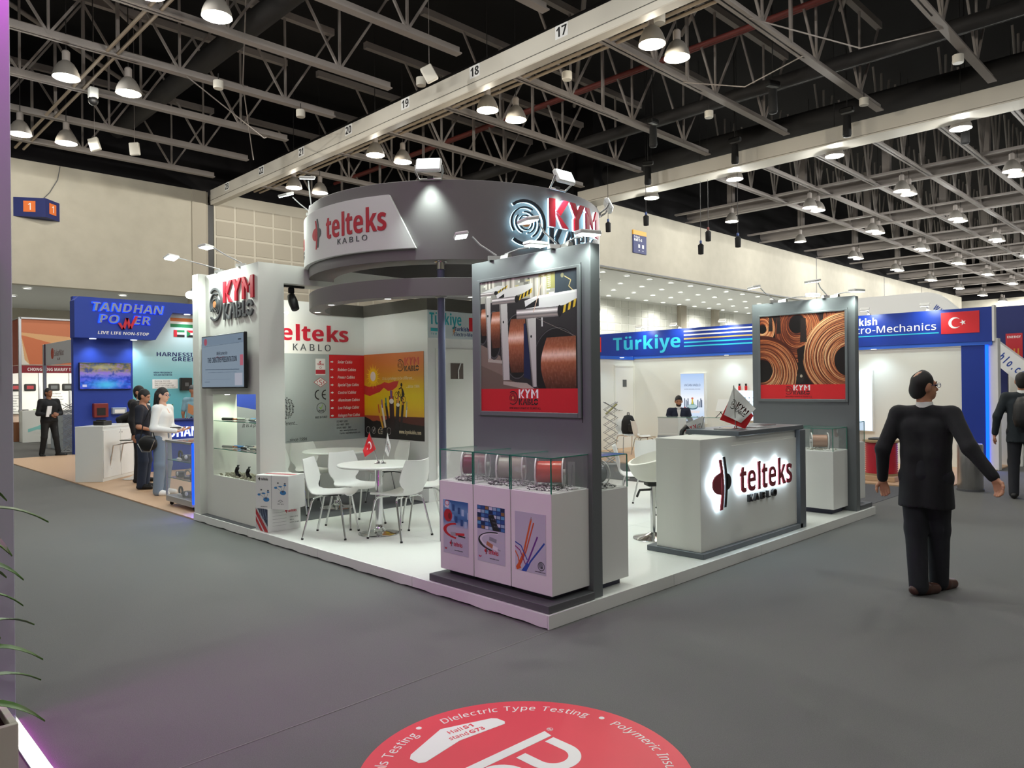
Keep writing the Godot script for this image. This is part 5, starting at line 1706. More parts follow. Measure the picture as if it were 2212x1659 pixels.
func banners() -> void:
	var pt := thing("plinth_base", "dark grey low plinth at the front corner of the platform", "plinth")
	var b := MB.new()
	b.box(Vector3(-1.3, PH, -0.5), Vector3(-0.008, 0.15, -0.012), 0.003)
	obj("plate", b, M.dark_grey, pt)
	slab("banner_wall", "tall grey banner wall at the front corner with poster of copper wire spools", -1.303, -0.02, -0.61, -0.5, spool_photo(), "spool_print", mat("slab_grey", hexc("63686a"), 0.5), "c31f2c")
	slab("banner_wall", "tall grey banner wall at the right end with poster of copper wire coils", -1.33, -0.02, -5.55, -5.44, coil_photo(), "coil_print", M.slab_grey, "d8252c")
	pt = thing("plinth_base", "dark grey low plinth behind the right banner wall", "plinth")
	obj("plate", bx(Vector3(-1.33, PH, -5.93), Vector3(-0.02, 0.15, -5.56), 0.003), M.dark_grey, pt)
	# lamps on the banner tops
	var heads := [[-1.02, -1.2, "far left one on the front banner, reaching left"], [-0.96, -0.5, "second on the front banner, reaching right, low"], [-0.36, -0.44, "third on the front banner, reaching left across the lit logo"], [-0.3, 0.03, "right one on the front banner, reaching right"]]
	for k in 2:
		var zb: float = [-0.55, -5.5][k]
		for i in 4:
			var h = heads[i]
			var up: float = [0.19, 0.035, 0.185, 0.035][i]
			arm_light("arm_light", "slim arm lamp, " + (h[2] if k == 0 else String(h[2]).replace("front banner", "right banner").replace("lit logo", "top")), Vector3(h[0], 2.665, zb), Vector3(h[1], 2.665 + up, zb + [0.25, 0.11, 0.25, 0.13][i]), Vector3(h[1], 1.9, zb + 0.06), 0.55, "arm lamps on the banners")
	# three cases in front of the first banner, one each with a poster
	var tt := ["left", "middle", "right"]
	var reels := [["7a2b3c", "dark red cable reel in the left front glass case"], ["a9a69a", "pale grey cable reel in the middle front glass case"], ["c8452f", "orange red cable reel in the right front glass case"]]
	for i in 3:
		var xc := -1.065 + 0.405 * i
		var c := glass_case("glass_case", "white pedestal with glass top before the front banner, %s one with %s poster" % [tt[i], ["red cable", "coaxial cable", "coloured wires"][i]], Vector3(xc, 0.15, -0.305), 0.397, 0.41, 0.738, 0.242, 0.035)
		var p := Pic.new(300, 440, hexc("c3c6d0"))
		if i == 0:
			p.ramp(0, 0, 1, 0.5, [hexc("2d5f9a"), hexc("6f9cc4"), hexc("3a6ea6"), hexc("c3c6d0")])
			for k in 12:
				p.rect(fmod(k * 0.37, 1.0), fmod(k * 0.071, 0.38), fmod(k * 0.37, 1.0) + 0.1, fmod(k * 0.071, 0.38) + 0.12, [hexc("7fb0d8"), hexc("2a4f86"), hexc("a9c8e0")][k % 3])
			p.poly([Vector2(0.08, 0.02), Vector2(0.26, 0.02), Vector2(0.22, 0.16), Vector2(0.06, 0.14)], hexc("dfe3ea"))
			p.arc(0.16, 0.06, 0.09, 0.05, 0.02, hexc("c02838"))
			p.ell(0.2, 0.29, 0.17, 0.12, hexc("b5182c"))
			p.ell(0.26, 0.3, 0.06, 0.06, hexc("7d0f1e"))
			p.arc(0.6, 0.56, 0.6, 0.15, 0.13, hexc("c8222e"), PI * 0.55, PI * 1.45)
			p.line([Vector2(0.3, 0.63), Vector2(0.52, 0.62)], 0.1, hexc("a7aab0"))
			p.line([Vector2(0.5, 0.62), Vector2(0.85, 0.6)], 0.07, hexc("d0303a"))
			p.line([Vector2(0.6, 0.64), Vector2(0.88, 0.65)], 0.04, hexc("2a2a2c"))
		elif i == 1:
			p.rect(0, 0, 1, 0.42, hexc("1c3a6e"))
			for k in 42:
				var x := (k % 7) / 7.0 + 0.01
				var y := (k / 7) * 0.07 + 0.008
				p.rect(x, y, x + 0.12, y + 0.055, [hexc("3f78b4"), hexc("cfd8e2"), hexc("17264a"), hexc("8a6a3c"), hexc("5aa0c8"), hexc("2a4f90"), hexc("9ab8cc")][(k * 5 + k / 7) % 7])
			p.poly([Vector2(0.4, 0.17), Vector2(0.6, 0.14), Vector2(0.8, 0.4), Vector2(0.82, 0.42), Vector2(0.58, 0.42)], hexc("17191e"))
			for k in 9:
				p.ell(0.54 + 0.06 * (k % 3) + 0.045 * (k / 3), 0.22 + 0.06 * (k / 3), 0.018, 0.013, hexc("5a606a"))
			p.arc(0.75, 0.62, 0.72, 0.18, 0.1, hexc("24282a"), PI * 0.6, PI * 1.5)
			p.arc(0.75, 0.6, 0.66, 0.14, 0.08, hexc("e4e6ea"), PI * 0.6, PI * 1.5)
			p.line([Vector2(0.44, 0.57), Vector2(0.7, 0.6)], 0.1, hexc("8b9098"))
			p.line([Vector2(0.7, 0.6), Vector2(0.92, 0.61)], 0.04, hexc("c7c9cc"))
			p.line([Vector2(0.34, 0.66), Vector2(0.58, 0.71)], 0.11, hexc("b47a58"))
			p.line([Vector2(0.56, 0.71), Vector2(0.74, 0.74)], 0.1, hexc("e6e7ea"))
			p.line([Vector2(0.74, 0.74), Vector2(0.84, 0.75)], 0.03, hexc("9a9da2"))
		else:
			p.line([Vector2(0.06, 0.96), Vector2(0.28, 0.7), Vector2(0.52, 0.15), Vector2(0.54, 0.1)], 0.055, hexc("d4602a"))
			p.line([Vector2(0.1, 0.98), Vector2(0.36, 0.66), Vector2(0.62, 0.16)], 0.04, hexc("c8502a"))
			p.line([Vector2(0.26, 1.0), Vector2(0.44, 0.8), Vector2(0.74, 0.38)], 0.045, hexc("6a2f86"))
			p.line([Vector2(0.34, 1.0), Vector2(0.5, 0.82), Vector2(0.96, 0.47)], 0.045, hexc("2448a0"))
			p.line([Vector2(0.0, 0.53), Vector2(0.2, 0.58), Vector2(0.4, 0.8)], 0.03, hexc("2448a0"))
			p.line([Vector2(0.0, 0.6), Vector2(0.16, 0.66), Vector2(0.34, 0.88)], 0.03, hexc("8a2f6a"))
			p.line([Vector2(0.0, 0.68), Vector2(0.1, 0.78), Vector2(0.14, 0.9)], 0.035, hexc("d4602a"))
			p.poly([Vector2(0.02, 0.95), Vector2(0.12, 0.86), Vector2(0.2, 0.96), Vector2(0.05, 1.0)], hexc("d4602a"))
			p.poly([Vector2(0.2, 1.0), Vector2(0.4, 0.84), Vector2(0.46, 0.9), Vector2(0.36, 1.0)], hexc("2c52b0"))
			p.line([Vector2(0.52, 0.13), Vector2(0.545, 0.07)], 0.03, hexc("9a8f88"))
			p.arc(0.85, 0.86, 0.11, 0.075, 0.02, hexc("3c4046"))
			p.ell(0.84, 0.85, 0.07, 0.05, hexc("7a7f86"))
			p.ell(0.87, 0.88, 0.03, 0.02, hexc("3c4046"))
		var o := poster_case(c, -0.155, 0.145, 0.17, 0.59, 0.205, p, "case_print_%d" % i)
		var tx := MB.new()
		letters(tx, "www.telteks.com.tr", 0.008, face_z(Vector3(0.09 if i == 2 else 0.03, 0.185 if i == 2 else 0.2, 0.208)), 1, false, 0.1, 0.001)
		obj("small_lettering", tx, M.ink_grey, o)
		if i < 2:
			tx = MB.new()
			letters(tx, "telteks", 0.032, face_z(Vector3(-0.03, 0.235, 0.208)), 0, true, 0.105, 0.001)
			obj("poster_lettering", tx, M.red_sign, o)
			telteks_mark(o, face_z(Vector3(-0.077, 0.228, 0.2077)), 0.052, 0.001, M.red_sign, M.ink_grey)
			tx = MB.new()
			tx.prism(V2([-.135, .2, -.115, .2, -.11, .215, -.125, .205, -.14, .215]), 0.208, 0.209)
			obj("heart_mark", tx, M.red_sign, o)
		cable_reel(reels[i][1], Vector3(xc - 0.02, 0.15 + 0.753, -0.33), 0.62, reels[i][0], 0.08, 0.185, 0.105)
		granules("black and white cable granules under the reel in the %s front glass case" % tt[i], Vector3(xc, 0.892, -0.31), 0.36, 0.34, 300, "granule_mix")
		if i != 1:
			test_tube("clear cylinder with a strand in the %s" % ["left front glass case" if i == 0 else "right front glass case"], Vector3(xc + 0.15, 0.892, -0.2 - 0.17 * (i / 2)), 0.19)
	# behind the banner: more cases
	var bc := glass_case("glass_case", "white pedestal with glass top behind the front banner", Vector3(-0.3, PH, -0.85), 0.4, 0.36, 0.748, 0.25, 0.05)
	cable_reel("grey cable reel in the glass case behind the front banner", Vector3(-0.28, PH + 0.752, -0.82), 1.5, "8d9296")
	granules("black and white cable granules in the glass case behind the front banner", Vector3(-0.3, PH + 0.752, -0.85), 0.36, 0.32, 260, "granule_mix")
	# cases at the right banner
	glass_case("glass_case", "white pedestal with glass top before the right banner, showing a copper reel", Vector3(-0.33, PH, -5.22), 0.42, 0.42, 0.735, 0.262, 0.06)
	glass_case("glass_case", "white pedestal before the right banner, half hidden by the counter", Vector3(-0.77, PH, -5.22), 0.42, 0.42, 0.735, 0.262, 0.06)
	cable_reel("copper cable reel in the glass case before the right banner", Vector3(-0.36, PH + 0.739, -5.2), 0.55, "b08468")
	granules("pale granules under the copper reel in the right glass case", Vector3(-0.33, PH + 0.739, -5.2), 0.34, 0.3, 160, "granule_pale")
	test_tube("clear cylinder right of the copper reel", Vector3(-0.19, PH + 0.739, -5.1), 0.19)
	glass_case("glass_case", "white pedestal with glass top behind the right banner, on the dark plinth", Vector3(-0.3, 0.15, -5.75), 0.4, 0.36, 0.74, 0.25, 0.05)


# a small cloth flag: pole from the foot, cloth as a sheet between four corners; all in a plane that faces the aisle
func flag(label: String, at: Vector3, turn: float, pole: Vector2, quad: Array, col: Material, design: String, foot := true) -> void:
	var t := thing("table_flag", label, "flag", at, turn)
	if foot:
		obj("foot", MB.new().lathe([Vector2(0, 0), Vector2(0.04, 0), Vector2(0.038, 0.008), Vector2(0.015, 0.014), Vector2(0.012, 0.03), Vector2(0, 0.032)], 20), M.chrome, t)
	obj("pole", MB.new().tube([Vector3(0, 0.01, 0), Vector3(pole.x, pole.y, 0)], 0.004, 7), M.chrome, t)
	var on := func(u: float, v: float) -> Vector3:   # u away from the pole, v down
		var a: Vector2 = quad[0].lerp(quad[1], u)
		var b: Vector2 = quad[3].lerp(quad[2], u)
		var p := a.lerp(b, v)
		return Vector3(p.x, p.y, 0.014 * sin(u * 7.0 + v * 2.5) * u)
	var g := []
	for i in 11:
		var row := []
		for j in 13:
			row.append(on.call(j / 12.0, i / 10.0))
		g.append(row)
	obj("cloth", MB.new().sheet(g, 0.002), col, t)
	var bend := func(v: Vector3) -> Vector3:
		return on.call(clampf(v.x, 0.0, 1.0), clampf(v.y, 0.0, 1.0)) + Vector3(0, 0, 0.002 if v.z > 0.0 else -0.002)
	if design == "crescent":
		var mb := MB.new()
		var p := []
		for k in 21:
			var a := deg_to_rad(40 + 280.0 * k / 20)
			p.append(Vector2(0.36 + 0.17 * cos(a), 0.5 + 0.25 * sin(a)))
		for k in 21:
			var a := deg_to_rad(310 - 260.0 * k / 20)
			p.append(Vector2(0.41 + 0.135 * cos(a), 0.5 + 0.2 * sin(a)))
		mb.prism(p, -1, 1, bend)
		p = []
		for k in 10:
			var r: float = 1.0 if k % 2 == 0 else 0.42
			p.append(Vector2(0.62 + 0.075 * r * cos(TAU * k / 10 + PI), 0.5 + 0.11 * r * sin(TAU * k / 10 + PI)))
		mb.prism(p, -1, 1, bend)
		obj("crescent_and_star", mb, M.ink_white, t)
	elif design == "kym":
		var sh := kym_shapes()
		for a in [["red", M.red_sign], ["dark", M.ink_black], ["core", M.copper_ink]]:
			var mb := MB.new()
			for q in sh[a[0]]:
				var w := []
				for v in q:
					w.append(Vector2(0.14 + v.x * 0.165, 0.68 - v.y * 0.22))
				mb.prism(w, -1, 1, bend)
			obj("logo_print", mb, a[1], t)


func make_chair() -> Node3D:
	var t := Node3D.new()
	var prof := [[0.235, 0.425, 0.40], [0.21, 0.444, 0.43], [0.1, 0.443, 0.45], [0.0, 0.436, 0.45], [-0.08, 0.434, 0.43], [-0.14, 0.442, 0.37], [-0.175, 0.465, 0.30], [-0.195, 0.5, 0.31], [-0.21, 0.55, 0.39], [-0.222, 0.6, 0.435], [-0.235, 0.66, 0.43], [-0.252, 0.73, 0.395], [-0.27, 0.79, 0.35], [-0.275, 0.8, 0.34]]
	var g := []
	for i in prof.size():
		var row := []
		var p = prof[i]
		for j in 13:
			var u := j / 6.0 - 1.0
			var lift: float = 0.022 * u * u
			var back: float = smoothstep(0.46, 0.6, p[1])
			row.append(Vector3(u * p[2] / 2, p[1] + lift * (1.0 - back) + (0.012 * u * u if p[1] > 0.78 else 0.0), p[0] + lift * back * 1.6))
		g.append(row)
	obj("shell", MB.new().sheet(g, 0.009), M.white_plastic, t)
	for s in [-1, 1]:
		obj("leg", MB.new().tube([Vector3(0.05 * s, 0.42, 0.1), Vector3(0.15 * s, 0.422, 0.13), Vector3(0.185 * s, 0.41, 0.15), Vector3(0.2 * s, 0.38, 0.165), Vector3(0.245 * s, 0.0, 0.225)], 0.0105, 10), M.chrome, t)
		obj("leg", MB.new().tube([Vector3(0.05 * s, 0.42, -0.08), Vector3(0.15 * s, 0.422, -0.1), Vector3(0.185 * s, 0.41, -0.12), Vector3(0.2 * s, 0.38, -0.135), Vector3(0.235 * s, 0.0, -0.225)], 0.0105, 10), M.chrome, t)
		obj("foot_cap", MB.new().tube([Vector3(0.2445 * s, 0.0, 0.2245), Vector3(0.242 * s, 0.018, 0.2225)], 0.013, 10), M.black, t)
		obj("foot_cap", MB.new().tube([Vector3(0.2345 * s, 0.0, -0.2245), Vector3(0.232 * s, 0.018, -0.222)], 0.013, 10), M.black, t)
	obj("seat_bracket", MB.new().tube([Vector3(0, 0.422, 0.11), Vector3(0, 0.422, -0.09)], 0.012, 8), M.black, t)
	return t


func round_table(label: String, at: Vector3, r: float, h: float) -> Node3D:
	var t := thing("round_table", label, "table", at)
	obj("tabletop", MB.new().lathe([Vector2(0, h - 0.024), Vector2(r - 0.012, h - 0.024), Vector2(r, h - 0.016), Vector2(r, h - 0.006), Vector2(r - 0.006, h), Vector2(0, h)], 64, true), M.white_laminate, t)
	obj("column", MB.new().tube([Vector3(0, 0.02, 0), Vector3(0, h - 0.024, 0)], 0.038, 24), M.chrome, t)
	obj("base", MB.new().lathe([Vector2(0, 0), Vector2(0.215, 0), Vector2(0.215, 0.006), Vector2(0.17, 0.016), Vector2(0.08, 0.028), Vector2(0.045, 0.06), Vector2(0.038, 0.1)], 48), M.chrome, t)
	return t


func reception() -> void:
	var t := thing("reception_counter", "white reception counter with back-lit logo and slate grey top and leg", "counter")
	obj("base", bx(Vector3(-0.66, PH, -4.07), Vector3(-0.065, 0.145, -2.07), 0.004), M.slate, t)
	var b := MB.new()
	b.box(Vector3(-0.57, 0.145, -4.012), Vector3(-0.106, 1.055, -2.1), 0.003)
	b.box(Vector3(-0.57, 1.05, -2.645), Vector3(-0.106, 1.14, -2.1), 0.003)
	obj("body", b, M.white_paint, t)
	obj("recess", bx(Vector3(-0.56, 1.05, -4.01), Vector3(-0.12, 1.138, -2.645)), M.white_laminate, t)
	obj("top", bx(Vector3(-0.66, 1.137, -4.15), Vector3(-0.085, 1.185, -2.75), 0.004), M.slate, t)
	obj("leg", bx(Vector3(-0.66, PH, -4.15), Vector3(-0.065, 1.137, -4.012), 0.004), M.slate, t)
	var f := face_x(Vector3(-0.106, 0, 0))
	var mk := func(z: float, y: float) -> Transform3D:
		return face_x(Vector3(-0.106, y, z))
	var tx := MB.new()
	letters(tx, "telteks", 0.256, mk.call(-2.712, 0.609), 0, true, 1.08, 0.012)
	obj("lettering", tx, mat("letter_wine", hexc("8a2233"), 0.45), t).position.x = 0.042
	tx = MB.new()
	letters(tx, "telteks", 0.256, mk.call(-2.712, 0.609), 0, true, 1.08, 0.02)
	obj("halo_light", tx, M.halo_white, t).position.x = 0.011
	tx = MB.new()
	letters(tx, "K A B L O", 0.068, mk.call(-2.935, 0.498), 0, true, 0.575, 0.025)
	obj("lettering_dark", tx, M.ink_black, t)
	telteks_mark(t, mk.call(-2.225, 0.495), 0.475, 0.012, M.letter_wine, M.ink_black, null, 0.042)
	var g := telteks_shapes()
	var hb := MB.new()
	hb.xf = mk.call(-2.225, 0.495)
	for i in 2:
		for poly in g[i]:
			var q := []
			for w in poly:
				q.append(w * 0.475)
			hb.prism(q, 0.011, 0.03)
	obj("halo_light", hb, M.halo_white, t)
	# on the counter
	var T := 1.185
	flag("white paper flag with red and dark logo on the dark counter top", Vector3(-0.28, T, -3.05), 0.55, Vector2(-0.015, 0.43), [Vector2(-0.015, 0.42), Vector2(0.19, 0.2), Vector2(0.05, 0.06), Vector2(-0.11, 0.14)], M.white_matt, "kym")
	flag("red flag hanging behind the white logo flag on the counter top", Vector3(-0.3, T, -3.085), 0.55, Vector2(-0.012, 0.42), [Vector2(-0.012, 0.38), Vector2(0.17, 0.13), Vector2(0.09, 0.0), Vector2(-0.15, 0.09)], M.red_poster, "", false)
	flag("small white logo flag standing behind the low end of the counter", Vector3(-0.64, T - 0.165, -2.95), 0.6, Vector2(0.06, 0.28), [Vector2(0.05, 0.29), Vector2(-0.14, 0.2), Vector2(-0.16, 0.06), Vector2(0.08, 0.1)], M.white_matt, "kym")
	tag(obj("stand_shelf", bx(Vector3(-0.76, 0.99, -3.6), Vector3(-0.57, 1.02, -2.7), 0.004), M.white_laminate), "white work shelf behind the reception counter", "shelf")
	var hp := thing("black_headset", "black rounded headset lying behind the low end of the counter", "headset", Vector3(-0.67, 1.02, -2.8))
	obj("headband", MB.new().tube([Vector3(-0.02, 0.02, 0.1), Vector3(-0.02, 0.14, 0.07), Vector3(-0.02, 0.185, 0.0), Vector3(-0.02, 0.14, -0.07), Vector3(-0.02, 0.02, -0.1)], 0.022, 10), M.black, hp)
	obj("ear_pad", MB.new().ball(Vector3(-0.02, 0.045, 0.1), Vector3(0.04, 0.045, 0.025)), M.black, hp)
	obj("ear_pad", MB.new().ball(Vector3(-0.02, 0.045, -0.1), Vector3(0.04, 0.045, 0.025)), M.black, hp)
	var mg := [[-0.32, -2.98, 0.2, "3a3326", "dark magazine with gold cover nearest the counter edge"], [-0.36, -3.2, -0.1, "23262b", "black brochure in the middle of the counter top"], [-0.3, -3.42, 0.1, "b7b9bd", "pale catalogue beside the flag foot on the counter"], [-0.36, -3.72, -0.05, "2c3036", "black catalogue at the right end of the counter top"]]
	for m in mg:
		var c := thing("magazine", m[4], "magazine", Vector3(m[0], T, m[1]), m[2])
		obj("pages", bx(Vector3(-0.1, 0, -0.14), Vector3(0.1, 0.008, 0.14)), M.ink_white, c)
		obj("cover", bx(Vector3(-0.102, 0.008, -0.142), Vector3(0.102, 0.0095, 0.142)), mat("cover_" + m[3], hexc(m[3]), 0.3), c)
		obj("cover_panel", bx(Vector3(-0.07, 0.0095, -0.1), Vector3(0.03, 0.0098, -0.02)), mat("cover_gold", hexc("c9a23c"), 0.4) if m[1] > -3.0 else M.ink_grey, c)
	# bucket stool behind the counter
	t = thing("bucket_stool", "white round bucket stool with chrome foot behind the counter", "stool", Vector3(-0.92, PH + 0.0, -2.55), -0.6)
	var grd := []
	for i in 10:
		var row := []
		var a := i / 9.0
		for j in 25:
			var p := TAU * j / 24.0
			var back := 0.5 - 0.5 * cos(p)        # 1 at the back
			var rim: float = 0.16 + 0.14 * back
			var r: float = 0.23 * pow(a, 0.55) + 0.04 * a * back
			row.append(Vector3(sin(p) * r, 0.585 + rim * pow(a, 2.6), cos(p) * r))
		grd.append(row)
	obj("bucket", MB.new().sheet(grd, 0.03), mat("white_leather", hexc("e4e3da"), 0.4), t)
	obj("cushion", MB.new().ball(Vector3(0, 0.62, 0), Vector3(0.17, 0.035, 0.17), 24), M.white_leather, t)
	obj("mechanism", cbox(Vector3(0, 0.55, 0), Vector3(0.14, 0.05, 0.14), 0.01), M.black, t)
	obj("lever", MB.new().tube([Vector3(0.02, 0.49, 0.04), Vector3(-0.1, 0.47, 0.1), Vector3(-0.13, 0.4, 0.12)], 0.012, 8), M.black, t)
	obj("gas_column", MB.new().tube([Vector3(0, 0.03, 0), Vector3(0, 0.53, 0)], 0.025, 16), M.chrome, t)
	obj("foot_plate", MB.new().lathe([Vector2(0, 0), Vector2(0.2, 0), Vector2(0.2, 0.008), Vector2(0.1, 0.03), Vector2(0.03, 0.06)], 40), M.chrome, t)


func furniture() -> void:
	var c0 := make_chair()
	c0.name = numbered("shell_chair")
	add_child(c0)
	c0.set_meta("category", "chair")
	c0.set_meta("group", "white shell chairs on the stand")
	# place, direction it faces, label
	var list := [[-3.46, -0.42, 0.75, -0.66, "white shell chair left of the front table, seen from behind"], [-2.86, -0.87, -0.97, 0.2, "white shell chair right of the front table, its back to the glass cases"], [-3.78, -0.92, 0.95, -0.1, "white shell chair pushed in at the far left of the front table"], [-3.15, -1.42, -0.45, 0.85, "white shell chair at the far right of the front table by the store door"],
		[-5.02, -0.88, 0.75, -0.6, "white shell chair left of the back table, near the tower pillar"], [-5.45, -1.35, 0.9, -0.1, "white shell chair against the poster wall behind the back table"], [-4.75, -2.05, -0.2, 0.9, "white shell chair between the back table and the sunset poster"],
		[-1.95, -3.68, 0.8, -0.6, "white shell chair beyond the front banner, facing the counter"], [-2.08, -4.35, 0.9, 0.2, "white shell chair partly hidden behind the bucket stool"]]
	for i in list.size():
		var l = list[i]
		var turn := atan2(l[2], l[3])
		if i == 0:
			c0.position = Vector3(l[0], PH, l[1])
			c0.rotation.y = turn
			c0.set_meta("label", l[4])
		else:
			dup(c0, Vector3(l[0], PH, l[1]), turn, l[4], "shell_chair")
	# chairs of the far blue stand
	var far := [[-7.15, -10.55, 0.9, 0.4, "white shell chair with a black backpack in the far blue stand"], [-6.45, -10.2, 0.6, -0.8, "white shell chair before the glass counter of the far blue stand"]]
	for l in far:
		var ch := dup(c0, Vector3(l[0], 0.0, l[1]), atan2(l[2], l[3]), l[4], "shell_chair")
		ch.set_meta("group", "white shell chairs of the far blue stand")
	var bp := thing("backpack", "black backpack leaning on a white chair in the far blue stand", "backpack", Vector3(-7.1, 0.46, -10.52), 1.2)
	obj("bag", MB.new().lathe([Vector2(0, 0), Vector2(0.14, 0.01), Vector2(0.17, 0.1), Vector2(0.16, 0.3), Vector2(0.1, 0.43), Vector2(0, 0.46)], 16), M.black_soft, bp)
	obj("pocket", cbox(Vector3(0, 0.16, 0.13), Vector3(0.2, 0.2, 0.1), 0.03), M.black, bp)
	obj("handle", MB.new().tube([Vector3(-0.03, 0.44, 0), Vector3(-0.02, 0.51, 0), Vector3(0.02, 0.51, 0), Vector3(0.03, 0.44, 0)], 0.01, 6), M.black, bp)
	round_table("round white table with chrome foot and two small flags", Vector3(-3.17, PH, -0.82), 0.43, 0.735)
	round_table("round white table with chrome foot on the dark carpet strip behind", Vector3(-4.98, PH, -1.42), 0.43, 0.735)
	var P := Vector3(-3.17, PH + 0.735, -0.82)
	flag("small red crescent flag on the front table, leaning left", P + Vector3(-0.01, 0, 0.0), PI / 4 + 0.1, Vector2(-0.085, 0.33), [Vector2(-0.085, 0.33), Vector2(-0.155, 0.14), Vector2(-0.135, 0.07), Vector2(-0.02, 0.15)], M.red_poster, "crescent")
	flag("small white logo flag on the front table, leaning right", P + Vector3(0.03, 0, -0.03), PI / 4 + 0.1, Vector2(0.055, 0.32), [Vector2(0.055, 0.32), Vector2(0.09, 0.17), Vector2(0.06, 0.07), Vector2(0.02, 0.14)], M.white_matt, "kym")
	# two cartons beside the tower
	var t := thing("carton", "lower white product carton with red stripes on its left side, on the platform", "box", Vector3(-4.31, PH, -0.225))
	obj("box", bx(Vector3(-0.054, 0, -0.19), Vector3(0.225, 0.248, 0.195), 0.003), M.white_matt, t)
	var p := Pic.new(200, 140, hexc("c4c6ca"))
	p.poly([Vector2(0.1, 0), Vector2(1, 0), Vector2(1, 0.75)], hexc("24304a"))
	for k in 7:
		p.line([Vector2(0.25 + 0.1 * k, 0.0), Vector2(0.4 + 0.1 * k, 0.45)], 0.03, hexc("8fa3bc") if k % 2 else hexc("3b4d6e"))
	p.poly([Vector2(0, 0.05), Vector2(1, 0.92), Vector2(1, 1), Vector2(0.75, 1), Vector2(0, 0.3)], hexc("b3202c"))
	p.poly([Vector2(0, 0.4), Vector2(0.62, 1), Vector2(0.4, 1), Vector2(0, 0.62)], hexc("b3202c"))
	var q := MB.new()
	q.quad(Vector3(-0.053, 0.001, 0.1955), Vector3(0.224, 0.001, 0.1955), Vector3(0.224, 0.247, 0.1955), Vector3(-0.053, 0.247, 0.1955))
	obj("front_print", q, printed("carton_print", p), t)
	var tx := MB.new()
	letters(tx, "telteks", 0.03, face_x(Vector3(0.2255, 0.19, -0.04)), 0, true, 0.1, 0.001)
	telteks_mark(t, face_x(Vector3(0.2255, 0.185, -0.005)), 0.045, 0.001, M.red_sign, M.red_sign)
	obj("lettering", tx, M.red_sign, t)
	tx = MB.new()
	for k in 3:
		letters(tx, ["CABLE CAT 6", "305 m", "U/UTP 23 AWG"][k], 0.012, face_x(Vector3(0.2255, 0.13 - 0.03 * k, -0.06)), 0, false, 0.0, 0.001)
	tx.xf = face_x(Vector3(0.2255, 0, 0))
	for k in 5:
		tx.box(Vector3(-0.14, 0.06 + 0.035 * k, 0), Vector3(0.02, 0.0615 + 0.035 * k, 0.001))
	obj("small_print", tx, M.ink_grey, t)
	t = thing("carton", "upper white carton with blue network drawings, turned on top of the lower one", "box", Vector3(-4.125, PH + 0.248, -0.2), 0.42)
	obj("box", bx(Vector3(-0.215, 0, -0.14), Vector3(0.215, 0.36, 0.14), 0.003), M.white_matt, t)
	obj("flap_seam", bx(Vector3(-0.007, 0, 0.14), Vector3(-0.004, 0.36, 0.1405)), M.ink_grey, t)
	obj("tape", bx(Vector3(-0.2, 0.36, -0.03), Vector3(0.2, 0.3605, 0.03)), M.red_sign, t)
	tx = MB.new()
	letters(tx, "telteks", 0.026, face_z(Vector3(-0.14, 0.305, 0.1405)), 0, true, 0.09, 0.001)
	obj("lettering", tx, M.ink_black, t)
	telteks_mark(t, face_z(Vector3(-0.178, 0.3, 0.1405)), 0.04, 0.001, M.ink_black, M.ink_black)
	var bl := MB.new()
	var dk := MB.new()
	for s in [[-0.11, 0.12], [0.11, 0.2]]:
		bl.xf = face_z(Vector3(s[0], s[1], 0.14))
		for e in [[0.035, -0.02, 0.04, 0.024], [-0.06, 0.03, 0.02, 0.012], [0.0, 0.045, 0.025, 0.008], [0.06, 0.06, 0.018, 0.008]]:
			var el := []
			for k in 20:
				el.append(Vector2(e[0] + e[2] * cos(TAU * k / 20), e[1] + e[3] * sin(TAU * k / 20)))
			bl.prism(el, 0, 0.001)
		dk.xf = bl.xf
		for e in [[-0.06, 0.04, 0.035, -0.02], [0.0, 0.05, 0.035, -0.02], [0.06, 0.06, 0.035, -0.02], [-0.06, 0.04, 0.0, 0.05]]:
			var a := Vector2(e[0], e[1])
			var b2 := Vector2(e[2], e[3])
			var n := (b2 - a).orthogonal().normalized() * 0.001
			dk.prism([a + n, b2 + n, b2 - n, a - n], 0, 0.0013)
		for e in [[-0.03, 0.075], [0.06, 0.07], [0.035, -0.012]]:
			dk.prism(V2([e[0] - .01, e[1], e[0] + .01, e[1], e[0] + .01, e[1] + .014, e[0] - .01, e[1] + .014]), 0, 0.0015)
	dk.xf = face_z(Vector3(0.11, 0.09, 0.14))
	dk.prism(V2([-.035, 0, 0, -.014, .035, 0, 0, .014, -.03, 0.001, -.025, 0, 0, .01, .027, 0, 0, -.01, -.027, 0]), 0, 0.001)
	dk.xf = Transform3D.IDENTITY
	letters(dk, "www.telteks.com.tr", 0.008, face_z(Vector3(-0.15, 0.02, 0.1405)), 0, false, 0.09, 0.001)
	letters(dk, "CABLE  305 m", 0.009, face_z(Vector3(0.07, 0.055, 0.1405)), 0, false, 0.08, 0.001)
	obj("network_drawing", bl, mat("print_blue", hexc("3d84c0"), 0.5), t)
	obj("dark_print", dk, M.ink_grey, t)


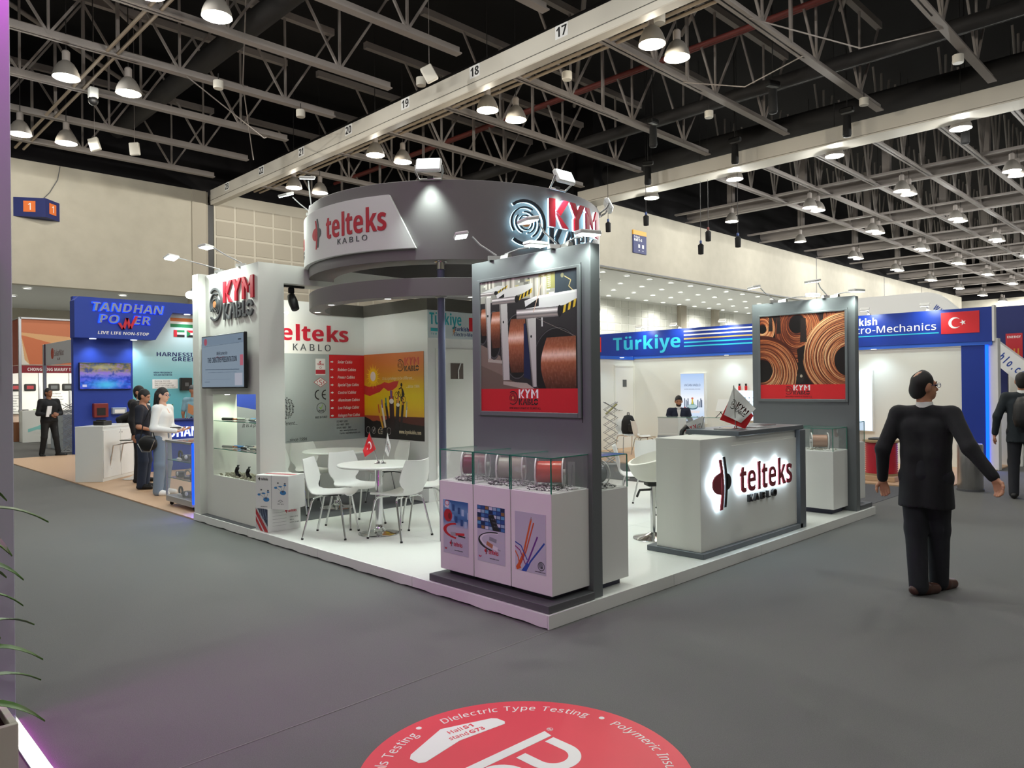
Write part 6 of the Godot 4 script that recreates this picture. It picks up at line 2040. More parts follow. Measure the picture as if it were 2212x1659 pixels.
func foreground() -> void:
	# round red floor sticker
	var C := Vector3(1.166, 0, 1.419)
	var t := thing("floor_sticker", "round red floor sticker with white arrow and lettering at the bottom edge", "sticker", C)
	obj("disc", MB.new().lathe([Vector2(0, 0.0), Vector2(0.709, 0.0), Vector2(0.709, 0.0015), Vector2(0, 0.0015)], 96, true), mat("sticker_red", hexc("e2344a"), 0.45), t)
	var wh := MB.new()
	var flat := Basis(Vector3.RIGHT, -PI / 2)
	# words round the rim, clockwise, heads outwards
	var put := func(s: String, mid: Vector2, slant: float) -> void:
		var a := atan2(mid.x - C.x, mid.y - C.z)
		var widths := []
		var total := 0.0
		for ch in s:
			var w := 0.022
			if ch != " ":
				w = text_mesh(ch, false, "Droid Sans", 1.0)[0].get_aabb().size.x
				var r = text_mesh(ch, false, "Droid Sans", 1.0)
				w = w * 0.05 / r[1][1] + 0.0085
			widths.append(w)
			total += w
		var x := -total / 2
		for i in s.length():
			var ang: float = a - (x + widths[i] / 2) / 0.6
			if s[i] != " ":
				var out := Vector3(sin(ang), 0, cos(ang))
				var rt := Vector3(-cos(ang), 0, sin(ang))
				letters(wh, s[i], 0.05, Transform3D(Basis(rt, out, Vector3.UP), out * 0.6 + Vector3(0, 0.0017, 0)), 1, false, 0.0, 0.0008, slant)
			x += widths[i]
	put.call("Dielectric Type Testing", Vector2(0.728, 1.05), 0.1)
	put.call("Polymeric Insulators", Vector2(1.5, 0.83), 0.1)
	put.call("Materials Testing", Vector2(0.585, 1.85), 0.0)
	for q in [[0.516, 1.483], [1.077, 0.791]]:
		var d := Vector3(q[0] - C.x, 0, q[1] - C.z)
		wh.xf = Transform3D(flat, d)
		wh.prism(band(Vector2.ZERO, 0.0, 0.014, 0, 359), 0.001, 0.0025)
	wh.xf = Transform3D.IDENTITY
	var pts := func(a: Array) -> Array:
		var o := []
		for k in range(0, a.size(), 2):
			o.append(Vector2(a[k] - C.x, C.z - a[k + 1]))
		return o
	wh.xf = Transform3D(flat, Vector3.ZERO)
	wh.prism(pts.call([0.6, 1.418, 0.69, 1.17, 0.712, 1.152, 0.762, 1.148, 0.78, 1.165, 0.752, 1.427, 0.795, 1.66, 0.778, 1.685, 0.722, 1.69, 0.695, 1.665]), 0.001, 0.0026)
	wh.prism(pts.call([0.97, 1.087, 1.023, 1.098, 0.998, 1.95, 0.945, 1.95]), 0.001, 0.0026)
	# big letters that run out of the picture: U-shaped strokes
	var cc := func(x: float, z: float) -> Vector2: return Vector2(x - C.x, C.z - z)
	wh.prism(pts.call([1.04, 1.103, 1.15, 1.103, 1.15, 1.16, 1.04, 1.16]), 0.001, 0.0026)
	wh.prism(band(cc.call(1.15, 1.23), 0.07, 0.127, -90, 90), 0.001, 0.0026)
	wh.prism(pts.call([1.05, 1.3, 1.15, 1.3, 1.15, 1.357, 1.05, 1.357]), 0.001, 0.0026)
	wh.prism(band(cc.call(1.14, 1.53), 0.07, 0.127, -60, 170), 0.001, 0.0026)
	wh.xf = Transform3D.IDENTITY
	letters(wh, "®", 0.03, Transform3D(Basis(Vector3(0, 0, -1), Vector3(-1, 0, 0), Vector3.UP), Vector3(0.99 - C.x, 0.0017, 1.055 - C.z)), 1, false, 0.0, 0.0008)
	obj("white_print", wh, M.ink_white, t)
	var rd := MB.new()
	var bt := Basis(Vector3(0.17, 0, -0.985), Vector3(-0.985, 0, -0.17), Vector3.UP)
	letters(rd, "Hall", 0.032, Transform3D(bt, Vector3(0.672 - C.x, 0.0027, 1.42 - C.z)), 0, false, 0.075, 0.0008)
	letters(rd, "S1", 0.032, Transform3D(bt, Vector3(0.685 - C.x, 0.0027, 1.335 - C.z)), 0, true, 0.05, 0.0008)
	letters(rd, "stand", 0.032, Transform3D(bt, Vector3(0.722 - C.x, 0.0027, 1.455 - C.z)), 0, false, 0.1, 0.0008)
	letters(rd, "G73", 0.032, Transform3D(bt, Vector3(0.74 - C.x, 0.0027, 1.345 - C.z)), 0, true, 0.08, 0.0008)
	obj("red_print", rd, M.sticker_red, t)
	# neighbour stand at the left edge: wall end, screen, edge strip, planter
	t = thing("neighbour_wall", "pale wall end at the left edge of the picture lit magenta at its top", "wall", Vector3(-1.004, 0, 2.825))
	obj("panel", bx(Vector3(-0.08, 0.0, 0.0), Vector3(0.0, 4.3, 3.2), 0.003), mat("wall_lavender", hexc("b9bac6"), 0.6), t)
	obj("light_box", bx(Vector3(0.0, 4.3, 0.0), Vector3(0.25, 4.37, 2.6)), M.led_magenta, t)  # unseen fixture, added above the view for the magenta glow on the wall
	var l := AreaLight3D.new()
	l.name = "magenta_light"
	t.add_child(l)
	l.position = Vector3(0.15, 4.28, 0.5)
	l.basis = Basis.looking_at(Vector3(-0.6, -1, 0).normalized(), Vector3.BACK)
	l.area_size = Vector2(0.06, 1.0)
	l.area_range = 8.0
	l.light_energy = 4.0
	l.light_color = Color(1.0, 0.25, 1.0)
	l.shadow_enabled = true
	obj("added_light_hood", bx(Vector3(0.22, 4.05, 0.0), Vector3(0.24, 4.3, 2.6)), M.wall_lavender, t)  # unseen plate, added to keep the magenta light off the carpet
	var sp := AreaLight3D.new()   # added spill from above the view, tints the pedestals magenta
	sp.name = "added_magenta_spill_light"
	t.add_child(sp)
	sp.position = Vector3(0.27, 4.33, 0.6)
	sp.basis = Basis.looking_at(Vector3(0.8, -0.5, -0.4).normalized(), Vector3.BACK)
	sp.area_size = Vector2(0.06, 1.0)
	sp.area_range = 12.0
	sp.light_energy = 0.4
	sp.light_color = Color(1.0, 0.4, 1.0)
	sp.shadow_enabled = true
	tag(obj("wall_screen", bx(Vector3(-1.003, 1.66, 2.895), Vector3(-0.965, 2.35, 4.0), 0.004), M.black), "black edge of a screen on the pale wall at the left edge", "screen")
	t = thing("neighbour_platform", "thin stand floor with clear edge strip and magenta light at lower left", "platform")
	obj("carpet", bx(Vector3(-1.0, 0, 2.9), Vector3(2.2, 0.02, 6)), mat("carpet_pinkish", hexc("7c7377"), 0.95), t)
	obj("edge_strip", bx(Vector3(-1.0, 0.02, 2.828), Vector3(2.2, 0.028, 2.9), 0.002), mat("edge_film", hexc("a9b8ba"), 0.18, 0.5), t)
	obj("led_strip", bx(Vector3(-1.0, 0.003, 2.845), Vector3(2.2, 0.015, 2.855)), M.led_magenta, t)
	var a := AreaLight3D.new()
	a.name = "magenta_strip_light"
	t.add_child(a)
	a.position = Vector3(0.3, 0.012, 2.838)
	a.basis = Basis.looking_at(Vector3(0, -0.35, -1).normalized(), Vector3.UP)
	a.area_size = Vector2(2.6, 0.012)
	a.area_range = 4.0
	a.light_energy = 0.12
	a.light_color = Color(1.0, 0.25, 1.0)
	a.shadow_enabled = true
	var pl := thing("planter", "square pale planter box with dark soil at lower left corner", "planter", Vector3(-0.19, 0.02, 3.15))
	var H := 0.33
	var pb := MB.new()
	pb.box(Vector3(-0.16, 0, -0.15), Vector3(-0.135, H, 0.15), 0.002)
	pb.box(Vector3(0.135, 0, -0.15), Vector3(0.16, H, 0.15), 0.002)
	pb.box(Vector3(-0.135, 0, -0.15), Vector3(0.135, H, -0.125), 0.002)
	pb.box(Vector3(-0.135, 0, 0.125), Vector3(0.135, H, 0.15), 0.002)
	obj("box", pb, mat("planter_cream", hexc("cfc9bb"), 0.6), pl)
	obj("soil", bx(Vector3(-0.134, 0.2, -0.124), Vector3(0.134, H - 0.03, 0.124)), mat("soil", hexc("3a221c"), 0.95), pl)
	var lf := thing("leafy_plant", "green plant with long pointed leaves growing in the pale planter box", "plant", Vector3(-0.19, 0.32, 3.15))
	obj("stem", MB.new().tube([Vector3(0, 0, 0), Vector3(0.01, 0.4, 0.02), Vector3(0.0, 0.85, 0.0)], 0.012, 8), mat("stem_brown", hexc("5a4630"), 0.8), lf)
	var lm := mat("leaf", hexc("4f7a2c"), 0.45)
	lm.backlight_enabled = true
	lm.backlight = hexc("2c4a14")
	for k in 34:
		var y := 0.06 + 0.026 * k
		var ang := k * 2.399
		var ln: float = 0.24 + 0.07 * sin(k * 1.7)
		var g := []
		for i in 8:
			var f := i / 7.0
			var row := []
			var w: float = 0.024 * sin(PI * pow(f, 0.7)) + 0.0015
			var d := Vector3(sin(ang), 0, cos(ang))
			var s := Vector3(d.z, 0, -d.x)
			var c := d * ln * f + Vector3(0, y + 0.1 * f - 0.16 * f * f, 0)
			for j in 5:
				var u := j / 2.0 - 1.0
				row.append(c + s * w * u + Vector3(0, absf(u) * 0.006, 0))
			g.append(row)
		obj("leaf", MB.new().sheet(g, 0.0012), lm, lf)


func left_booths() -> void:
	tag(obj("wood_floor", bx(Vector3(-17.6, 0, -7), Vector3(-6.03, 0.018, 0.0)), M.wood_floor), "light wood stand floor of the blue booth at left", "floor")
	var t := thing("blue_booth_wall", "deep blue booth wall with glowing slanted lettering and pale blue picture panel", "wall", Vector3(-17.6, 0, 0))
	obj("wall_panel", bx(Vector3(-0.2, 0, -7.0), Vector3(0, 4.0, -1.57)), M.blue_booth, t)
	var fs := MB.new()
	fs.xf = face_x(Vector3(0, 0, 0))
	fs.prism(V2([1.5, 2.94, 3.4, 2.94, 3.85, 3.69, 6.0, 3.69, 6.0, 3.96, 1.6, 3.96, 1.5, 3.86]), 0.0, 0.4)
	obj("fascia", fs, M.blue_booth, t)
	var p := Pic.new(400, 420, hexc("a5d0d6"))
	p.ramp(0, 0, 1, 1, [hexc("d6e4e4"), hexc("c3dde0"), hexc("8fc6cf"), hexc("5fb0c0"), hexc("4ba3ba"), hexc("6cb5c6")])
	for k in 5:
		p.ell(0.1 + 0.22 * k, 0.86 + 0.03 * (k % 2), 0.16, 0.08, hexc("8cc6d2"))
	p.rect(0.24, 0.02, 1, 0.045, hexc("d8783a"))
	p.rect(0.24, 0.045, 1, 0.065, hexc("e8e8e0"))
	p.rect(0.24, 0.065, 1, 0.09, hexc("1f7a46"))
	var pp := obj("picture_panel", bx(Vector3(0, 0.02, -7.0), Vector3(0.015, 3.69, -2.953)), M.panel_pale, t)
	var q := MB.new()
	q.quad(Vector3(0.016, 0.02, -2.953), Vector3(0.016, 0.02, -7.0), Vector3(0.016, 3.66, -7.0), Vector3(0.016, 3.66, -2.953))
	obj("panel_print", q, printed("panel_print", p), pp)
	var tx := MB.new()
	letters(tx, "HARNESSING", 0.11, face_x(Vector3(0.017, 2.53, -3.56)), 0, true, 1.25)
	letters(tx, "GREEN", 0.11, face_x(Vector3(0.017, 2.4, -3.96)), 0, true, 0.66)
	letters(tx, "HIGH FREQUENCY", 0.04, face_x(Vector3(0.017, 2.065, -3.48)), 0, true, 0.48)
	letters(tx, "SOLAR INVERTER", 0.04, face_x(Vector3(0.017, 2.0, -3.48)), 0, true, 0.48)
	obj("panel_lettering", tx, M.navy, pp)
	obj("list_box", bx(Vector3(0.015, 1.65, -4.11), Vector3(0.022, 1.9, -3.44), 0.002), M.ink_white, pp)
	tx = MB.new()
	for k in 4:
		letters(tx, ["Rating 36 kW", "Pure sine wave output", "Wide PV input voltage range", "Cold start function"][k], 0.03, face_x(Vector3(0.023, 1.84 - 0.055 * k, -3.5)), 0, false, 0.4 + 0.05 * k)
	obj("list_lettering", tx, M.ink_grey, pp)
	for k in 2:
		var z := -4.01 - 0.35 * k
		var fl = [[["d02030", 0, 0, .3, 1], ["1f7a46", .3, .66, 1, 1], ["e8e8e6", .3, .33, 1, .66], ["18181a", .3, 0, 1, .33]], [["d02030", 0, .66, 1, 1], ["e8e8e6", 0, .33, 1, .66], ["18181a", 0, 0, 1, .33]]][k]
		for s in fl:
			obj("flag_stripe", bx(Vector3(0.015, 3.07 + 0.19 * s[2], z - 0.29 * s[3]), Vector3(0.024, 3.07 + 0.19 * s[4], z - 0.29 * s[1])), mat("flag_" + s[0], hexc(s[0]), 0.5), pp)
		if k == 1:
			var tr := MB.new()
			tr.xf = face_x(Vector3(0.015, 3.07, z))
			tr.prism(V2([0, 0, .11, .095, 0, .19]), 0, 0.011)
			obj("flag_triangle", tr, mat("flag_1f7a46", hexc("1f7a46"), 0.5), pp)
	# lit lettering on the fascia
	var F := func(z: float, y: float, x := 0.4) -> Transform3D:
		return face_x(Vector3(x, y, z))
	var grey := mat("letter_steel", hexc("8d97a6"), 0.35, 0.4)
	for r in [["TANDHAN", 3.63, -1.87, 0.205, 1.68], ["PO", 3.335, -2.05, 0.2, 0.42], ["ER", 3.335, -2.86, 0.2, 0.38]]:
		tx = MB.new()
		letters(tx, r[0], r[3], F.call(r[2], r[1], 0.43), 0, true, r[4], 0.02, 0.2)
		obj("lettering_steel", tx, grey, t)
		tx = MB.new()
		letters(tx, r[0], r[3] * 1.12, F.call(r[2] + 0.03, r[1] - 0.012, 0.404), 0, true, r[4] + 0.06, 0.012, 0.2)
		obj("halo_light", tx, M.led_blue, t)
	tx = MB.new()
	tx.xf = F.call(-2.5, 3.18, 0.43)
	for zz in [[0, .16, .1, 0], [.1, 0, .19, .3], [.19, .3, .26, .02], [.26, .02, .42, .36]]:
		tx.prism(V2([zz[0] - .03, zz[1], zz[0] + .04, zz[1], zz[2] + .04, zz[3], zz[2] - .03, zz[3]]), 0, 0.025)
	obj("lettering_red", tx, M.red_sign, t)
	tx = MB.new()
	letters(tx, "LIVE LIFE NON-STOP", 0.075, F.call(-2.02, 3.045), 0, true, 1.21, 0.006, 0.15)
	obj("lettering_white", tx, M.ink_white, t)
	for z in [-1.95, -2.92, -4.3]:
		var y: float = 2.93 if z > -4 else 3.68
		obj("downlight_disc", MB.new().lathe([Vector2(0, y - 0.004), Vector2(0.08, y - 0.004), Vector2(0.08, y)], 16, true), M.downlight, t).position = Vector3(0.22, 0, z)
		var l := SpotLight3D.new()
		l.name = "downlight"
		t.add_child(l)
		l.position = Vector3(0.24, y - 0.02, z)
		l.rotation.x = -PI / 2
		l.spot_angle = 60.0
		l.spot_range = 10.0
		l.spot_attenuation = 2.0
		l.light_energy = 1.3
		l.light_size = 0.08
		l.light_color = Color(0.85, 0.93, 1.0)
		l.shadow_enabled = true
	var bulb := thing("globe_lamp", "bright small round lamp on the outer left edge of the white tower", "lamp", Vector3(-6.1, 2.82, -0.03))
	obj("lamp_globe", MB.new().ball(Vector3.ZERO, Vector3(0.065, 0.05, 0.065), 16), M.lamp_cool, bulb)
	obj("bracket", MB.new().tube([Vector3(0.0, 0.045, 0), Vector3(0.03, 0.08, -0.01), Vector3(0.121, 0.08, -0.02)], 0.01, 6), M.steel_dark, bulb)
	var ol := OmniLight3D.new()
	ol.name = "light"
	bulb.add_child(ol)
	ol.position = Vector3(-0.06, -0.06, 0.02)
	ol.omni_range = 30.0
	ol.omni_attenuation = 2.0
	ol.light_energy = 1.6
	ol.light_size = 0.03
	ol.light_color = Color(0.92, 0.97, 1.0)
	ol.shadow_enabled = true
	# television on the blue wall
	p = Pic.new(420, 240, hexc("2450c8"))
	p.ramp(0, 0, 1, 1, [hexc("6a6a3a"), hexc("8a7a3c"), hexc("9a8cc8"), hexc("3a50d8"), hexc("2a6ae0"), hexc("1e3ac0")])
	var fn := FastNoiseLite.new()
	fn.frequency = 0.02
	for y in 120:
		for x in 210:
			var v: float = fn.get_noise_2d(x, y * 1.6) + 0.5 * fn.get_noise_2d(x * 3.0, y * 4.0)
			var c := p.im.get_pixel(x * 2, y * 2).lerp(hexc("8a6ae0") if v > 0.0 else hexc("142a9c"), clampf(absf(v) * 1.4, 0.0, 0.7))
			var g := exp(-pow((x - 105) / 55.0, 2) - pow((y - 100) / 24.0, 2)) * 0.9
			c = c.lerp(hexc("4cc8f0"), g).lerp(hexc("b8b48a"), exp(-pow((x - 95) / 60.0, 2) - pow((y - 18) / 12.0, 2)) * 0.8)
			p.im.fill_rect(Rect2i(x * 2, y * 2, 2, 2), c)
	p.rect(0.05, 0.82, 0.13, 0.92, hexc("c8ccf0"))
	var tv := thing("television", "television with blue and violet picture on the blue booth wall", "television", Vector3(-17.6, 1.985, -2.29))
	obj("housing", bx(Vector3(0, -0.345, -0.61), Vector3(0.07, 0.345, 0.61), 0.006), M.black, tv)
	q = MB.new()
	q.quad(Vector3(0.0705, -0.33, 0.6), Vector3(0.0705, -0.33, -0.6), Vector3(0.0705, 0.33, -0.6), Vector3(0.0705, 0.33, 0.6))
	obj("screen", q, printed("tv_picture", p, 0.3, 0.85), tv)
	# inverters on the wall
	var iv := thing("inverter", "red and black inverter box on the blue wall under the television", "inverter", Vector3(-17.6, 0.93, -2.15))
	obj("case", bx(Vector3(0, 0, -0.17), Vector3(0.16, 0.36, 0.17), 0.015), mat("inverter_red", hexc("7a2420"), 0.5), iv)
	obj("display_panel", bx(Vector3(0.16, 0.05, -0.1), Vector3(0.166, 0.24, 0.1)), M.black, iv)
	iv = thing("inverter", "pale flat inverter box on the blue wall right of the red one", "inverter", Vector3(-17.6, 1.0, -2.59))
	obj("case", bx(Vector3(0, 0, -0.17), Vector3(0.14, 0.17, 0.17), 0.012), mat("inverter_pale", hexc("9aa6b8"), 0.4), iv)
	obj("panel", bx(Vector3(0.14, 0.03, -0.12), Vector3(0.145, 0.12, 0.12)), M.ink_white, iv)
	iv = thing("inverter", "black square inverter on the pale blue picture panel", "inverter", Vector3(-17.57, 1.59, -4.29))
	obj("case", bx(Vector3(0, 0, -0.15), Vector3(0.15, 0.35, 0.15), 0.012), M.black, iv)
	obj("display_panel", bx(Vector3(0.15, 0.12, -0.05), Vector3(0.153, 0.22, 0.05)), M.dark_grey, iv)
	var bt := thing("battery_box", "dark grey battery box on the floor against the blue wall", "box", Vector3(-17.5, 0.018, -1.75))
	obj("case", bx(Vector3(0, 0, -0.14), Vector3(0.25, 0.48, 0.14), 0.01), M.dark_grey, bt)
	obj("label_plate", bx(Vector3(0.25, 0.1, -0.1), Vector3(0.252, 0.32, 0.1)), M.ink_grey, bt)
	# white lockable counter with a device on it
	var cx := thing("white_counter", "white lockable counter with two doors in the blue booth", "counter", Vector3(-10.92, 0.018, -0.35), atan2(0.687, -0.727) - PI)
	obj("body", bx(Vector3(0, 0, -0.48), Vector3(1.2, 0.94, 0), 0.004), M.white_laminate, cx)
	obj("worktop", bx(Vector3(0, 0.94, -0.48), Vector3(1.2, 0.975, 0.006), 0.004), M.white_laminate, cx)
	for k in 2:
		var dd := obj("door", bx(Vector3(0.01 + 0.6 * k, 0.06, 0.0), Vector3(0.6 + 0.59 * k, 0.9, 0.012), 0.003), M.white_matt, cx)
		obj("lock", MB.new().ball(Vector3(0.55 + 0.1 * k, 0.84, 0.014), Vector3(0.012, 0.012, 0.006)), M.chrome, dd)
	cx.rotation.y = PI - 0.757
	cx.position = Vector3(-10.92, 0.018, -0.35)
	var dv := thing("device", "small black router device on the white counter in the blue booth", "device", Vector3(-11.45, 0.993, -0.5), 0.5)
	obj("case", cbox(Vector3(0, 0.04, 0), Vector3(0.24, 0.08, 0.2), 0.01), M.black, dv)
	obj("ridge", cbox(Vector3(0, 0.09, 0.03), Vector3(0.2, 0.02, 0.04), 0.005), M.black_soft, dv)
	# bar stool
	var st := thing("bar_stool", "chrome bar stool with bent seat before the white counter", "stool", Vector3(-10.98, 0.018, -0.9), 2.4)
	obj("foot_plate", MB.new().lathe([Vector2(0, 0), Vector2(0.21, 0), Vector2(0.21, 0.008), Vector2(0.1, 0.03), Vector2(0.03, 0.07)], 36), M.chrome, st)
	obj("column", MB.new().tube([Vector3(0, 0.03, 0), Vector3(0, 0.7, 0)], 0.024, 14), M.chrome, st)
	var sg := []
	for i in 7:
		var row := []
		for j in 7:
			row.append(Vector3((j / 3.0 - 1.0) * 0.19, 0.71 + 0.1 * pow(maxf(0.0, i / 6.0 - 0.55), 1.3) * 2.0, (i / 6.0 - 0.5) * 0.36))
		sg.append(row)
	obj("seat", MB.new().sheet(sg, 0.02), M.steel_brushed, st)
	obj("foot_rest", MB.new().tube([Vector3(0.0, 0.66, -0.03), Vector3(-0.17, 0.66, -0.1), Vector3(-0.18, 0.62, -0.3), Vector3(-0.18, 0.25, -0.36), Vector3(-0.15, 0.21, -0.36), Vector3(0.15, 0.21, -0.36), Vector3(0.18, 0.25, -0.36), Vector3(0.18, 0.62, -0.3), Vector3(0.17, 0.66, -0.1), Vector3(0.0, 0.66, -0.03)], 0.012, 8), M.chrome, st)
	# low blue counter with lit letters
	var bc := thing("blue_counter", "low blue counter with glowing white lettering behind the woman", "counter", Vector3(-11.9, 0.018, -1.85))
	obj("body", bx(Vector3(-0.5, 0, -0.7), Vector3(0, 0.98, 0.55), 0.005), M.blue_booth, bc)
	obj("worktop", bx(Vector3(-0.55, 0.98, -0.75), Vector3(0.04, 1.01, 0.58), 0.005), M.navy, bc)
	tx = MB.new()
	letters(tx, "TANDHAN", 0.2, face_x(Vector3(0.0, 0.66, 0.46)), 0, true, 1.0, 0.02)
	obj("light_letters", tx, glow("letter_light", Color(0.75, 0.8, 1.0), 1.3), bc)
	for k in 2:
		flag(["small green and red flag standing on the blue counter", "small orange white and green flag on the blue counter"][k], Vector3(-12.1, 1.03, -1.95 - 0.3 * k), PI / 2 - 0.3, Vector2(0.03, 0.3), [Vector2(0.03, 0.3), Vector2(-0.2 + 0.36 * k, 0.24), Vector2(-0.14 + 0.26 * k, 0.06), Vector2(0.02, 0.12)], [mat("flag_green", hexc("2f8a4a"), 0.7), mat("flag_orange", hexc("c98a5c"), 0.7)][k], "")
	# aluminium show case with blue light
	var dc := thing("display_cabinet", "aluminium and glass cabinet with blue light strip at the stand edge", "cabinet", Vector3(-7.42, 0.018, -0.17))
	var W := 0.93
	var D := -0.5
	obj("plinth", bx(Vector3(0, 0.06, D), Vector3(W, 0.14, 0), 0.004), M.alu, dc)
	for x in [0.06, W - 0.06]:
		for z in [-0.06, D + 0.06]:
			obj("caster", MB.new().ball(Vector3(x, 0.03, z), Vector3(0.018, 0.03, 0.03)), M.black, dc)
	var fr := MB.new()
	for x in [0.0, W - 0.02]:
		for z in [-0.02, D]:
			fr.box(Vector3(x, 0.14, z), Vector3(x + 0.02, 0.9, z + 0.02))
	for z in [-0.025, D]:
		fr.box(Vector3(0, 0.88, z), Vector3(W, 0.91, z + 0.025))
	for x in [0.0, W - 0.025]:
		fr.box(Vector3(x, 0.88, D), Vector3(x + 0.025, 0.91, 0))
	obj("frame", fr, M.alu, dc)
	for y in [0.385, 0.63]:
		obj("glass_shelf", bx(Vector3(0.02, y, D + 0.02), Vector3(W - 0.02, y + 0.008, -0.02)), M.glass, dc)
		obj("shelf_edge", bx(Vector3(0.02, y, -0.021), Vector3(W - 0.02, y + 0.008, -0.019)), M.glass_edge, dc)
	for z in [-0.012, D + 0.008]:
		obj("glass_pane", bx(Vector3(0.02, 0.14, z - 0.002), Vector3(W - 0.02, 0.88, z + 0.002)), M.glass, dc)
	obj("glass_top", bx(Vector3(0.02, 0.895, D + 0.02), Vector3(W - 0.02, 0.901, -0.02)), M.glass, dc)
	obj("light_strip", bx(Vector3(W, 0.1, -0.09), Vector3(W + 0.03, 0.9, 0.0), 0.004), M.led_blue, dc)
	var al := AreaLight3D.new()
	al.name = "blue_strip_light"
	dc.add_child(al)
	al.position = Vector3(W + 0.035, 0.5, -0.045)
	al.basis = Basis.looking_at(Vector3(1, 0, 0.4).normalized(), Vector3.UP)
	al.area_size = Vector2(0.06, 0.8)
	al.area_range = 6.0
	al.light_energy = 0.5
	al.light_color = Color(0.05, 0.2, 1.0)
	al.shadow_enabled = true
	for k in 9:
		var y: float = [0.14, 0.393, 0.638][k / 3]
		var x := 0.2 + 0.26 * (k % 3)
		var g := thing("meter_device", "measuring device on the %s shelf of the aluminium cabinet, %s one" % [["bottom", "middle", "top"][k / 3], ["left", "middle", "right"][k % 3]], "device", Vector3(-7.42 + x, 0.018 + y, -0.3), 0.4 * (k % 3))
		if k % 2 == 0:
			obj("ring", MB.new().tube(ring_pts(0.055, 0.06), 0.015, 8), [M.black, M.steel_brushed, M.navy][k % 3], g)
			obj("foot", cbox(Vector3(0, 0.012, 0), Vector3(0.1, 0.024, 0.07), 0.006), M.ink_white if k % 3 == 0 else M.dark_grey, g)
		else:
			obj("body", cbox(Vector3(0, 0.04, 0), Vector3(0.13, 0.08, 0.1), 0.012), M.dark_grey, g)
			obj("dial", MB.new().ball(Vector3(0.02, 0.05, 0.05), Vector3(0.03, 0.03, 0.012)), M.ink_white, g)

	# shell booth with peach fabric far left
	t = thing("shell_booth", "white shell booth with peach and orange fabric band and dark red name strip", "booth", Vector3(-24.4, 0, -1.75))
	for z in [0.0, -2.05, -4.5]:
		obj("post", bx(Vector3(-0.04, 0, z - 0.04), Vector3(0.04, 3.97, z + 0.04), 0.006), M.alu, t)
	p = Pic.new(500, 200, hexc("d9a878"))
	p.poly([Vector2(0, 0), Vector2(0.46, 0), Vector2(0.76, 0.19), Vector2(0.32, 0.37), Vector2(0, 0.3)], hexc("c77a58"))
	p.poly([Vector2(0.46, 0), Vector2(0.9, 0), Vector2(0.76, 0.19)], hexc("d4cfc4"))
	p.poly([Vector2(0, 0.36), Vector2(0.03, 0.38), Vector2(0.4, 0.7), Vector2(0.42, 1), Vector2(0.05, 1)], hexc("c9734e"))
	p.poly([Vector2(0, 0.36), Vector2(0.02, 0.9), Vector2(0.05, 1), Vector2(0, 1)], hexc("d9d4ca"))
	p.poly([Vector2(0.41, 0.46), Vector2(0.6, 0.56), Vector2(0.78, 0.72), Vector2(1, 0.85), Vector2(1, 1), Vector2(0.4, 1)], hexc("d4cfc6"))
	obj("fabric_backing", bx(Vector3(-0.03, 2.46, -4.5), Vector3(-0.01, 3.93, 0.0)), M.white_matt, t)
	q = MB.new()
	q.quad(Vector3(-0.005, 2.47, -0.04), Vector3(-0.005, 2.47, -4.5), Vector3(-0.005, 3.93, -4.5), Vector3(-0.005, 3.93, -0.04))
	obj("fabric_print", q, printed("fabric_print", p, 0.8), t)
	obj("side_fabric", bx(Vector3(-2.6, 2.46, -0.02), Vector3(-0.05, 3.93, 0.0)), mat("fabric_rust", hexc("9a4a34"), 0.85), t)
	obj("rail", bx(Vector3(-0.04, 3.93, -4.5), Vector3(0.04, 3.98, 0.0)), M.alu, t)
	obj("rail", bx(Vector3(-2.6, 3.93, -0.03), Vector3(0, 3.98, 0.03)), M.alu, t)
	obj("name_strip", bx(Vector3(-0.02, 2.2, -4.5), Vector3(0.02, 2.44, 0.0)), mat("strip_red", hexc("8a1a2a"), 0.5), t)
	obj("name_strip", bx(Vector3(-2.6, 2.2, -0.02), Vector3(0, 2.44, 0.02)), M.strip_red, t)
	tx = MB.new()
	letters(tx, "CHONGQING MARAY TECH CO.,LTD", 0.1, face_x(Vector3(0.021, 2.265, -0.2)), 0, true, 1.9)
	obj("name_lettering", tx, M.ink_white, t)
	for k in 5:
		obj("wall_panel", bx(Vector3(-2.02, 0, -0.93 * k - 0.92), Vector3(-2, 2.44, -0.93 * k - 0.04)), M.white_matt, t)
		obj("post", bx(Vector3(-2.03, 0, -0.93 * k - 0.04), Vector3(-1.96, 2.44, -0.93 * k + 0.0)), M.alu, t)
	obj("wall_panel", bx(Vector3(-2.6, 0, 0.0), Vector3(-2.0, 2.44, 0.02)), M.white_matt, t)
	for k in 5:
		var z := -0.25 - 0.42 * k - (0.3 if k > 1 else 0.0)
		var m := thing("panel_meter", "black panel meter on the white shell booth wall, %s from left" % ORD[k], "meter", Vector3(-26.39, 1.62, -1.75 - z * -1.0 + 0.0))
		obj("case", bx(Vector3(0, 0, -0.17), Vector3(0.05, 0.24, 0.17), 0.02), M.black, m)
		obj("face", bx(Vector3(0.05, 0.06, -0.1), Vector3(0.053, 0.18, 0.1)), [mat("meter_red", hexc("a03038"), 0.4), M.ink_grey][1 if k > 1 else 0], m)
	tx = MB.new()
	for k in 9:
		letters(tx, ["Main features", "Compact design", "Wide range input", "Low power use", "Easy to mount", "Long life", "CE approved", "OEM welcome", "Two year warranty"][k], 0.035, face_x(Vector3(-1.995, 1.5 - 0.1 * k, -1.3)), 0)
		letters(tx, ["Digital meter", "LCD display", "Voltage", "Current", "Power factor", "Energy", "Frequency", "Alarm", "RS485"][k], 0.035, face_x(Vector3(-1.995, 1.45 - 0.09 * k, -0.12)), 0)
	obj("wall_lettering", tx, M.ink_grey, t)
	var ct := thing("long_counter", "long white product counter inside the shell booth", "counter", Vector3(-25.9, 0, -3.5))
